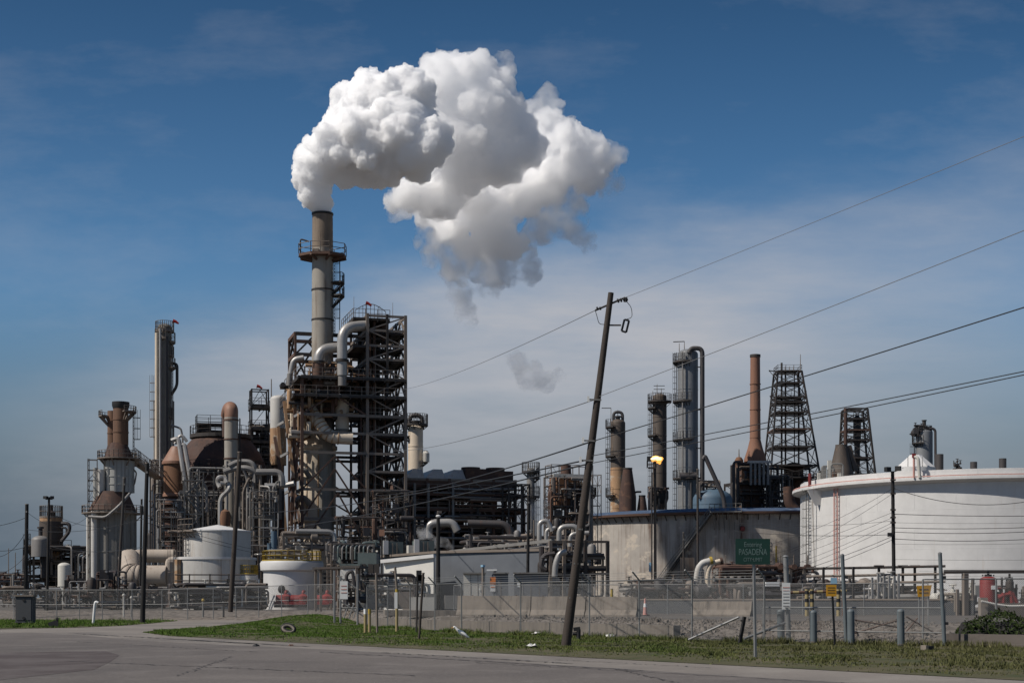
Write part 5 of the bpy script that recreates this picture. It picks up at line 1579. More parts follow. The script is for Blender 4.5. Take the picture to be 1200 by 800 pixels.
a, b = P(366, 666, Y + 6), P(421, 660, Y)
MB().prism([V(a.x, a.y, 0), V(b.x, b.y, 0), V(b.x + .4, b.y + 3, 0), V(a.x + .4, a.y + 3, 0)], Z(666, Y + 3), Z(663.5, Y + 3)).build('roof', M['steel_dark'], t)
for px, yy in ((370, Y + 6), (376, Y + 5.5), (397, Y + 3), (418, Y + .5), (421, Y + 2)): MB().bar(base(px, yy), V(X(px, yy), yy, Z(665, Y + 3)), .18).build('post', M['steel_mid'], t)
pipe(t, [P(406, 715, Y), P(406, 672, Y), P(413, 668, Y), P(416, 690, Y)], .14, 'pipe_dark', .6)
clutter(t, (X(402, Y), Y), 0, 2.2, .5, 2.5, .9, 3, 12, 46, ('pipe_dark', 'pipe_grey', 'steel_mid', 'silver'), (.05, .12), 2, 4, 8)

# switch cabinets with warning signs
Y = 112
for i, (px, wpx) in enumerate(((556, 26), (587, 18), (622, 40))):
    t = thing('switch_cabinet', ('pale switch cabinet row left of the orange warning sign', 'grey switch cabinet carrying the orange warning sign', 'long blue grey switch cabinet right of the orange warning sign')[i], 'cabinet', base(px, Y), group='switch cabinets')
    h = Z(672, Y) - PAD; wd = W(wpx, Y) - .05
    MB().box(base(px, Y) + V(0, 0, h / 2), (wd, 1.0, h)).build('housing', M[('cabinet', 'wall_grey', 'wall_grey')[i]], t)
    MB().box(base(px, Y) + V(0, -.1, h + .05), (wd + .1, 1.3, .1)).build('roof', M['steel_grey'], t)
    for k in range(1, (3, 2, 4)[i]): MB().box(base(px, Y) + V(-wd / 2 + wd * k / (3, 2, 4)[i], -.51, h / 2), (.04, .03, h * .94)).build('door_seam', M['steel_mid'], t)
    if i == 1:
        MB().box(P(577.5, 680, Y - .56), (W(6.5, Y), .03, W(8, Y))).build('warning_sign', M['sign_orange'], t)
        MB().box(P(577.5, 689, Y - .56), (W(6, Y), .03, W(7, Y))).build('notice', M['sign_white'], t)
        MB().box(P(577.5, 687.4, Y - .58), (W(5, Y), .03, W(1.2, Y))).build('notice_stripe', M['sign_orange'], t)
    if i == 0:
        for x, y in ((565, 678), (565.5, 683)): MB().box(P(x, y, Y - .56), (W(3.5, Y), .03, W(3, Y))).build('warning_label', M['pink'], t)
        MB().box(P(562, 690, Y - .56), (W(2, Y), .03, W(2, Y))).build('notice', M['sign_white'], t)
    if i == 2:
        MB().box(P(608, 685, Y - .56), (W(4, Y), .03, W(5, Y))).build('notice', M['sign_white'], t)
t = thing('lamp_standard', 'thin grey post with pale top between the switch cabinets', 'post', base(566, 109))
MB().tube([base(566, 109), P(566, 664, 109)], .1, 8).build('post', M['steel_mid'], t)
MB().tube([P(566, 664, 109), P(566, 661.5, 109)], .16, 8).build('cap', M['sign_blue'], t)
t = thing('ground_plant', 'grey and dark machinery in front of the low building', 'machinery', base(470, 124))
og = base(424, 122); og = (og.x, og.y)
clutter(t, og, 0, 5.6, 0, 4, 1.1, 3.6, 30, 48, ('wall_grey', 'steel_mid', 'pipe_grey', 'pipe_dark', 'cabinet'), (.06, .16), 5, 14, 16)
for px, y0, w1, h1, mt in ((468, 671, 30, 20, 'steel_mid'), (505, 681, 12, 18, 'steel_grey'), (492, 690, 16, 14, 'cabinet'), (434, 692, 14, 16, 'wall_grey'), (528, 688, 14, 16, 'steel_grey')):
    MB().box(base(px, 122) + V(0, 0, W(h1, 122) / 2 + .2), (W(w1, 122), 1.2, W(h1, 122)), .1).build('equipment_box', M[mt], t)
# ------------------------------------------------------------------ right part of the plant
# grey tank with blue roof edge
Yc = 272.0
c = (41.6, Yc); r = 33.2
t = thing('crude_tank', 'huge peeling grey tank with faded blue roof edge and stairs', 'tank', (c[0], c[1], PAD))
zt = 15.0
MB().lathe((c[0], c[1], 0), [(r, PAD), (r, zt)], 128).build('shell', M['grey_tank'], t)
MB().lathe((c[0], c[1], 0), [(r * .995, zt - .1), (r * 1.03, zt), (r * 1.032, zt + .35), (r * 1.0, zt + .42)], 128).build('rim', M['steel_brown'], t)
MB().lathe((c[0], c[1], 0), [(r * 1.02, zt + .37), (r * .96, zt + 1.0), (r * .5, zt + 1.9), (.1, zt + 2.2)], 96).build('roof', M['blue_roof'], t)
for k in range(64):
    a = PI + PI * k / 64
    q = V(c[0] + r * math.cos(a), c[1] + r * math.sin(a), 0); e = V(math.cos(a), math.sin(a), 0)
    MB().bar(q + V(0, 0, zt - .9), q + e * .7 + V(0, 0, zt - .05), .12).build('bracket', M['steel_dark'], t)
# spiral stair climbing the front
st = MB(); rl = MB(); a0, a1 = math.radians(233.5), math.radians(252)
for k in range(66):
    f = k / 65; a = a0 + (a1 - a0) * f; z = PAD + (zt - PAD) * f
    e = V(math.cos(a), math.sin(a), 0); q = V(c[0], c[1], z) + e * (r + .55); s = V(-e.y, e.x, 0)
    st.box(q, (1.5, .34, .08), a)
    if k % 2 == 0: 
        for dr in (.12, 1.5): rl.bar(V(c[0], c[1], z) + e * (r + dr), V(c[0], c[1], z + 1.1) + e * (r + dr), .05)
for dr in (.1, 1.55):
    for dz in (0, .55, 1.1):
        pv = None
        for k in range(34):
            f = k / 33; a = a0 + (a1 - a0) * f; q = V(c[0] + (r + dr) * math.cos(a), c[1] + (r + dr) * math.sin(a), PAD + (zt - PAD) * f + dz)
            if pv is not None: (st if dz == 0 else rl).bar(pv, q, .2 if dz == 0 else .1)
            pv = q
sp = st.build('staircase', M['steel_grey'], t); rl.build('railing', M['steel_grey'], sp)
ring_platform(t, c, zt + .3, r + .1, r + 2.6, math.radians(252), math.radians(260), 'steel_grey')
# fallen scaffold ladders hanging by the stair head
for k in range(5):
    a = math.radians(253 + 1.3 * k); e = V(math.cos(a), math.sin(a), 0)
    MB().bar(V(c[0], c[1], zt - 1.2 - .9 * k) + e * (r + 1.0), V(c[0], c[1], zt + .9 - .55 * k) + e * (r + 1.1), .08).build('stair_strut', M['steel_grey'], t)
fr = c[1] - r
MB().lathe((X(870, fr + .2), fr + .1, Z(619, fr)), [(.01, -.4), (.36, -.3), (.36, .3), (.01, .4)], 14).build('gauge_box', M['red'], t)
MB().tube([(X(869, fr), fr - .1, Z(619, fr)), (X(869, fr), fr - .1, 7.5)], .08, 6).build('gauge_pipe', M['steel_brown'], t)
pipe(t, [V(X(936, 246), 243, PAD), V(X(936, 246), 243, Z(604, 246))], .42, 'rust', 1, 12)
pipe(t, [V(X(906, 241), 238.2, PAD), V(X(906, 241), 238.2, Z(640, 241))], .12, 'yellow', 1, 8)
MB().box((X(805, fr + 2), fr + 1.4, 5.2), (2.2, .25, 6), .1).build('patch_plate', M['steel_mid'], t)
MB().box(P(762.5, 664, 234), (W(4, 234), .1, W(11, 234))).build('blue_placard', M['sign_blue'], t)

# columns and furnaces beyond the tank
Y = 322
t = column('brown_column', 'dark brown column with looped top pipe, shortest of the dark pair', 724, Y, 491, 17.5, 'col_brown', ((500, PI * .8, PI * 1.35), (534, PI * .8, PI * 1.35), (580, PI * .8, PI * 1.35)), PI, True, 'dome', 548, ((716, 495, 478), (724, 490, 480), (720, 490, 483)), lower_mat='beige_rust', loop=True)
MB().bar(P(716, 478, Y), P(705, 478, Y), .14).build('davit', M['steel_dark'], t)
for i, (px, yt, yb, w0, w1) in enumerate(((735.5, 548, 600, 10, 20), (752.5, 580, 600, 7, 13))):
    Yk = 312
    t = thing('tapered_chimney', ('taller brown tapered chimney leaning against the dark column foot', 'short dark tapered chimney right of the taller one')[i], 'chimney', base(px, Yk), group='tapered chimneys')
    cc = (X(px, Yk), Yk)
    MB().lathe((cc[0], cc[1], 0), [(W(w1 / 2, Yk), PAD), (W(w1 / 2, Yk), Z(yb - 18 if i == 0 else yb, Yk)), (W(w0 / 2, Yk), Z(yt, Yk)), (W(w0 / 2 - .8, Yk), Z(yt, Yk)), (.01, Z(yt + 4, Yk))], 28).build('shell', M['rust'], t)
    MB().lathe((cc[0], cc[1], 0), [(W(w0 / 2, Yk), Z(yt + 1.5, Yk)), (W(w0 / 2 + .6, Yk), Z(yt + 1.5, Yk)), (W(w0 / 2 + .6, Yk), Z(yt, Yk)), (W(w0 / 2, Yk), Z(yt, Yk))], 28, smooth=False).build('rim', M['steel_dark'], t)
    pipe(t, [V(cc[0] + W(8, Yk), Yk, Z(600, Yk)), V(cc[0] + W(8, Yk), Yk, Z(576, Yk)), V(cc[0] + W(16, Yk), Yk, Z(576, Yk))][: (3 if i == 0 else 2)], .2, 'pipe_dark', .6)
Y = 330
t = column('brown_column', 'tallest dark brown column with crowned top behind the gas flame', 773, Y, 461, 16.5, 'col_brown', ((478, PI * .75, PI * 1.35), (510, PI * .75, PI * 1.35), (470, 0, 2 * PI), (578, PI * .75, PI * 1.35)), PI, True, 'dome', None, ((770, 465, 450), (775, 465, 455), (765, 470, 458)))
cc = (X(773, Y), float(Y))
MB().lathe((cc[0], cc[1], 0), [(W(8.3, Y), Z(590, Y)), (W(10.5, Y), Z(584, Y)), (W(10.5, Y), Z(576, Y)), (W(8.3, Y), Z(572, Y))], 28).build('collar', M['steel_dark'], t)
clutter(t, (cc[0] - 2, cc[1] - 3.5), 0, 4, 0, 2, Z(600, Y), Z(572, Y), 14, 81, ('pipe_dark', 'steel_brown', 'steel_mid'), (.1, .3), 2, 3, 6)
for y in (452, 456, 460): MB().bar(P(766, y, Y), P(779, y, Y), .12).build('crown_bar', M['steel_dark'], t)
Y = 316
t = column('blue_grey_column', 'tall blue grey column with black overhead pipe down its right side', 806, Y, 409, 24, 'blue_grey', ((424, PI * .7, PI * 1.55), (470, PI * .7, PI * 1.55), (515, PI * .7, PI * 1.6), (560, 0, 2 * PI)), PI, True, 'dome', None, ((802, 412, 400), (796, 412, 402)))
MB().bar(P(802, 400, Y), P(789, 400.5, Y), .16).build('davit', M['steel_dark'], t)
pipe(t, [P(807, 414, Y - 2), P(810, 408, Y - 2), P(823, 408, Y - 2), P(823, 572, Y - 2), P(825, 590, Y - 2)], W(2.7, Y), 'pipe_dark', 2, 14)
for y in (430, 480, 525): MB().bar(P(816, y, Y - 2), P(824, y, Y - 2), .2).build('pipe_bracket', M['steel_dark'], t)
MB().tube([P(797, 558, Y - 2.4), P(816, 557, Y - 2.4)], .75, 14).build('exchanger', M['pipe_dark'], t)
pipe(t, [P(810, 562, Y - 2.6), P(810, 596, Y - 2.6)], .25, 'pipe_dark')
pipe(t, [P(800, 412, Y - 2.4), P(800, 600, Y - 2.4)], .16, 'pipe_grey')
t = thing('diagonal_pipe', 'black pipe slanting down from the overhead pipe to the blue drum', 'pipe', base(848, 305))
pipe(t, [P(824, 538, 305), P(826, 534, 305), P(848, 582, 305), P(850, 600, 305), V(X(850, 305), 305, PAD)], W(2.6, 305), 'pipe_dark', 1.2, 12)
t = thing('blue_drum', 'pale blue domed drum right of the blue grey column', 'drum', base(835, 310))
c = (X(835, 310), 310.0)
shell(t, c, PAD, Z(585, 310), W(23, 310), 'blue_drum', 'dome', 36, bands=4)
ring_platform(t, c, Z(577, 310), .3, W(8, 310), 0, 2 * PI, 'steel_dark')
clutter(t, (c[0] - 3, c[1] - 3), 0, 5, 0, 3, Z(585, 310), Z(562, 310), 16, 82, ('pipe_dark', 'steel_dark', 'steel_mid'), (.1, .25), 2, 4, 6)
# brown chimney on its furnace
Y = 326
t = thing('furnace', 'dark furnace box with tall terracotta coloured chimney', 'furnace', base(886, Y))
cc = (X(885, Y), Y)
MB().lathe((cc[0] - W(5, Y) * 0, cc[1], 0), [(W(13, Y), Z(541, Y)), (W(13, Y), Z(538, Y)), (W(9, Y), Z(526, Y)), (W(6.3, Y), Z(515, Y)), (W(5.6, Y), Z(417, Y)), (W(4.8, Y), Z(417, Y)), (.01, Z(424, Y))], 36).build('chimney', M['brick'], t)
MB().lathe((cc[0], cc[1], 0), [(W(5.6, Y), Z(418.5, Y)), (W(6.2, Y), Z(418.5, Y)), (W(6.2, Y), Z(415.5, Y)), (W(5, Y), Z(415.5, Y))], 32, smooth=False).build('chimney_rim', M['steel_dark'], t)
for y in (450, 480, 513): MB().lathe((cc[0], cc[1], 0), [(W(5.6, Y), Z(y + .5, Y)), (W(6.5, Y), Z(y + .5, Y)), (W(6.5, Y), Z(y - .5, Y)), (W(5.6, Y), Z(y - .5, Y))], 32, smooth=False).build('chimney_band', M['brick'], t)
ofu = base(868, Y - 2); ofu = (ofu.x, ofu.y)
MB().box(g2(ofu, 2.8, 3, (PAD + Z(542, Y)) / 2), (W(26, Y), 5, Z(542, Y) - PAD), UANG).build('firebox', M['steel_brown'], t)
frame(t, ofu, [-1, 2.4, 5.2, 7.5], [0, 6], [Z(y, Y) for y in (590, 578, 566)], .3, 'steel_dark', brace=.4, seed=90)
for y in (566, 578): deck(t, ofu, -1, 8, -.8, 6, Z(y, Y), 'steel_dark', True, .4, 'f')
for px in (880, 885, 890, 895, 900): MB().tube([P(px, 542, Y - 4), P(px, 568, Y - 4)], .28, 10).build('header_pipe', M['pipe_grey'], t)
MB().bar(P(876, 541, Y - 4), P(905, 541, Y - 4), .5).build('header_beam', M['silver'], t)
pipe(t, [P(860, 600, Y - 4), P(860, 541, Y - 4), P(868, 541, Y - 4)], .3, 'pipe_dark', .6)
pipe(t, [P(864, 588, Y - 4), P(864, 548, Y - 4)], .2, 'pipe_dark')
MB().lathe(P(866, 541, Y - 1), [(.9, -.5), (.9, .4), (.5, 1.0), (.01, 1.0)], 16).build('fan_housing', M['rust_orange'], t)
mast(t, P(866, 536, Y), 1.8, .14)
clutter(t, ofu, -1.2, 8, -1.5, 2, 8, Z(545, Y), 40, 91, ('pipe_dark', 'steel_dark', 'pipe_dark', 'steel_mid'), (.1, .3), 6, 8, 20)


def derrick(name, label, pxs_top, pxs_bot, ytop, ybot, Y, levels, mat='steel_dark', dark=()):
    t = thing(name, label, 'tower', base((pxs_bot[0] + pxs_bot[1]) / 2, Y))
    wt, wb = W(pxs_top[1] - pxs_top[0], Y), W(pxs_bot[1] - pxs_bot[0], Y)
    ct, cb = X((pxs_top[0] + pxs_top[1]) / 2, Y), X((pxs_bot[0] + pxs_bot[1]) / 2, Y)
    zt, zb = Z(ytop, Y), Z(ybot, Y)
    def corner(i, z):
        f = (z - zb) / (zt - zb); w_ = wb + (wt - wb) * f; cx = cb + (ct - cb) * f
        sx, sy = ((-1, -1), (1, -1), (1, 1), (-1, 1))[i]
        return V(cx + sx * w_ / 2, Y + 3 + sy * w_ / 2, z)
    for i in range(4): 
        MB().bar(corner(i, PAD), corner(i, zt), .32).build('leg', M[mat], t)
    zl = [Z(y, Y) for y in levels]
    for k, z in enumerate(zl):
        for i in range(4): MB().bar(corner(i, z), corner((i + 1) % 4, z), .2, .26).build('beam', M['steel_brown' if k in (3,) else mat], t)
    for k, (a, b) in enumerate(zip(zl, zl[1:])):
        for i in range(4):
            j = (i + 1) % 4
            MB().bar(corner(i, a), corner(j, b), .13).bar(corner(j, a), corner(i, b), .13).build('brace', M[mat], t)
    for k in range(len(zl)):
        z = zl[k]; q = [corner(i, z) for i in range(4)]
        e = .5
        mb = MB().prism([q[0] + V(e, e, 0), q[1] + V(-e, e, 0), q[2] + V(-e, -e, 0), q[3] + V(e, -e, 0)], z + .1, z + .28)
        pf = mb.build('platform', M[mat], t)
        if k % 2 == 0: rb = MB(); rail_mb(rb, [p + V(0, 0, .2) for p in q], 1.1, True, .08); rb.build('railing', M[mat], pf)
    return t, corner


Y = 334
t, cor = derrick('lattice_derrick', 'large black lattice derrick tower tapering upward', (912, 940), (901, 959), 434, 560, Y, (560, 546, 524, 503, 483, 471, 465, 448, 434))
for px, yb, rd in ((916, 580, .22), (920.5, 580, .2), (936, 545, .2), (931, 545, .12)): MB().tube([P(px, yb, Y + 2), P(px, 434 if px != 916 else 425, Y + 2)], rd, 8).build('riser_pipe', M['steel_dark'], t)
for (a, b, c_) in (((913, 436), (901, 434), (912, 446)), ((910, 465), (902, 464), (909, 472))):
    MB().bar(P(*a, Y), P(*b, Y), .2).build('davit', M['steel_dark'], t); MB().bar(P(*c_, Y), P(*b, Y), .12).build('davit_stay', M['steel_dark'], t)
mast(t, P(938, 434, Y), Z(415, Y) - Z(434, Y), .1)
for px in (920, 925, 930): mast(t, P(px, 434, Y), .9, .1)
t = thing('coke_drum', 'dark rust drum inside the foot of the large derrick', 'drum', base(930, Y + 4))
c = (X(930, Y + 4), Y + 4.0)
shell(t, c, PAD, Z(546, Y), W(11.5, Y), 'rust', 'dome', 32, bands=3)
ring_platform(t, c, Z(560, Y), W(11.5, Y), W(15, Y))
ring_platform(t, c, Z(578, Y), W(11.5, Y), W(15, Y))
t = thing('rust_elbow', 'rusty brown elbow vessel between the derrick and white tank', 'vessel', base(926, 318))
MB().tube(bend([P(934, 600, 318), P(925, 590, 318), P(924, 570, 318)], 2, 8), [W(10, 318)] * 3 + [W(8, 318)] * 9 + [W(5, 318)] if False else W(6.5, 318), 16).build('elbow', M['rust'], t)
MB().tube([V(X(934, 318), 318, PAD), P(934, 597, 318)], W(8, 318), 16).build('base_drum', M['rust'], t)
t = thing('pipe_cluster', 'dark pipe cluster between the furnace and derrick', 'pipes', base(908, 322))
oq = base(898, 322); clutter(t, (oq.x, oq.y), 0, 6, 0, 3, 8, Z(556, 322), 40, 93, ('pipe_dark', 'pipe_grey', 'steel_dark', 'steel_mid'), (.1, .3), 5, 6, 20)
frame(t, (oq.x, oq.y), [0, 3, 6], [0, 3], [Z(y, 322) for y in (590, 575, 560)], .25, 'steel_dark', seed=94)
Y = 300
t, cor = derrick('lattice_derrick', 'smaller black lattice tower behind the white tank rim', (993, 1018), (990, 1026), 478, 556, Y, (556, 536, 515, 503, 490, 478))
MB().lathe((X(1004.5, Y + 3), Y + 3, 0), [(W(3.4, Y), Z(545, Y)), (W(3.4, Y), Z(520, Y)), (W(4.6, Y), Z(514, Y)), (W(4.6, Y), Z(490, Y)), (W(2, Y), Z(484, Y)), (.01, Z(484, Y))], 20).build('vessel', M['pipe_dark'], t)
MB().bar((X(1004.5, Y + 3), Y + 3, PAD), (X(1004.5, Y + 3), Y + 3, Z(545, Y)), .7).build('support', M['steel_dark'], t)
t = thing('cone_furnace', 'dark furnace with flared cone and slim brown chimney', 'furnace', base(988, 290))
c = (X(986, 290), 290.0)
MB().lathe((c[0], c[1], 0), [(W(14, 290), PAD), (W(14, 290), Z(553, 290)), (W(13, 290), Z(550, 290)), (W(7, 290), Z(523, 290)), (W(7, 290), Z(521, 290)), (.02, Z(520.5, 290))], 32).build('cone', M['col_brown'], t)
MB().tube([P(991, 560, 290), P(991, 478, 290)], W(2.2, 290), 14).build('chimney', M['rust'], t)
mb = MB(); q = [P(994, 522, 290), P(1002, 552, 290), P(996, 552, 290)]; mb.bar(q[0], q[1], .9).build('slanting_duct', M['col_brown'], t)
# two tone vessel behind the white tank
Y = 262
t = thing('two_tone_vessel', 'pale and dark vessel with black gooseneck pipe behind white tank', 'vessel', base(1083, Y))
c = (X(1083, Y), float(Y))
shell(t, c, PAD, Z(507, Y), W(9.8, Y), 'blue_grey', 'dome', 32, bands=0)
MB().lathe((c[0], c[1], 0), [(W(4, Y), Z(506, Y)), (W(4, Y), Z(500, Y)), (W(2.2, Y), Z(498, Y)), (W(2.2, Y), Z(493, Y)), (W(3, Y), Z(493, Y)), (W(3, Y), Z(492, Y)), (.01, Z(492, Y))], 18).build('top_nozzle', M['pipe_dark'], t)
pipe(t, [P(1084, 506, Y - 1), P(1087, 502, Y - 1), P(1096, 502, Y - 1), P(1096.5, 560, Y - 1)], W(1.5, Y), 'pipe_dark', 1, 12)
ring_platform(t, c, Z(519, Y), W(9.8, Y), W(14, Y), PI * .75, PI * 1.4, 'steel_dark')
ring_platform(t, c, Z(507, Y), W(3, Y), W(9, Y), 0, 2 * PI, 'steel_dark')
MB().bar(P(1079, 508, Y - 1), P(1066, 508.5, Y - 1), .2).build('davit', M['steel_dark'], t)
MB().box(P(1073, 505, Y - 1), (.8, .8, 1)).build('valve_box', M['pipe_dark'], t)
clutter(t, (c[0] - 1.6, c[1] - 1.6), 0, 3, 0, 2, Z(510, Y), Z(498, Y), 14, 96, ('pipe_dark', 'steel_dark'), (.08, .2), 1, 3, 6)
ladder(t, (c[0] - W(9.8, Y), c[1]), Z(556, Y), Z(519, Y), PI)

# the white tank
d = 222.0; ang = math.atan(550 / 1800)
c = (d * math.sin(ang), d * math.cos(ang)); r = 24.6
zt = Z(549, 189)
t = thing('white_tank', 'huge clean white tank with wide rim at the right edge', 'tank', (c[0], c[1], PAD))
prof = [(r, PAD)]
ck = [PAD + (zt - PAD) * k / 7 for k in range(8)]
for z in ck[1:-1]: prof += [(r, z - .03), (r + .008, z - .02), (r + .008, z + .02), (r, z + .03)]
mb = MB().lathe((c[0], c[1], 0), prof + [(r, zt), (r - .05, zt + .02), (r - .1, zt)], 144)
for k in range(7):                                   # upright weld seams, staggered from course to course
    for j in range(30):
        a = 2 * PI * (j + .5 * (k % 2)) / 30
        q = V(c[0] + (r - .006) * math.cos(a), c[1] + (r - .006) * math.sin(a), 0)
        mb.bar(q + V(0, 0, ck[k] + .05), q + V(0, 0, ck[k + 1] - .05), .025, .03)
mb.build('shell', M['white'], t)
zg = zt - 1.15
MB().lathe((c[0], c[1], 0), [(r + .004, zg - .5), (r + 1.0, zg - .12), (r + 1.12, zg - .12), (r + 1.12, zg + .22), (r + .004, zg + .25)], 144, smooth=False).build('wind_girder', M['white'], t)
MB().lathe((c[0], c[1], 0), [(r - .1, zt - .35), (r * .5, zt - .05), (.02, zt + .1)], 96).build('roof', M['white_dirty'], t)
MB().lathe((c[0], c[1], 0), [(r + .9, zg + .3), (r + 1.02, zg + .3), (r + 1.02, zg + .42), (r + .9, zg + .42), (r + .9, zg + .3)], 144).build('ring_pipe', M['pink'], t)
def onrim(px, rr):          # point on the near side of a circle round the tank axis seen at photo column px
    k = (px - 600) / F; A = 1 + k * k; Bq = -2 * (c[0] * k + c[1]); Cq = c[0] ** 2 + c[1] ** 2 - rr * rr
    disc = max(0, Bq * Bq - 4 * A * Cq); y = (-Bq - math.sqrt(disc)) / (2 * A); return V(k * y, y, 0)
for px, wd in ((977.5, .09), (981.5, .09)):
    q = onrim(px, r + .3); MB().tube([q + V(0, 0, PAD), q + V(0, 0, zg + .2)], wd, 8).build('fire_pipe', M['pink'], t)
mb = MB(); q0, q1 = onrim(977.5, r + .3), onrim(981.5, r + .3)
for k in range(26): mb.bar(q0 + V(0, 0, 1 + k * .6), q1 + V(0, 0, 1 + k * .6), .05)
mb.build('pipe_rungs', M['pink'], t)
# foam pipe with its arch over the rim
q = onrim(1071, r + 1.25); 
MB().tube([q + V(0, 0, zg + .2), q + V(0, 0, zt + 1.9)], .14, 8).build('foam_pipe', M['pink'], t)
MB().box(q + V(0, 0, zt + 1.8), (.4, .4, .5)).build('foam_box', M['red'], t)
q2 = onrim(1076, r + 1.25)
pipe(t, [q + V(0, 0, zt + 1.7), q2 + V(0, 0, zt + 1.5), q2 + V(.2, 0, zg + .2)], .2, 'cabinet', .8, 10)
# ladder in its cage up the left side
qa = onrim(948, r + .2)
al = math.atan2(qa.y - c[1], qa.x - c[0])
ladder(t, (qa.x, qa.y), PAD, zg, al, .9, mat='steel_grey')
mb = MB(); q = onrim(955, r + .1); mb.tube([q + V(0, 0, 3), q + V(-.5, -.6, zg)], .1, 6); mb.build('drain_pipe', M['white_dirty'], t)
q = onrim(958, r + .5); MB().add([q + V(-1.3, -.3, zg - .3), q + V(1.3, -.3, zg - .3), q + V(.9, .2, zg - 2.2), q + V(-.3, .2, zg - 2.4), q + V(-1.3, .5, zg - .3), q + V(1.3, .5, zg - .3)], [(0, 1, 2, 3), (4, 5, 1, 0), (0, 3, 4), (1, 5, 2), (5, 4, 3, 2)]).build('gusset', M['white'], t)
# roof top equipment on the left rim
qe = onrim(966, r - 1.2)
mb = MB(); rail_mb(mb, [onrim(px, r - .4) + V(0, 0, zt) for px in (955, 962, 970, 978, 986)], 1.2); mb.build('railing', M['steel_grey'], t)
for px, h, mt in ((960, 2.0, 'cabinet'), (966, 2.6, 'steel_grey'), (972, 3.2, 'cabinet'), (978, 1.5, 'steel_brown'), (984, 1.2, 'cabinet')):
    q = onrim(px, r - 2.5); MB().box(q + V(0, 0, zt - .4 + h / 2), (.5, .5, h)).build('gauge_post', M[mt], t)
for px in (963, 974): q = onrim(px, r - 2.2); pipe(t, [q + V(0, 0, zt - .3), q + V(0, 0, zt + 2.2), q + V(1.6, 0, zt + 2.2), q + V(1.6, 0, zt - .3)], .13, 'steel_grey', .4)
q = onrim(949, r + .9); MB().tube([q + V(0, 0, zg + .2), q + V(0, 0, zg + 2.0)], .22, 8).build('hydrant', M['red'], t)
for px, y, wpx in ((1101, 532, 9), (1141, 541, 8), (1175, 537, 8.5)):
    Yv = 214; q = V(X(px, Yv), Yv, 0)
    vt = MB().lathe((q.x, q.y, 0), [(W(wpx / 2, Yv), zt - .3), (W(wpx / 2, Yv), Z(y, Yv)), (W(wpx / 2 - .7, Yv), Z(y, Yv)), (.01, Z(y + 2, Yv))], 20).build('roof_vent', M['pipe_dark'], t)
    MB().lathe((q.x, q.y, 0), [(W(wpx / 2 + .5, Yv), zt - .35), (W(wpx / 2 + .5, Yv), zt + .35), (W(wpx / 2, Yv), zt + .4)], 20).build('vent_curb', M['cabinet'], vt)
# small white cone roofed tank behind the rim
Y = 247
t = thing('cone_roof_tank', 'small white cone roof showing above the white tank rim', 'tank', base(1073, Y))
cc = (X(1073, Y), Y)
MB().lathe((cc[0], cc[1], 0), [(W(23, Y), PAD), (W(23, Y), Z(549, Y))], 48).build('shell', M['white'], t)
MB().lathe((cc[0], cc[1], 0), [(W(23.5, Y), Z(549.2, Y)), (W(23.5, Y), Z(548, Y)), (W(8, Y), Z(534.5, Y)), (W(7, Y), Z(533, Y)), (.02, Z(532.5, Y))], 10, smooth=False).build('roof', M['white'], t)
for px in (1064, 1081): MB().bar(P(px, 546, Y - 5.6), P(px, 535, Y - 3), .12).build('roof_rib', M['steel_grey'], t)
# clutter on the roof behind
Y = 236
t = thing('rooftop_valves', 'dark valve cluster poking above the white tank rim', 'valves', base(1125, Y))
clutter(t, (X(1120, Y), Y), 0, 1.2, 0, 1, Z(555, Y), Z(539, Y), 10, 98, ('pipe_dark', 'steel_dark'), (.06, .16), 2, 3, 5)
MB().bar(base(1124, Y + .5), P(1124, 548, Y + .5), .5).build('support', M['steel_dark'], t)

# pale elbow pipes and the manifold in front of the grey tank
Y = 150
for i, (px, mt) in enumerate(((821, 'white_dirty'), (831, 'beige'))):
    t = thing('elbow_pipe', ('paler fat elbow pipe curving up before the grey tank', 'beige elbow pipe with rusty end right of the paler one')[i], 'pipe', base(px, Y), group='elbow pipes before the grey tank')
    x0 = (817, 829)[i]
    MB().tube(bend([base(x0, Y) , P(x0, 672, Y), P(x0 + 4, 660, Y), P(x0 + 15, 657, Y)], 1.1, 8), W((4, 2.8)[i], Y), 16).build('elbow', M[mt], t)
    q = P(x0 + 15, 657, Y); MB().tube([q, q + V(.25, 0, .05)], W((5, 4)[i], Y), 16).build('flange', M['yellow' if i == 0 else 'rust'], t)
Y = 156
t = thing('pipe_manifold', 'rusty brown pipeline with valves along the grey tank foot', 'pipeline', base(890, Y))
MB().tube([P(838, 661, Y), P(950, 666, Y)], W(2.2, Y), 12).build('main_pipe', M['rust'], t)
MB().tube([P(845, 670, Y + 1), P(950, 674, Y + 1)], W(2, Y), 12).build('main_pipe', M['pipe_dark'], t)
for px in (846, 862, 878, 894, 910, 926, 942):
    MB().bar(base(px, Y), P(px, 664, Y), .3).build('support', M['concrete'], t)
    q = P(px + 4, 664, Y - .2); MB().tube([q + V(0, -.5, 0), q + V(0, .5, 0)], W(3.4, Y), 12).build('valve_body', M['rust'], t)
    MB().tube([q, q + V(0, -.2, 1.2)], .06, 6).build('valve_stem', M['steel_mid'], t)
clutter(t, (X(842, Y), Y - 2), 0, 12, 0, 3, 1, Z(664, Y), 40, 101, ('rust', 'pipe_dark', 'steel_mid', 'pipe_grey', 'steel_brown'), (.06, .2), 5, 8, 30)
Y = 138
t = thing('pump_station', 'dark pumps and pipes behind the pale rubble bank', 'pumps', base(790, Y))
oo = base(748, Y); clutter(t, (oo.x, oo.y), 0, 8, 0, 5, .9, Z(680, Y), 36, 103, ('pipe_dark', 'steel_mid', 'steel_dark', 'pipe_grey', 'rust'), (.06, .2), 6, 12, 30)
Y = 116
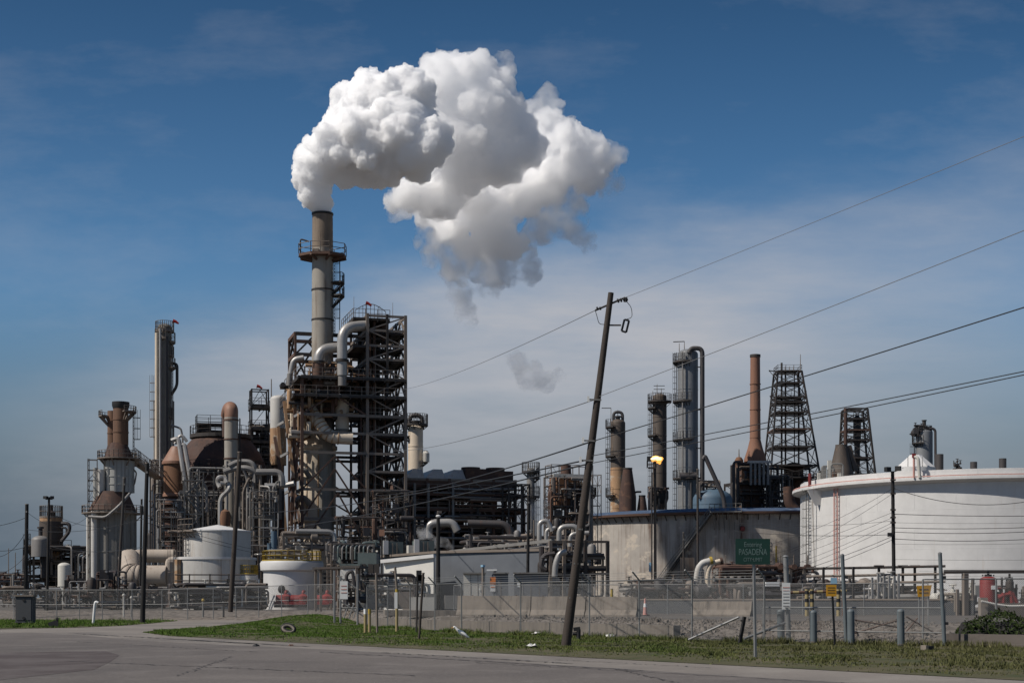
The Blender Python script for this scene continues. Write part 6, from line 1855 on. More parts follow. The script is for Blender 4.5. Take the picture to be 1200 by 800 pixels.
t = thing('pump_station', 'dark pumps and pipes below the yellow striped bollards', 'pumps', base(920, Y))
oo = base(880, Y); clutter(t, (oo.x, oo.y), 0, 11, 0, 5, .9, Z(682, Y), 50, 104, ('pipe_dark', 'steel_dark', 'steel_mid', 'pipe_grey'), (.06, .2), 8, 14, 34)
MB().box(P(905, 684, Y - 2), (W(16, Y), .3, W(5, Y)), .1).build('notice_panel', M['sign_white'], t)
t = thing('low_wall', 'long low dark blue grey wall behind the rubble bank', 'wall', base(840, 104))
a, b = base(705, 106), base(1142, 92)
MB().bar(a + V(0, 0, .45), b + V(0, 0, .45), .3, .9).build('wall_panel', M['wall_dark'], t)
MB().bar(a + V(0, 0, .95), b + V(0, 0, .95), .4, .09).build('coping', M['steel_mid'], t)
# galvanised bus structure (white lattice) and railed walkway at the right
Y = 96
t = thing('valve_lattice', 'white galvanised lattice of valves and stands behind the gate', 'valve stand', base(1040, Y))
for px in (1022, 1029, 1036, 1042, 1048, 1053):
    MB().bar(base(px, Y), P(px, 672 + (px % 3) * 2, Y), .12).build('post', M['silver'], t)
for a, b in (((1022, 714), (1036, 680)), ((1036, 714), (1048, 676)), ((1030, 712), (1042, 684)), ((1042, 714), (1053, 684)), ((1048, 712), (1036, 684)), ((1036, 712), (1026, 684))):
    MB().bar(P(*a, Y), P(*b, Y + .6), .1).build('brace', M['silver'], t)
clutter(t, (X(1024, Y), Y), 0, 1.7, 0, 1.4, 1, Z(676, Y), 18, 105, ('silver', 'cabinet', 'silver'), (.05, .12), 1, 2, 16)
t = thing('raised_walkway', 'dark railed walkway with tee topped posts across the white tank foot', 'walkway', base(1040, 108))
Y = 108
for y, m_ in ((664, 'steel_dark'), (673, 'steel_mid'), (682, 'steel_mid'), (699, 'pipe_grey')): MB().tube([P(945, y + 2, Y + 2), P(1108, y - 1, Y - 1)], .09 if y != 699 else .2, 8).build('rail', M[m_], t)
for px in (965, 1000, 1030, 1058, 1072, 1096): 
    MB().bar(base(px, Y), P(px, 664, Y), .14).build('post', M['steel_dark'], t)
    if px > 1010: MB().box(P(px, 663, Y), (W(11, Y), .3, .14)).build('tee_head', M['steel_dark'], t)
clutter(t, (X(955, Y), Y), 0, 9, 0, 3, .9, Z(684, Y), 34, 106, ('steel_mid', 'pipe_grey', 'pipe_dark', 'steel_dark'), (.05, .14), 4, 6, 30)
for i, px in enumerate((945.5, 951.5, 982.5)):
    Y = 88
    t = thing('striped_bollard', ('leftmost yellow and black striped bollard behind the fence', 'striped bollard close right of the leftmost one', 'striped bollard behind the amber warning sign')[i], 'bollard', base(px, Y), group='striped bollards')
    MB().tube([base(px, Y), P(px, 690, Y)], .11, 12).build('post', M['yellow_faded'], t)
    for k in range(3): z = PAD + .35 + k * .45; MB().tube([V(X(px, Y), Y, z), V(X(px, Y), Y, z + .2)], .114, 12).build('stripe', M['black'], t)
Y = 90
t = thing('striped_rail', 'yellow and black striped pipe rail behind the fence', 'rail', base(945, Y))
for k in range(10): MB().tube([P(922 + 7 * k, 694 - k * .2, Y), P(929 + 7 * k, 693.8 - k * .2, Y)], .085, 10).build('rail_segment', M['yellow_faded' if k % 2 else 'steel_brown'], t)
for px in (924, 988): MB().tube([base(px, Y), P(px, 693, Y)], .08, 10).build('post', M['steel_brown'], t)
# red tank, block wall, pipes at the right edge
Y = 84
t = thing('foam_tank', 'red upright foam tank behind the hedge', 'tank', base(1158, Y))
c = (X(1158, Y), float(Y)); r = W(9.7, Y)
MB().lathe((c[0], c[1], 0), [(r, Z(706, Y)), (r, Z(679, Y)), (r * .92, Z(677, Y)), (r * .6, Z(675.5, Y)), (.02, Z(675, Y))], 32).build('shell', M['red'], t)
for k in range(4): a = PI / 4 + k * PI / 2; MB().bar((c[0] + r * .8 * math.cos(a), c[1] + r * .8 * math.sin(a), PAD), (c[0] + r * .8 * math.cos(a), c[1] + r * .8 * math.sin(a), Z(704, Y)), .1).build('leg', M['red'], t)
MB().lathe((c[0], c[1], Z(675.2, Y)), [(.2, 0), (.2, .12), (.07, .12), (.07, .3), (.2, .3), (.2, .36), (.01, .36)], 12).build('filler_cap', M['black'], t)
qn = V(X(1162, Y), Y, 0); MB().box((qn.x, c[1] - r - .02, Z(688, Y)), (W(7, Y), .04, W(4.5, Y))).build('name_plate', M['sign_white'], t)
for k in (-1, 1): MB().tube([V(c[0] + k * .3, c[1], Z(675, Y)), V(c[0] + k * .3, c[1], Z(673, Y))], .04, 6).build('lifting_eye', M['black'], t)
t = thing('red_pipes', 'red hydrant pipes and black stands right of the foam tank', 'pipes', base(1185, 86))
for pts in ([(1170, 700), (1178, 696), (1188, 696)], [(1176, 708), (1176, 694)], [(1186, 706), (1184, 692)], [(1192, 706), (1186, 694)]): pipe(t, [P(x, y, 86) for x, y in pts], .11, 'red', .3)
for px, y in ((1174, 676), (1183, 672), (1191, 684)): MB().bar(base(px, 87), P(px, y, 87), .09).build('stand', M['steel_dark'], t)
MB().box(P(1182, 677, 87), (W(9, 87), .14, .1)).build('tee_head', M['steel_dark'], t)
clutter(t, (X(1168, 86), 86.5), 0, 2, 0, 1, .9, 2.4, 10, 107, ('steel_dark', 'steel_mid', 'red'), (.04, .09), 1, 2, 8)
Y = 78
t = thing('block_wall', 'dark stained concrete containment wall under the red tank', 'wall', base(1180, Y))
MB().box((X(1153, Y) + 3, Y + .2, PAD + .2), (6.3, .4, 1.15)).build('wall_panel', M['concrete_dark'], t)
MB().box((X(1152, Y), Y, PAD + .3), (.35, .5, 1.5)).build('end_pillar', M['concrete'], t)
pipe(t, [P(1150, 704, Y - .4), P(1168, 708, Y - .4), P(1182, 710, Y - .4), P(1215, 709, Y - .4)], .06, 'cabinet', 1)
t = thing('tank_edge_posts', 'slim dark posts and cross rail between gate and red tank', 'posts', base(1130, 92))
for px, y in ((1131, 671), (1140, 677), (1122, 690)): MB().bar(base(px, 92), P(px, y, 92), .14 if px != 1131 else .3).build('post', M['steel_mid'], t)
MB().bar(P(1106, 669.5, 92), P(1230, 669.5, 92), .12, .22).build('cross_rail', M['steel_dark'], t)
clutter(t, (X(1112, 92), 92), 0, 2.4, 0, 2, .9, 2.2, 14, 108, ('cabinet', 'steel_mid', 'concrete'), (.05, .1), 2, 5, 10)
# ------------------------------------------------------------------ fences, poles, wires, signs and roadside things
def uv_fabric(name, pts, h, root, z0=.05):
    """chain link fabric: an upright strip following the fence line, its UVs in metres"""
    me = bpy.data.meshes.new(name)
    vs, fs, uvs = [], [], []
    L = 0
    off = ORIGIN[root]
    for i, p in enumerate(pts):
        if i: L += (Vector(p[:2]) - Vector(pts[i - 1][:2])).length
        zb = p[2] if len(p) > 2 else 0
        vs += [(p[0] - off.x, p[1] - off.y, zb + z0 - off.z), (p[0] - off.x, p[1] - off.y, zb + h - off.z)]
        uvs.append(L)
    for i in range(len(pts) - 1): fs.append((2 * i, 2 * i + 2, 2 * i + 3, 2 * i + 1))
    me.from_pydata(vs, [], fs)
    ul = me.uv_layers.new(name='uv')
    for p in me.polygons:
        for li in p.loop_indices:
            vi = me.loops[li].vertex_index
            ul.data[li].uv = (uvs[vi // 2], 0 if vi % 2 == 0 else h - z0)
    me.materials.append(M['chain'])
    o = bpy.data.objects.new(name, me); COL.objects.link(o); o.parent = root
    CHILD.setdefault(root, []).append(o); ORIGIN[o] = off
    return o


def fence(label, pts, h, root_at, post_px=None, arm=True, rails=(1.0,), every=3.0, postr=.035, name='chain_link_fence', barbed=True):
    t = thing(name, label, 'fence', root_at)
    z_of = lambda p: p[2] if len(p) > 2 else 0
    uv_fabric('fence_fabric', pts, h, t)
    posts = []
    for a, b in zip(pts, pts[1:]):
        A, B_ = V(a[0], a[1], z_of(a)), V(b[0], b[1], z_of(b))
        k = max(1, int(round((B_ - A).length / every)))
        for i in range(k + (b is pts[-1])): posts.append(A.lerp(B_, i / k))
        for f in rails: MB().tube([A + V(0, 0, h * f), B_ + V(0, 0, h * f)], postr * .7, 6).build('rail', M['galv'], t)
        if barbed:
            for j in range(3): MB().tube([A + V(-.1 * j, -.12 * j, h + .1 + .1 * j), B_ + V(-.1 * j, -.12 * j, h + .1 + .1 * j)], .007, 4).build('barbed_wire', M['galv'], t)
    for p in posts[:98]:
        q = [p + V(0, 0, -.1), p + V(0, 0, h)]
        if arm: q += [p + V(-.32, -.3, h + .36)]
        MB().tube(q, postr, 7).build('post', M['galv'], t)
    return t


main = [(x, fence_y(x)) for x in (-8.5, -5.5, -2.5, .4, 3.4, 5.3, 7.1, 9.6)]
fence('long chain link fence with angled barbed arms along the right verge', main, 2.45, (0, 72, 0), every=3.6)
# gate bay: chain fence with horizontal rails between tall posts
gatepts = [(x, fence_y(x) + .3) for x in (9.6, 12.4, 15.3)]
fence('low gate fence of thin rails between the grey bollards', gatepts, 1.35, (12.4, 56, 0), arm=False, rails=(.35, 1.0), every=2.6, name='gate_fence', barbed=False)
rg = [(15.3, 57.2), (20, 54.8), (28, 50.6)]
fence('chain link fence behind the hedge by the red tank', rg, 2.4, (20, 51, 0), every=3.5, arm=False)
back = [(X(530, 100), 103, PAD), (X(700, 96), 99, PAD), (X(880, 92), 95, PAD), (X(1110, 86), 90, PAD)]
fence('second chain link fence farther back on the raised yard', back, 1.9, (X(800, 97), 97, PAD), arm=False, every=4.2, barbed=False)
leftf = [(X(-30, 124), 124, .1), (X(40, 122), 122, .1), (X(120, 121), 121, .1), (X(190, 120), 120, .12), (X(250, 119), 119, .25), (X(330, 118), 118, .42), (X(392, 116), 116, .5)]
fence('far chain link fence behind the left grass strip and driveway', leftf, 2.3, (X(190, 120), 120, .1), every=2.2, barbed=False, arm=False, rails=(1.0, .5))
# swing gate with stair rail by the driveway
t = thing('driveway_gate', 'grey steel frame gate with pale notice beside the driveway', 'gate', (X(405, 98), 98, 0))
Yg = 98
for px, y in ((392, 668), (399, 676), (419, 672)): MB().tube([V(X(px, Yg), Yg, 0), P(px, y, Yg)], .07, 8).build('post', M['galv'], t)
for a, b in (((395, 674), (419, 690)), ((397, 703), (430, 724)), ((399, 676), (399, 720)), ((419, 702), (430, 716)), ((399, 712), (419, 712))): MB().tube([P(*a, Yg), P(*b, Yg)], .05, 6).build('gate_rail', M['galv'], t)
MB().box(P(403, 691, Yg - .1), (W(9, Yg), .05, W(21, Yg))).build('notice_board', M['sign_white'], t)
for i in range(3): MB().box(P(403, 686 + 4 * i, Yg - .13), (W(6.5, Yg), .02, W(1, Yg))).build('notice_line', M['pink'], t)
for px in (403, 409, 414):
    MB().tube([P(px, 724, Yg), P(px + 6, 706, Yg)], .04, 6).build('wire_stay', M['galv'], t)
# yellow guard posts by the gate
for i, (px, y0, y1, mt) in enumerate(((428, 741, 713, 'sign_white'), (433, 741, 713, 'yellow'), (465, 741, 690, 'yellow'))):
    Yp = 2970 / (y0 - HZ)
    t = thing('guard_post', ('short white topped guard post left of the yellow one', 'short yellow guard post by the driveway gate', 'taller yellow guard post with white upper sleeve')[i], 'guard post', base(px, Yp, 0), group='guard posts')
    MB().tube([base(px, Yp, 0), P(px, y1 + 6, Yp)], .075, 12).build('lower_post', M['yellow_faded'], t)
    MB().tube([P(px, y1 + 6, Yp), P(px, y1, Yp)], .08, 12).build('cap', M[mt], t)
    if i == 2: 
        MB().box(P(464, 703, Yp - .15), (W(3.6, Yp), .04, W(19, Yp))).build('notice', M['sign_white'], t)
        MB().tube([P(465, 690, Yp), P(463, 664, Yp)], .06, 8).build('upper_post', M['steel_mid'], t)

# posts that lean behind the verge
for i, (a, b, rd, mt, lb) in enumerate((((491, 749), (496, 672), .05, 'wood', 'thin brown timber post leaning right, left of the egret'), ((488, 742), (489.5, 670), .05, 'steel_dark', 'upright dark post beside the thin leaning timber post'), ((442, 741), (441, 672), .06, 'steel_mid', 'grey upright post right of the driveway gate'))):
    Yp = 2970 / (a[1] - HZ)
    t = thing('fence_post', lb, 'post', base(a[0], Yp, 0))
    MB().tube([base(a[0], Yp, 0), P(*b, Yp)], rd, 8).build('shaft', M[mt], t)
    if i == 1: MB().box(P(491, 674, Yp), (.25, .2, .5)).build('junction_box', M['black'], t); MB().box(P(493, 678, Yp), (.25, .2, .4)).build('junction_box', M['black'], t)
    else: MB().tube([P(*b, Yp), P(*b, Yp) + V(0, 0, .05)], rd * 1.2, 8).build('cap', M['steel_mid'], t)


# ---- utility poles
def upole(label, px0, y0, px1, y1, Y, w0, w1, mat, name='utility_pole', group=None, zb=None):
    zb = PAD if zb is None else zb
    a = V(X(px0, Y), Y, zb); b = P(px1, y1, Y)
    t = thing(name, label, 'pole', a, group)
    n = 8; pts = [a.lerp(b, i / n) for i in range(n + 1)]
    MB().tube(pts, [W(w0, Y) / 2 + (W(w1, Y) - W(w0, Y)) / 2 * i / n for i in range(n + 1)], 14).build('shaft', M[mat], t)
    return t, a, b


YP = 54.0
t, pa, pb = upole('tall dark timber utility pole leaning right over the verge', 663, 757, 716, 343, YP, 11.5, 6.6, 'wood', 'leaning_pole', zb=0)
pd = (pb - pa).normalized()
def onpole(y): 
    z = Z(y, YP); return pa + (pb - pa) * ((z - pa.z) / (pb.z - pa.z))
q = onpole(357)
MB().tube([q + V(-.5, 0, -.2), q + V(.55, 0, .25)], .035, 6).build('dead_end_bolt', M['steel_dark'], t)
for d in (.28, .38, .48, .58): MB().tube([q + V(d, 0, .13 + .22 * (d - .28)), q + V(d + .05, 0, .15 + .22 * (d - .28))], .075, 10).build('insulator', M['black'], t)
for d in (-.3, -.4): MB().tube([q + V(d, 0, -.12), q + V(d - .05, 0, -.14)], .06, 10).build('insulator', M['black'], t)
q2 = P(733, 352, YP); MB().lathe(q2, [(.01, -.06), (.07, -.05), (.07, .05), (.01, .06)], 8).build('wire_clamp', M['black'], t)
q2 = onpole(381)
MB().bar(q2, q2 + V(.5, 0, 0), .05).build('bracket_arm', M['steel_dark'], t)
lp = [q2 + V(.52, 0, -.2), q2 + V(.62, 0, .2), q2 + V(.78, 0, .16), q2 + V(.68, 0, -.25), q2 + V(.52, 0, -.2)]
mb = MB()
for a, b in zip(lp, lp[1:]): mb.bar(a, b, .06)
mb.build('cutout_switch', M['black'], t)
pipe(t, [q2 + V(.66, 0, .2), P(741, 372, YP), P(740, 360, YP), P(734, 353, YP)], .012, 'wire', .3, 5, name='jumper_wire')
pipe(t, [onpole(357) + V(-.5, 0, -.2), P(700, 372, YP), P(702, 380, YP), onpole(380)], .012, 'wire', .3, 5, name='jumper_wire')
for y, mt in ((469, 'steel_grey'), (517, 'steel_grey'), (540, 'steel_grey')):
    q = onpole(y); MB().bar(q + V(-.3, -.12, .02), q + V(.14, -.12, 0), .05).build('clevis', M[mt], t)
    MB().box(q + V(-.32, -.12, .03), (.08, .08, .2)).build('spool_insulator', M['sign_white'], t)
for y in (700, 660, 620): 
    q = onpole(y); MB().box(q + V(-.02, -W(9, YP) / 2, 0), (.16, .02, .06)).build('pole_tag', M['steel_grey'], t)

poles = [
    ('black pole standing at the far left edge of the plant', 30, 708, 31.5, 591, 128, 5, 4, 'wood_black'),
    ('thin dark pole with twin lamps before the brown topped vessel', 55, 706, 57.5, 582, 132, 3.4, 2.6, 'wood_black'),
    ('thick black pole in front of the heater with no fittings', 167, 730, 172.5, 543, 104, 6, 4.4, 'wood_black'),
    ('thin dark pole leaning before the round body of the heater', 137, 715, 146, 560, 148, 4, 3, 'steel_dark'),
    ('short thin pole between the heater and slim column', 164, 705, 166, 585, 158, 3, 2.4, 'wood_black'),
    ('grey pole leaning right before the white tanks', 270, 722, 281, 530, 116, 6, 5, 'wood'),
    ('black pole with white lamp glass before the cooler bank', 513.5, 722, 513.5, 600, 122, 5.4, 4.2, 'wood_black'),
    ('black pole before the steam cloud right of the cooler bank', 618, 715, 619.5, 580, 126, 4, 3.2, 'wood_black'),
    ('thin dark pole right of the gas flame pole', 818, 700, 817.5, 550, 150, 3.2, 2.6, 'steel_dark'),
    ('short thin pole before the diagonal stair of the grey tank', 801, 712, 801, 624, 140, 2.6, 2, 'steel_dark'),
    ('black pole with floodlights in front of the white tank', 1048, 710, 1046, 552, 100, 4.6, 4, 'wood_black'),
]
PT = {}
for i, (lb, a, ya, b, yb, Yp, w0, w1, mt) in enumerate(poles):
    zb = .1 if a in (167,) else PAD
    t, p0, p1 = upole(lb, a, ya, b, yb, Yp, w0, w1, mt, 'light_pole' if i in (1, 6, 10) else 'utility_pole', 'poles standing inside the plant fence', zb)
    PT[i] = p1
    if i == 1:
        for k in (-1, 1): MB().box(p1 + V(k * .28, -.05, -.05), (.32, .3, .24), k * .3).build('floodlight', M['black'], t)
        MB().bar(p1 + V(-.3, 0, -.2), p1 + V(.3, 0, -.2), .06).build('crossarm', M['black'], t)
    elif i == 6:
        MB().box(p1 + V(.1, -.15, 0), (.3, .4, .18), .3).build('lamp_housing', M['steel_mid'], t)
        MB().ball(P(513.5, 604.5, Yp - .4), .2, 10, (1, .7, .6)).build('lamp_lens', M['white'], t)
    elif i == 10:
        for k in (-1, 1):
            fl = MB().box(p1 + V(k * .34, -.08, .12 + (.06 if k > 0 else 0)), (.36, .28, .3), -k * .5).build('floodlight', M['black'], t)
            MB().bar(p1 + V(0, 0, -.05), p1 + V(k * .3, -.05, .05), .06).build('lamp_arm', M['steel_dark'], t)
        for y in (562, 578, 597, 606, 612): MB().box(P(1046.6, y, Yp - .16), (.34, .12, .1)).build('clevis', M['steel_dark'], t)
        MB().box(P(1043, 626, Yp - .2), (.3, .2, .25)).build('splice_box', M['black'], t)
    else:
        MB().tube([p1, p1 + V(0, 0, .06)], W(w1, Yp) * .55, 12).build('cap', M['steel_mid'], t)
        MB().box(p1 + V(0, -W(w1, Yp) * .5, -.6), (.12, .06, .14)).build('spool_insulator', M['steel_grey'], t)

# gas flame on its post
Yp = 146
t, p0, p1 = upole('slim post topped by a burning orange gas flame', 768, 705, 767.5, 546, Yp, 3.6, 3, 'steel_dark', 'flare_post')
ladder(t, (p0.x - .12, p0.y), PAD, p1.z - .6, PI, .4, False)
MB().box(P(764, 548, Yp), (.7, .7, .12)).build('platform', M['steel_dark'], t)
mb = MB(); q = P(763.5, 548, Yp); rail_mb(mb, [q + V(-.4, -.4, 0), q + V(.4, -.4, 0), q + V(.4, .4, 0), q + V(-.4, .4, 0)], .7, True, .05); mb.build('railing', M['steel_dark'], t)
MB().tube(bend([P(767.5, 547, Yp), P(767.5, 538, Yp), P(762, 537, Yp)], .3), .16, 10).build('burner_tip', M['steel_dark'], t)
MB().box(P(761, 537.5, Yp), (.45, .4, .45)).build('wind_guard', M['black'], t)
fb = MB()
for px, y, rr_, sq in ((765, 538, .30, (1, 1, .8)), (768.5, 537.2, .36, (1.2, 1, .8)), (772, 538, .32, (1.2, 1, .8)), (774.5, 537, .2, (1.2, 1, .8)), (773, 541, .2, (.8, .8, 1.2)), (770, 539.5, .25, (1, 1, 1))): fb.ball(P(px, y, Yp), rr_, 12, sq)
fl = fb.build('flame', M['flame'], t)
fc = MB()
for px, y, rr_ in ((766, 537.6, .22), (769.5, 537, .27), (772.5, 537.5, .2)): fc.ball(P(px, y, Yp - .2), rr_, 12, (1.3, 1, .7))
fc.build('flame_core', M['flame_core'], fl)


# ---- cables
def cable(label, a, b, sag, r, name='power_cable', group='overhead cables', n=28, mat='wire'):
    a, b = Vector(a), Vector(b)
    pts = [a.lerp(b, i / n) - V(0, 0, sag * 4 * (i / n) * (1 - i / n)) for i in range(n + 1)]
    MB().tube(pts, r, 5).build(name, M[mat], None, label, 'cable', group)


# from the leaning pole to the next pole out of the picture, right and nearer
NX, NY = 20.5, 34.0
def near_pt(py_at_edge, y_pole):      # far end chosen so that the cable leaves the picture where the photo shows it
    a = onpole(y_pole); return V(NX, NY, Z(py_at_edge, NY))
def thru(a, px, py, k=2.6):
    """point beyond the picture on the line from a to the place seen at (px, py), at depth 36 m"""
    b = P(px, py, 38.0); return a + (b - a) * k


nm = ['topmost thin cable rising right from the leaning pole top', 'second thin cable rising right from the leaning pole', 'black cable rising right, crossing the lattice derrick top', 'upper of two close cables running right below the others', 'lower of two close cables running right below the others']
ends = [(onpole(357) + V(.55, 0, .25), 1200, 152, .0085), (onpole(465), 1200, 262, .011), (onpole(517), 1200, 352, .018), (onpole(537) + V(0, 0, .08), 1200, 427, .014), (onpole(543), 1200, 431, .014)]
for lb, (a, px, py, rr_) in zip(nm, ends): cable(lb, a, thru(a, px, py), .18, rr_, mat='wire_grey' if rr_ < .012 else 'wire')
nm = ['topmost thin cable falling left from the leaning pole top', 'second thin cable falling left toward the slim beige column', 'black cable falling left across the cooler bank roof', 'upper low cable falling left over the cooler bank', 'lower low cable falling left over the cooler bank']
lends = [(onpole(357) + V(-.5, 0, -.2), 462, 458), (onpole(467), 460, 528), (onpole(517), 440, 580), (onpole(538), 300, 600), (onpole(543), 290, 622)]
for lb, (a, px, py), rr_ in zip(nm, lends, (.014, .018, .03, .028, .028)): cable(lb, a, P(px, py, 178), .5, rr_, mat='wire_grey' if rr_ < .02 else 'wire')
# cables of the black floodlight pole
Yq = 100.0
rn = 0
for y0, y1, sg, px1 in ((572, 569, 1.1, 1215), (602, 603, .1, 1215), (618, 614, .15, 1215), (623, 618, .2, 1215), (631, 626, .25, 1215), (612, 610, .1, 1215), (637, 634, .1, 1215), (655, 655, .05, 1215)):
    rn += 1
    a = P(1048, y0, Yq); b = P(px1 + 60, y1, 92)
    cable('dark cable crossing the white tank, number %d' % rn if False else ['slack highest cable', 'straight second cable', 'third cable', 'fourth cable', 'fifth cable', 'faint upper cable', 'faint lower cable', 'lowest faint cable'][rn - 1] + ' right of the floodlight pole across the white tank', a, b, sg, .022 if y0 not in (612, 637, 655) else .009, group='cables right of the floodlight pole')
rn = 0
for (y0, px1, y1, sg) in ((572, 890, 640, .5), (578, 905, 656, .3), (600, 880, 656, .2), (606, 880, 668, .2), (612, 900, 671, .2), (616, 880, 686, .2), (626, 860, 622, .2), (628, 870, 686, .3), (632, 880, 690, .3), (610, 860, 612, .3)):
    rn += 1
    a = P(1046, y0, Yq); b = P(px1, y1, 122)
    cable(['highest', 'second highest', 'third', 'fourth', 'fifth', 'sixth', 'nearly level', 'seventh', 'lowest', 'faint level'][rn - 1] + ' of the cables fanning left from the floodlight pole', a, b, sg, .017 if rn in (7, 8, 9) else .012, group='cables left of the floodlight pole')
rn = 0
for (y0, x1, y1, sg) in ((606, -40, 618, .3), (622, -30, 636, 1.6), (640, -40, 636, .5), (650, -40, 662, 1.2), (668, -40, 676, .2)):
    rn += 1; cable(['highest', 'slack second', 'third', 'slack fourth', 'lowest'][rn - 1] + ' cable running left from the far left black pole', P(31, y0, 128), P(x1, y1, 126), sg, .02, group='cables at the far left')
rn = 0
for (p, q, sg) in (((32, 600, 128), (104, 604, 160), 1.2), ((58, 600, 132), (150, 612, 150), .8), ((31, 620, 128), (170, 607, 104), .5), ((60, 640, 132), (170, 640, 104), .4), ((172, 606, 104), (400, 652, 140), .8), ((172, 612, 104), (400, 660, 140), .6)):
    rn += 1; cable(['slack cable from the far left pole to the heater', 'cable from the twin lamp pole to the thin leaning pole', 'long cable between the far left pole and the thick black pole', 'low cable between the twin lamp pole and thick black pole', 'upper cable from the thick black pole toward the pump house', 'lower cable from the thick black pole toward the pump house'][rn - 1], P(*p), P(*q), sg, .016, group='cables over the left yard')

# ---- signs
def text(s, size, c, root, mat, name='lettering', w=None):
    cu = bpy.data.curves.new(name, 'FONT'); cu.body = s; cu.size = size; cu.align_x = 'CENTER'; cu.align_y = 'CENTER'; cu.extrude = .002
    ob = bpy.data.objects.new('tmp', cu); COL.objects.link(ob)
    dg = bpy.context.evaluated_depsgraph_get()
    me = bpy.data.meshes.new_from_object(ob.evaluated_get(dg)); bpy.data.objects.remove(ob)
    me.transform(Matrix.Rotation(PI / 2, 4, 'X'))
    xs = [v.co.x for v in me.vertices]
    if w: me.transform(Matrix.Diagonal((w / (max(xs) - min(xs)), 1, 1, 1)))
    me.transform(Matrix.Translation(Vector(c) - ORIGIN[root]))
    me.materials.clear(); me.materials.append(mat); me.name = name
    o = bpy.data.objects.new(name, me); COL.objects.link(o); o.parent = root; ORIGIN[o] = ORIGIN[root]; CHILD.setdefault(root, []).append(o)
    return o


Ys = 2970 / (771 - HZ)
t = thing('road_sign', 'green road sign reading PASADENA on a grey post', 'sign', base(885, Ys, 0))
MB().box(((X(885.2, Ys)), Ys, Z(715, Ys) ), (.075, .05, Z(645, Ys) - Z(785, Ys)) ).build('post', M['galv'], t) if False else MB().bar(base(885.3, Ys, -.1), P(883, 640, Ys), .085, .06).build('post', M['galv'], t)
pn = MB(); cx, cz, ww, hh = X(881.8, Ys), Z(646, Ys), W(40.5, Ys), W(30, Ys)
pn.box((cx, Ys - .06, cz), (ww, .02, hh)); panel = pn.build('panel', M['sign_green'], t)
panel.rotation_euler = (0, 0, 0)
for s_, y, w_, sz in (('Entering', 638, 20.5, .2), ('PASADENA', 646.8, 33, .25), ('CITY LIMIT', 655.5, 22, .15)):
    o_ = text(s_, sz, (cx, Ys - .075, Z(y, Ys)), t, M['sign_letter'], 'lettering', W(w_, Ys))
    o_.parent = panel
for z_ in (cz + hh * .3, cz - hh * .3): MB().tube([(cx, Ys - .07, z_), (cx, Ys - .078, z_)], .012, 8).build('bolt', M['steel_grey'], panel)
# white notice on its post
Yn = 2970 / (753 - HZ)
t = thing('notice_post', 'grey post with tall white notice sheet between two bollards', 'sign', base(924, Yn, 0))
MB().tube([base(924.5, Yn, -.1), P(920.5, 652, Yn)], .1, 10).build('post', M['galv'], t)
MB().lathe(P(920.5, 652, Yn), [(.1, -.02), (.12, 0), (.06, .06), (.01, .07)], 10).build('cap', M['galv'], t)
nb = MB().box((X(920.5, Yn), Yn - .14, Z(698, Yn)), (W(9.5, Yn), .02, W(31, Yn))).build('notice_sheet', M['sign_white'], t)
for i in range(7): MB().box((X(920.5, Yn), Yn - .154, Z(688 + i * 3.6, Yn)), (W(7.2 if i else 8, Yn), .006, W(.6 if i else 1.1, Yn))).build('text_line', M['pink'] if i in (0, 1) else M['steel_mid'], nb)
# gate posts
for i, (px, px1, ya, yb) in enumerate(((992, 987, 755, 650), (1107, 1101.5, 757, 648))):
    Yg = 2970 / (ya - HZ)
    t = thing('gate_post', ('tall grey gate post beside the amber warning sign', 'tall grey gate post left of the hedge')[i], 'post', base(px, Yg, 0), group='tall gate posts')
    MB().tube([base(px, Yg, -.1), P(px1, yb, Yg)], W(2.3, Yg), 14).build('shaft', M['bollard'], t)
    MB().lathe(P(px1, yb, Yg), [(W(2.4, Yg), -.03), (W(2.4, Yg), .02), (.01, .05)], 14).build('cap', M['galv'], t)
    for y in (676, 730): q = P(px1 + (px - px1) * (y - yb) / (ya - yb) + 3, y, Yg); MB().box(q, (.14, .1, .1)).build('hinge', M['black'], t)
# amber warning signs
Yw = 2970 / (756 - HZ)
t = thing('warning_sign', 'amber pipeline marker on a thin black post near bollards', 'sign', base(978, Yw, 0))
MB().bar(base(978.5, Yw, -.1), P(975, 686, Yw), .06).build('post', M['black'], t)
pb_ = MB().box((X(973.8, Yw), Yw - .05, Z(691.5, Yw)), (W(12, Yw), .02, W(13.5, Yw))).build('panel', M['sign_yellow'], t)
for i in range(3): MB().box((X(973.8, Yw), Yw - .066, Z(688 + 3 * i, Yw)), (W(8.5, Yw), .006, W(.7, Yw))).build('text_line', M['steel_brown'], pb_)
MB().box((X(977, Yw), Yw - .02, Z(680, Yw)), (W(7.5, Yw), .02, W(7, Yw))).build('white_plate', M['sign_blue'], t)
Yw = 60.0
t = thing('warning_sign', 'amber warning sign wired to rails left of the tall gate post', 'sign', P(1082.5, 699, Yw))
pb_ = MB().add([P(1074, 686, Yw), P(1092, 685, Yw), P(1089.5, 698, Yw), P(1075.5, 699, Yw), P(1074, 686, Yw + .03), P(1092, 685, Yw + .03), P(1089.5, 698, Yw + .03), P(1075.5, 699, Yw + .03)], [(0, 3, 2, 1), (4, 5, 6, 7), (0, 1, 5, 4), (1, 2, 6, 5), (2, 3, 7, 6), (3, 0, 4, 7)]).build('panel', M['sign_yellow'], t)
for i in range(2): MB().box(P(1082.5, 690 + 4 * i, Yw - .01), (W(11, Yw), .006, W(.9, Yw))).build('text_line', M['steel_brown'], pb_)
for px in (1077, 1088): MB().tube([P(px, 694, Yw + .06), base(px, Yw + .06, 0)], .03, 6).build('stake', M['galv'], t)
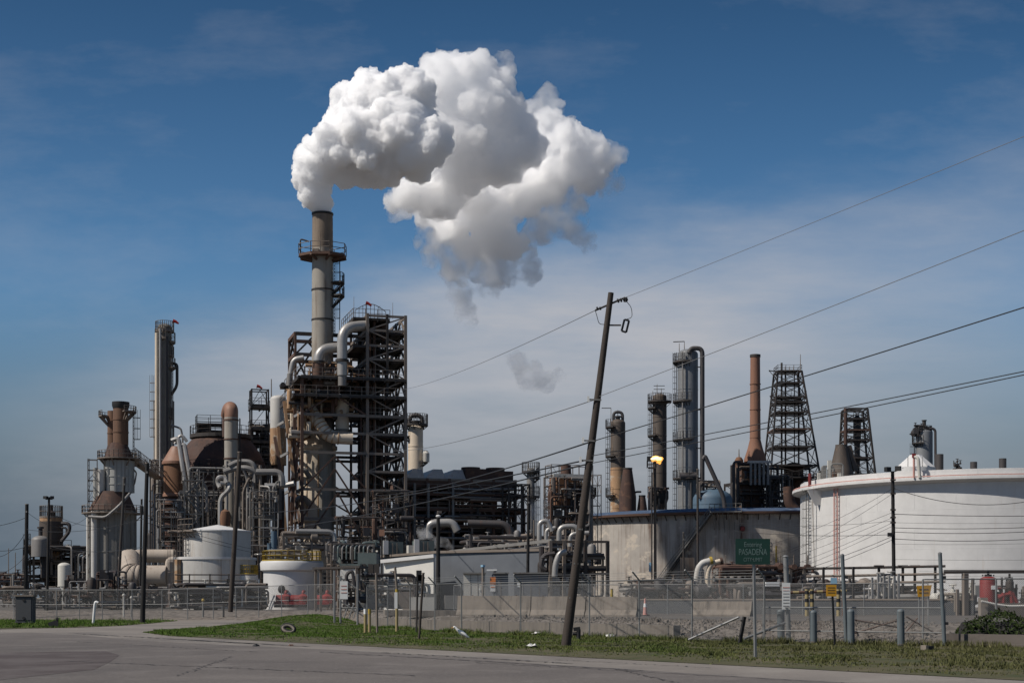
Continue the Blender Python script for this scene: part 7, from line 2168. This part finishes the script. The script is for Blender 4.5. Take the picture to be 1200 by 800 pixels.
# bollards
for i, (px, y0, y1) in enumerate(((915.5, 752, 715), (953.5, 754, 716), (997.5, 755.5, 715), (1056, 757, 715))):
    Yb = 2970 / (y0 - HZ)
    t = thing('bollard', ('grey pipe bollard left of the white notice post', 'grey pipe bollard between the white notice and amber marker', 'grey pipe bollard against the tall gate post', 'grey pipe bollard under the trapezoid amber sign')[i], 'bollard', base(px, Yb, 0), group='grey pipe bollards')
    rb_ = W(4.3, Yb)
    MB().tube([base(px, Yb, -.1), P(px - .6, y1 + 1, Yb)], rb_, 20).build('pipe', M['bollard'], t)
    MB().lathe(P(px - .6, y1 + 1, Yb), [(rb_ * 1.0, 0), (rb_ * .85, .05), (rb_ * .4, .085), (.005, .09)], 20).build('cap', M['bollard'], t)
    MB().tube([P(px + .3, y0 - 3, Yb) + V(0, 0, 0), P(px + .2, y0 - 1.6, Yb)], rb_ * 1.08, 20).build('base_collar', M['concrete_dark'], t)
# black leaning stub with braces
Yb = 2970 / (754 - HZ)
t = thing('broken_fence_brace', 'broken black post with slanting grey braces at the fence end', 'fence post', base(867, Yb, 0))
MB().bar(base(866, Yb, -.1), P(872.5, 722, Yb), .13, .1).build('post', M['wood_black'], t)
MB().bar(P(872, 726, Yb), P(868, 727, Yb), .06).build('bracket', M['steel_dark'], t)
MB().tube([P(807, 749, Yb + 2), P(866, 722.5, Yb + 1)], .045, 8).build('brace', M['galv'], t)
MB().tube([P(872, 748, Yb + 1), P(926, 727, Yb + 2)], .05, 8).build('brace', M['galv'], t)
for a, b in (((1000, 742), (1060, 724)), ((1062, 722), (1100, 744)), ((1060, 742), (1075, 724)), ((1002, 726), (1055, 735))): MB().tube([P(*a, 57.5), P(*b, 57.8)], .03, 6).build('loose_rail', M['steel_brown'], t)

# ---- concrete
t = thing('kerb_wall', 'low stained concrete kerb wall just inside the main fence', 'wall', (0, 73.5, 0))
seg = [(-8.6, 93), (-5.6, 84.5), (-2.4, 78.8), (.5, 74.4), (3.3, 70.6), (5.2, 67.4), (6.9, 64.2)]
for (x0, y0), (x1, y1) in zip(seg, seg[1:]):
    a, b = V(x0, y0, 0), V(x1, y1, 0); d = (b - a).normalized()
    MB().bar(a + V(0, 0, .26) + d * .01, b + V(0, 0, .26) - d * .012, .35, .62).build('wall_section', M['concrete'], t)


def jersey(label, a, b, h, mat='concrete'):
    t = thing('concrete_barrier', label, 'barrier', (a + b) / 2, 'concrete barriers on the yard')
    d = (b - a); L = d.length; d.normalize(); s = V(-d.y, d.x, 0)
    prof = [(-.36, 0), (-.36, .10), (-.20, .38), (-.11, h), (.11, h), (.20, .38), (.36, .10), (.36, 0)]
    r = random.Random(int(L * 100)); k = 9; vs, fs = [], []
    for i in range(k + 1):
        for x, z in prof:
            j = 0.0 if z == 0 else r.uniform(-.012, .012)
            vs.append(a + d * (L * i / k) + s * (x + j) + V(0, 0, z + (r.uniform(-.02, .01) if z == h else 0)))
    n = len(prof)
    for i in range(k):
        for j in range(n - 1): fs.append((i * n + j, i * n + j + 1, (i + 1) * n + j + 1, (i + 1) * n + j))
    fs += [tuple(range(n)), tuple(reversed(range(k * n, k * n + n)))]
    MB().add(vs, fs).build('body', M[mat], t)
    for f in (.2, .8): MB().tube([a + d * L * f + V(0, 0, h - .02), a + d * L * f + V(0, 0, h + .05)], .03, 6).build('lifting_loop', M['steel_brown'], t)


Yj = 88
js = [(537, 622.5), (624, 687), (688.5, 748)]
for i, (p, q) in enumerate(js): jersey(('stained concrete barrier nearest the switch cabinets', 'stained concrete barrier behind the leaning pole', 'stained concrete barrier with damp foot beside the rubble')[i], base(p, Yj - i * 1.5), base(q, Yj - (i + 1) * 1.5 + .1), W(22.5, Yj) + .03 * (2 - i))
jersey('plain dirty concrete barrier before the grey tank', base(813, 88), base(882, 86), .85)
t = thing('concrete_slab', 'broken flat concrete slabs lying left of the barriers', 'slab', base(510, 92))
for px, Yk, w_, d_, rz, tilt in ((500, 92, 70, 2.2, .1, .1), (540, 86, 40, 1.6, -.2, .08), (470, 98, 40, 2, .15, .2)):
    MB().box(base(px, Yk) + V(0, 0, .12 - .3 * (px > 530)), (W(w_, Yk), d_, .34), rz).build('slab_piece', M['concrete'], t)
MB().box(base(495, 99) + V(0, 0, .6), (W(30, 99), 1.2, 1.0), .05).build('block', M['cabinet'], t)
t = thing('marker_post', 'small yellow marker post behind the barrier end', 'post', base(717, 96))
MB().tube([base(717, 96), P(717, 690, 96)], .09, 10).build('post', M['yellow'], t); MB().tube([P(717, 690, 96), P(717, 689.3, 96)], .1, 10).build('cap', M['steel_mid'], t)
t = thing('safety_cone', 'faded red and white marker cone right of the barriers', 'cone', base(756, 92))
MB().lathe(base(756, 92), [(.2, 0), (.2, .04), (.14, .05), (.1, .5), (.05, 1.0), (.01, 1.02)], 14).build('cone', M['pink'], t)
MB().lathe(base(756, 92) + V(0, 0, .5), [(.104, 0), (.08, .22), (.001, .23)], 14).build('reflective_band', M['sign_white'], t)
MB().box(base(756, 92) + V(0, 0, .02), (.5, .5, .04)).build('base', M['black'], t)
t = thing('valve_standpipe', 'small black valve standpipe behind the leaning pole foot', 'standpipe', base(678, 63.5, 0))
MB().tube([base(678, 63.5, -.1), P(678, 737, 63.5)], .09, 10).build('pipe', M['black'], t)
MB().bar(P(672, 737, 63.5), P(680, 736, 63.5), .16).build('valve_head', M['black'], t); MB().tube([P(671, 742, 63.5), P(676, 742, 63.5)], .07, 8).build('outlet', M['black'], t)

# ---- right kerb, planter and hedge
t = thing('planter_kerb', 'weathered concrete planter kerb under the hedge', 'kerb', (18.5, 51, 0))
k0 = [(15.6, 55.0), (19, 52.0), (27, 46)]
for (x0, y0), (x1, y1) in zip(k0, k0[1:]):
    MB().bar(V(x0, y0, .2), V(x1, y1, .2), .3, .46).build('kerb_stone', M['concrete_dark'], t)
MB().bar(V(15.4, 53.6, .06), V(26.5, 45.2, .06), .2, .12).build('lower_kerb', M['concrete_dark'], t)


def leafmat(name, c1, c2):
    m, nt, b = _nt(name)
    geo = node(nt, 'ShaderNodeNewGeometry')
    n = noise_of(nt, geo.outputs['Position'], (1, 1, 1), 6, 3, .6)
    nt.links.new(mixc(nt, ramp(nt, n, .35, .65), c1, c2), b.inputs['Base Color'])
    b.inputs['Roughness'].default_value = .85
    b.inputs['Specular IOR Level'].default_value = .1
    return m


M['leaf'] = leafmat('dark hedge leaves', (0.022, 0.035, 0.012), (0.05, 0.07, 0.022))
t = thing('hedge', 'dense dark clipped hedge on the planter kerb at right edge', 'hedge', (20, 52.3, 0))
r = random.Random(8); mb = MB()
A_, B_ = V(16.2, 56.0, 0), V(28, 47.6, 0); d = (B_ - A_).normalized(); s = V(-d.y, d.x, 0); LL = (B_ - A_).length
for i in range(15000):
    u = r.uniform(0, LL); a = r.uniform(-.35, PI + .35); rad = r.uniform(.72, 1.03) ** .6
    hh = .66 + .3 * noise.noise(Vector((u * .9, 0, 4))); ww = .72 + .22 * noise.noise(Vector((u * 1.1, 5, 1)))
    endf = min(1, math.sqrt(max(0.02, u / .7))) if u < .7 else 1
    p = A_ + d * u + s * (math.cos(a) * ww * rad * endf) + V(0, 0, .38 + max(-.25, (math.sin(a)) * hh * rad * endf * (1 + .3 * noise.noise(Vector((u * 2.4, a * 2, 2))) + (.35 if r.random() < .02 else 0))))
    q = Vector((r.gauss(0, 1), r.gauss(0, 1), r.gauss(0, 1))).normalized(); e = q.orthogonal().normalized(); f = q.cross(e)
    l = r.uniform(.035, .075)
    mb.add([p - e * l * .5, p - f * l, p + e * l * .5, p + f * l], [(0, 1, 2, 3)])
mb.build('foliage', M['leaf'], t)
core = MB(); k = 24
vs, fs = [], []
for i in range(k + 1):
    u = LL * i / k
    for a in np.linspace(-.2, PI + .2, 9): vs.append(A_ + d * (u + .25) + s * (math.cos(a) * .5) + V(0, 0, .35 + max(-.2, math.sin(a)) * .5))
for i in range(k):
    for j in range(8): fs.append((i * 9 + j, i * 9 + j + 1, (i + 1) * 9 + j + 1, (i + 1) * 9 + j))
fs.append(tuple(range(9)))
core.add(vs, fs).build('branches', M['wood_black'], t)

# ---- left roadside
Yb = 100
t = thing('control_box', 'blue grey metal control box on the left grass strip', 'control box', (X(30, Yb), Yb, 0))
MB().box((X(30, Yb), Yb, 1.0), (W(20, Yb), .7, 1.7)).build('housing', M['wall_dark'], t)
MB().box((X(30, Yb), Yb - .36, 1.05), (W(17, Yb), .04, 1.45)).build('door', M['wall_dark'], t)
for z_ in (1.62, .45): MB().tube([(X(30, Yb), Yb - .38, z_), (X(30, Yb), Yb - .42, z_)], .09, 10).build('lock', M['black'], t)
MB().box((X(30, Yb), Yb, 1.9), (W(23, Yb), .9, .1)).build('lid', M['steel_mid'], t)
for k_ in (-1, 1): MB().box((X(30, Yb) + k_ * .4, Yb, .08), (.12, .6, .16)).build('foot', M['steel_dark'], t)
Yb = 2970 / (735 - HZ)
t = thing('black_bin', 'small black bin tipped on the left grass edge', 'bin', base(62, Yb, 0))
MB().add([base(57.5, Yb, .02), base(68, Yb, .02), P(68.5, 725, Yb), P(56.5, 729, Yb), base(57.5, Yb + .6, .02), base(68, Yb + .6, .02), P(68.5, 725, Yb + .7), P(56.5, 729, Yb + .7)], [(0, 1, 2, 3), (5, 4, 7, 6), (4, 0, 3, 7), (1, 5, 6, 2), (3, 2, 6, 7), (4, 5, 1, 0)]).build('body', M['black'], t)
MB().bar(P(66, 725.5, Yb), P(68, 723.5, Yb), .12).build('handle', M['black'], t)
Yb = 2970 / (731 - HZ)
t = thing('pipe_vent', 'slanting white vent pipe standing on the left grass strip', 'vent pipe', base(109, Yb, 0))
MB().tube(bend([base(109, Yb, -.1), P(111, 709, Yb), P(112, 704.5, Yb), P(115, 706, Yb)], .25), .09, 10).build('pipe', M['sign_white'], t)
MB().tube([P(115, 706, Yb), P(115.6, 706.6, Yb)], .11, 10).build('cap', M['steel_mid'], t)
for i, px in enumerate((36, 145, 154, 238, 262)): 
    Yk = 126
    t = thing('hydrant_post', ('pale marker post right of the control box', 'white marker post right of the thin leaning pole', 'pale pipe stub left of the thick black pole', 'short marker post in front of the wide white tank', 'black marker post in front of the wide white tank')[i], 'marker post', base(px, Yk, .3), group='marker posts behind the left fence')
    MB().tube([base(px, Yk, .2), base(px, Yk, 2.2 - .2 * i)], .08, 8).build('post', M[('cabinet', 'cabinet', 'pipe_grey', 'steel_grey', 'black')[i]], t)
    MB().ball(base(px, Yk, 2.2 - .2 * i), .14, 8).build('cap', M[('steel_mid', 'cabinet', 'cabinet', 'yellow', 'black')[i]], t)
t = thing('left_yard_machinery', 'low pipes and valves jumbled behind the far left fence', 'machinery', base(100, 140))
for k in range(5): clutter(t, (X(5, 140), 138), 2.9 * k, 2.9 * k + 2.6, 0, 4, .9, (3.9, 2.8, 3.4, 4.2, 2.6)[k], 18, 121 + k, ('pipe_dark', 'steel_dark', 'steel_mid', 'pipe_grey', 'silver', 'rust'), (.05, .13), 2, 4, 10)
t = thing('yard_machinery', 'low pipes and valves jumbled in front of the white tanks', 'machinery', base(250, 138))
clutter(t, (X(200, 136), 136), 0, 8.6, 0, 3, .9, 3.0, 80, 122, ('pipe_dark', 'steel_dark', 'steel_mid', 'pipe_grey', 'cabinet'), (.05, .14), 4, 10, 30)

# ---- small things on the grass
Yb = 2970 / (741.5 - HZ)
t = thing('old_tyre', 'old grey tyre half sunk in the grass by the driveway', 'tyre', base(338, Yb, 0))
cc = base(338, Yb, .12); mb = MB()
ring = [cc + V(math.cos(a) * .27, math.sin(a) * .12, .10 + math.cos(a) * -.05 + math.sin(a) * .16) for a in np.linspace(0, 2 * PI, 22)]
mb.tube(ring, .12, 10, False).build('tread', M['rubber'], t)
MB().tube([r_ + V(0, -.07, 0) for r_ in ring], .07, 8, False).build('sidewall', M['concrete'], t)
# egret
Yb = 2970 / (748.5 - HZ)
t = thing('egret', 'white egret stooping forward in the grass below the fence', 'bird', base(542, Yb, 0))
s_ = W(1, Yb)
def E(px, py, dy=0): return V(X(542 + (px - 542) * 1.12, Yb), Yb + dy, Z(748.5 + (py - 748.5) * 1.25, Yb))
body = [E(548.5, 747.2), E(546.5, 745.6), E(544, 744), E(541.2, 742.6), E(539.4, 741.6), E(538, 740.6), E(536.6, 739.6), E(535.4, 738.4), E(534.6, 737.4), E(533.6, 737.1), E(532.6, 737.4)]
bm_ = MB().tube(bend(body, .05, 2), [.02 + .0 * i for i in range(1)] * 1 if False else [np.interp(i, [0, 3, 7, 10, 13, 18, 24, 27, 28], [.015, .06, .10, .095, .07, .05, .042, .055, .035]) for i in range(len(bend(body, .05, 2)))], 12)
bm_.build('body', M['feather'], t)
MB().tube([E(532.7, 737.4), E(529.8, 738.2)], [.025, .004], 8).build('beak', M['beak'], t)
for k_ in (-1, 1): 
    MB().tube([E(543 + k_, 744.8, k_ * .05), E(543.4 + k_ * .6, 746.6, k_ * .05), E(542.6 + k_, 749, k_ * .05)], .012, 6).build('leg', M['rubber'], t)
    MB().ball(E(533.4, 737.0, -.035 * 1) if k_ < 0 else E(533.4, 737.0, .035), .007, 6).build('eye', M['black'], t)
MB().tube(bend([E(540.5, 742.2, -.09), E(544.5, 744.3, -.1), E(548.6, 747.4, -.03)], .1, 3), [.03, .06, .07, .07, .05, .01][: len(bend([E(540.5, 742.2, -.09), E(544.5, 744.3, -.1), E(548.6, 747.4, -.03)], .1, 3))] if False else .05, 8).build('wing', M['feather'], t)
# litter
for i, (px, py, sz, mt, lb) in enumerate(((624, 759, .22, 'litter', 'crumpled white litter on the grass left of the leaning pole'), (630, 744, .24, 'litter', 'white bag at the fence foot left of the leaning pole'), (714, 747, .24, 'litter', 'white bag at the fence foot right of the leaning pole'), (300, 757, .13, 'black', 'small dark scrap on the road edge below the tyre'), (341, 756.5, .12, 'steel_brown', 'small brown scrap on the road right of the dark scrap'))):
    Yb = 2970 / (py - HZ)
    r = random.Random(i + 3); mb = MB(); n = 10
    vs = []; q = base(px, Yb, 0)
    for k_ in range(n):
        a = 2 * PI * k_ / n; vs.append(q + V(math.cos(a) * sz * r.uniform(.6, 1.3), math.sin(a) * sz * r.uniform(.6, 1.2), .015 + (.1 if i < 3 else 0) * r.random()))
    top = [q + V((v.x - q.x) * .5, (v.y - q.y) * .5, sz * r.uniform(.3, .8)) for v in vs]
    mb.add(vs + top + [q + V(0, 0, sz * .5)], [(k_, (k_ + 1) % n, n + (k_ + 1) % n, n + k_) for k_ in range(n)] + [(n + k_, n + (k_ + 1) % n, 2 * n) for k_ in range(n)])
    mb.build('litter', M[mt], None, lb, 'litter', 'litter on the ground')
Yb = 2970 / (766 - HZ)
t = thing('ground_light', 'small pale and black floodlight box on the right grass', 'light', base(1087, Yb, 0))
MB().box(base(1086.5, Yb, .13), (.28, .3, .24), .3).build('housing', M['black'], t)
MB().box(base(1082.5, Yb, .14) + V(0, -.1, 0), (.09, .3, .27), .3).build('front_frame', M['concrete'], t)
MB().box(base(1085, Yb, .02), (.35, .3, .05), .3).build('foot', M['concrete'], t)
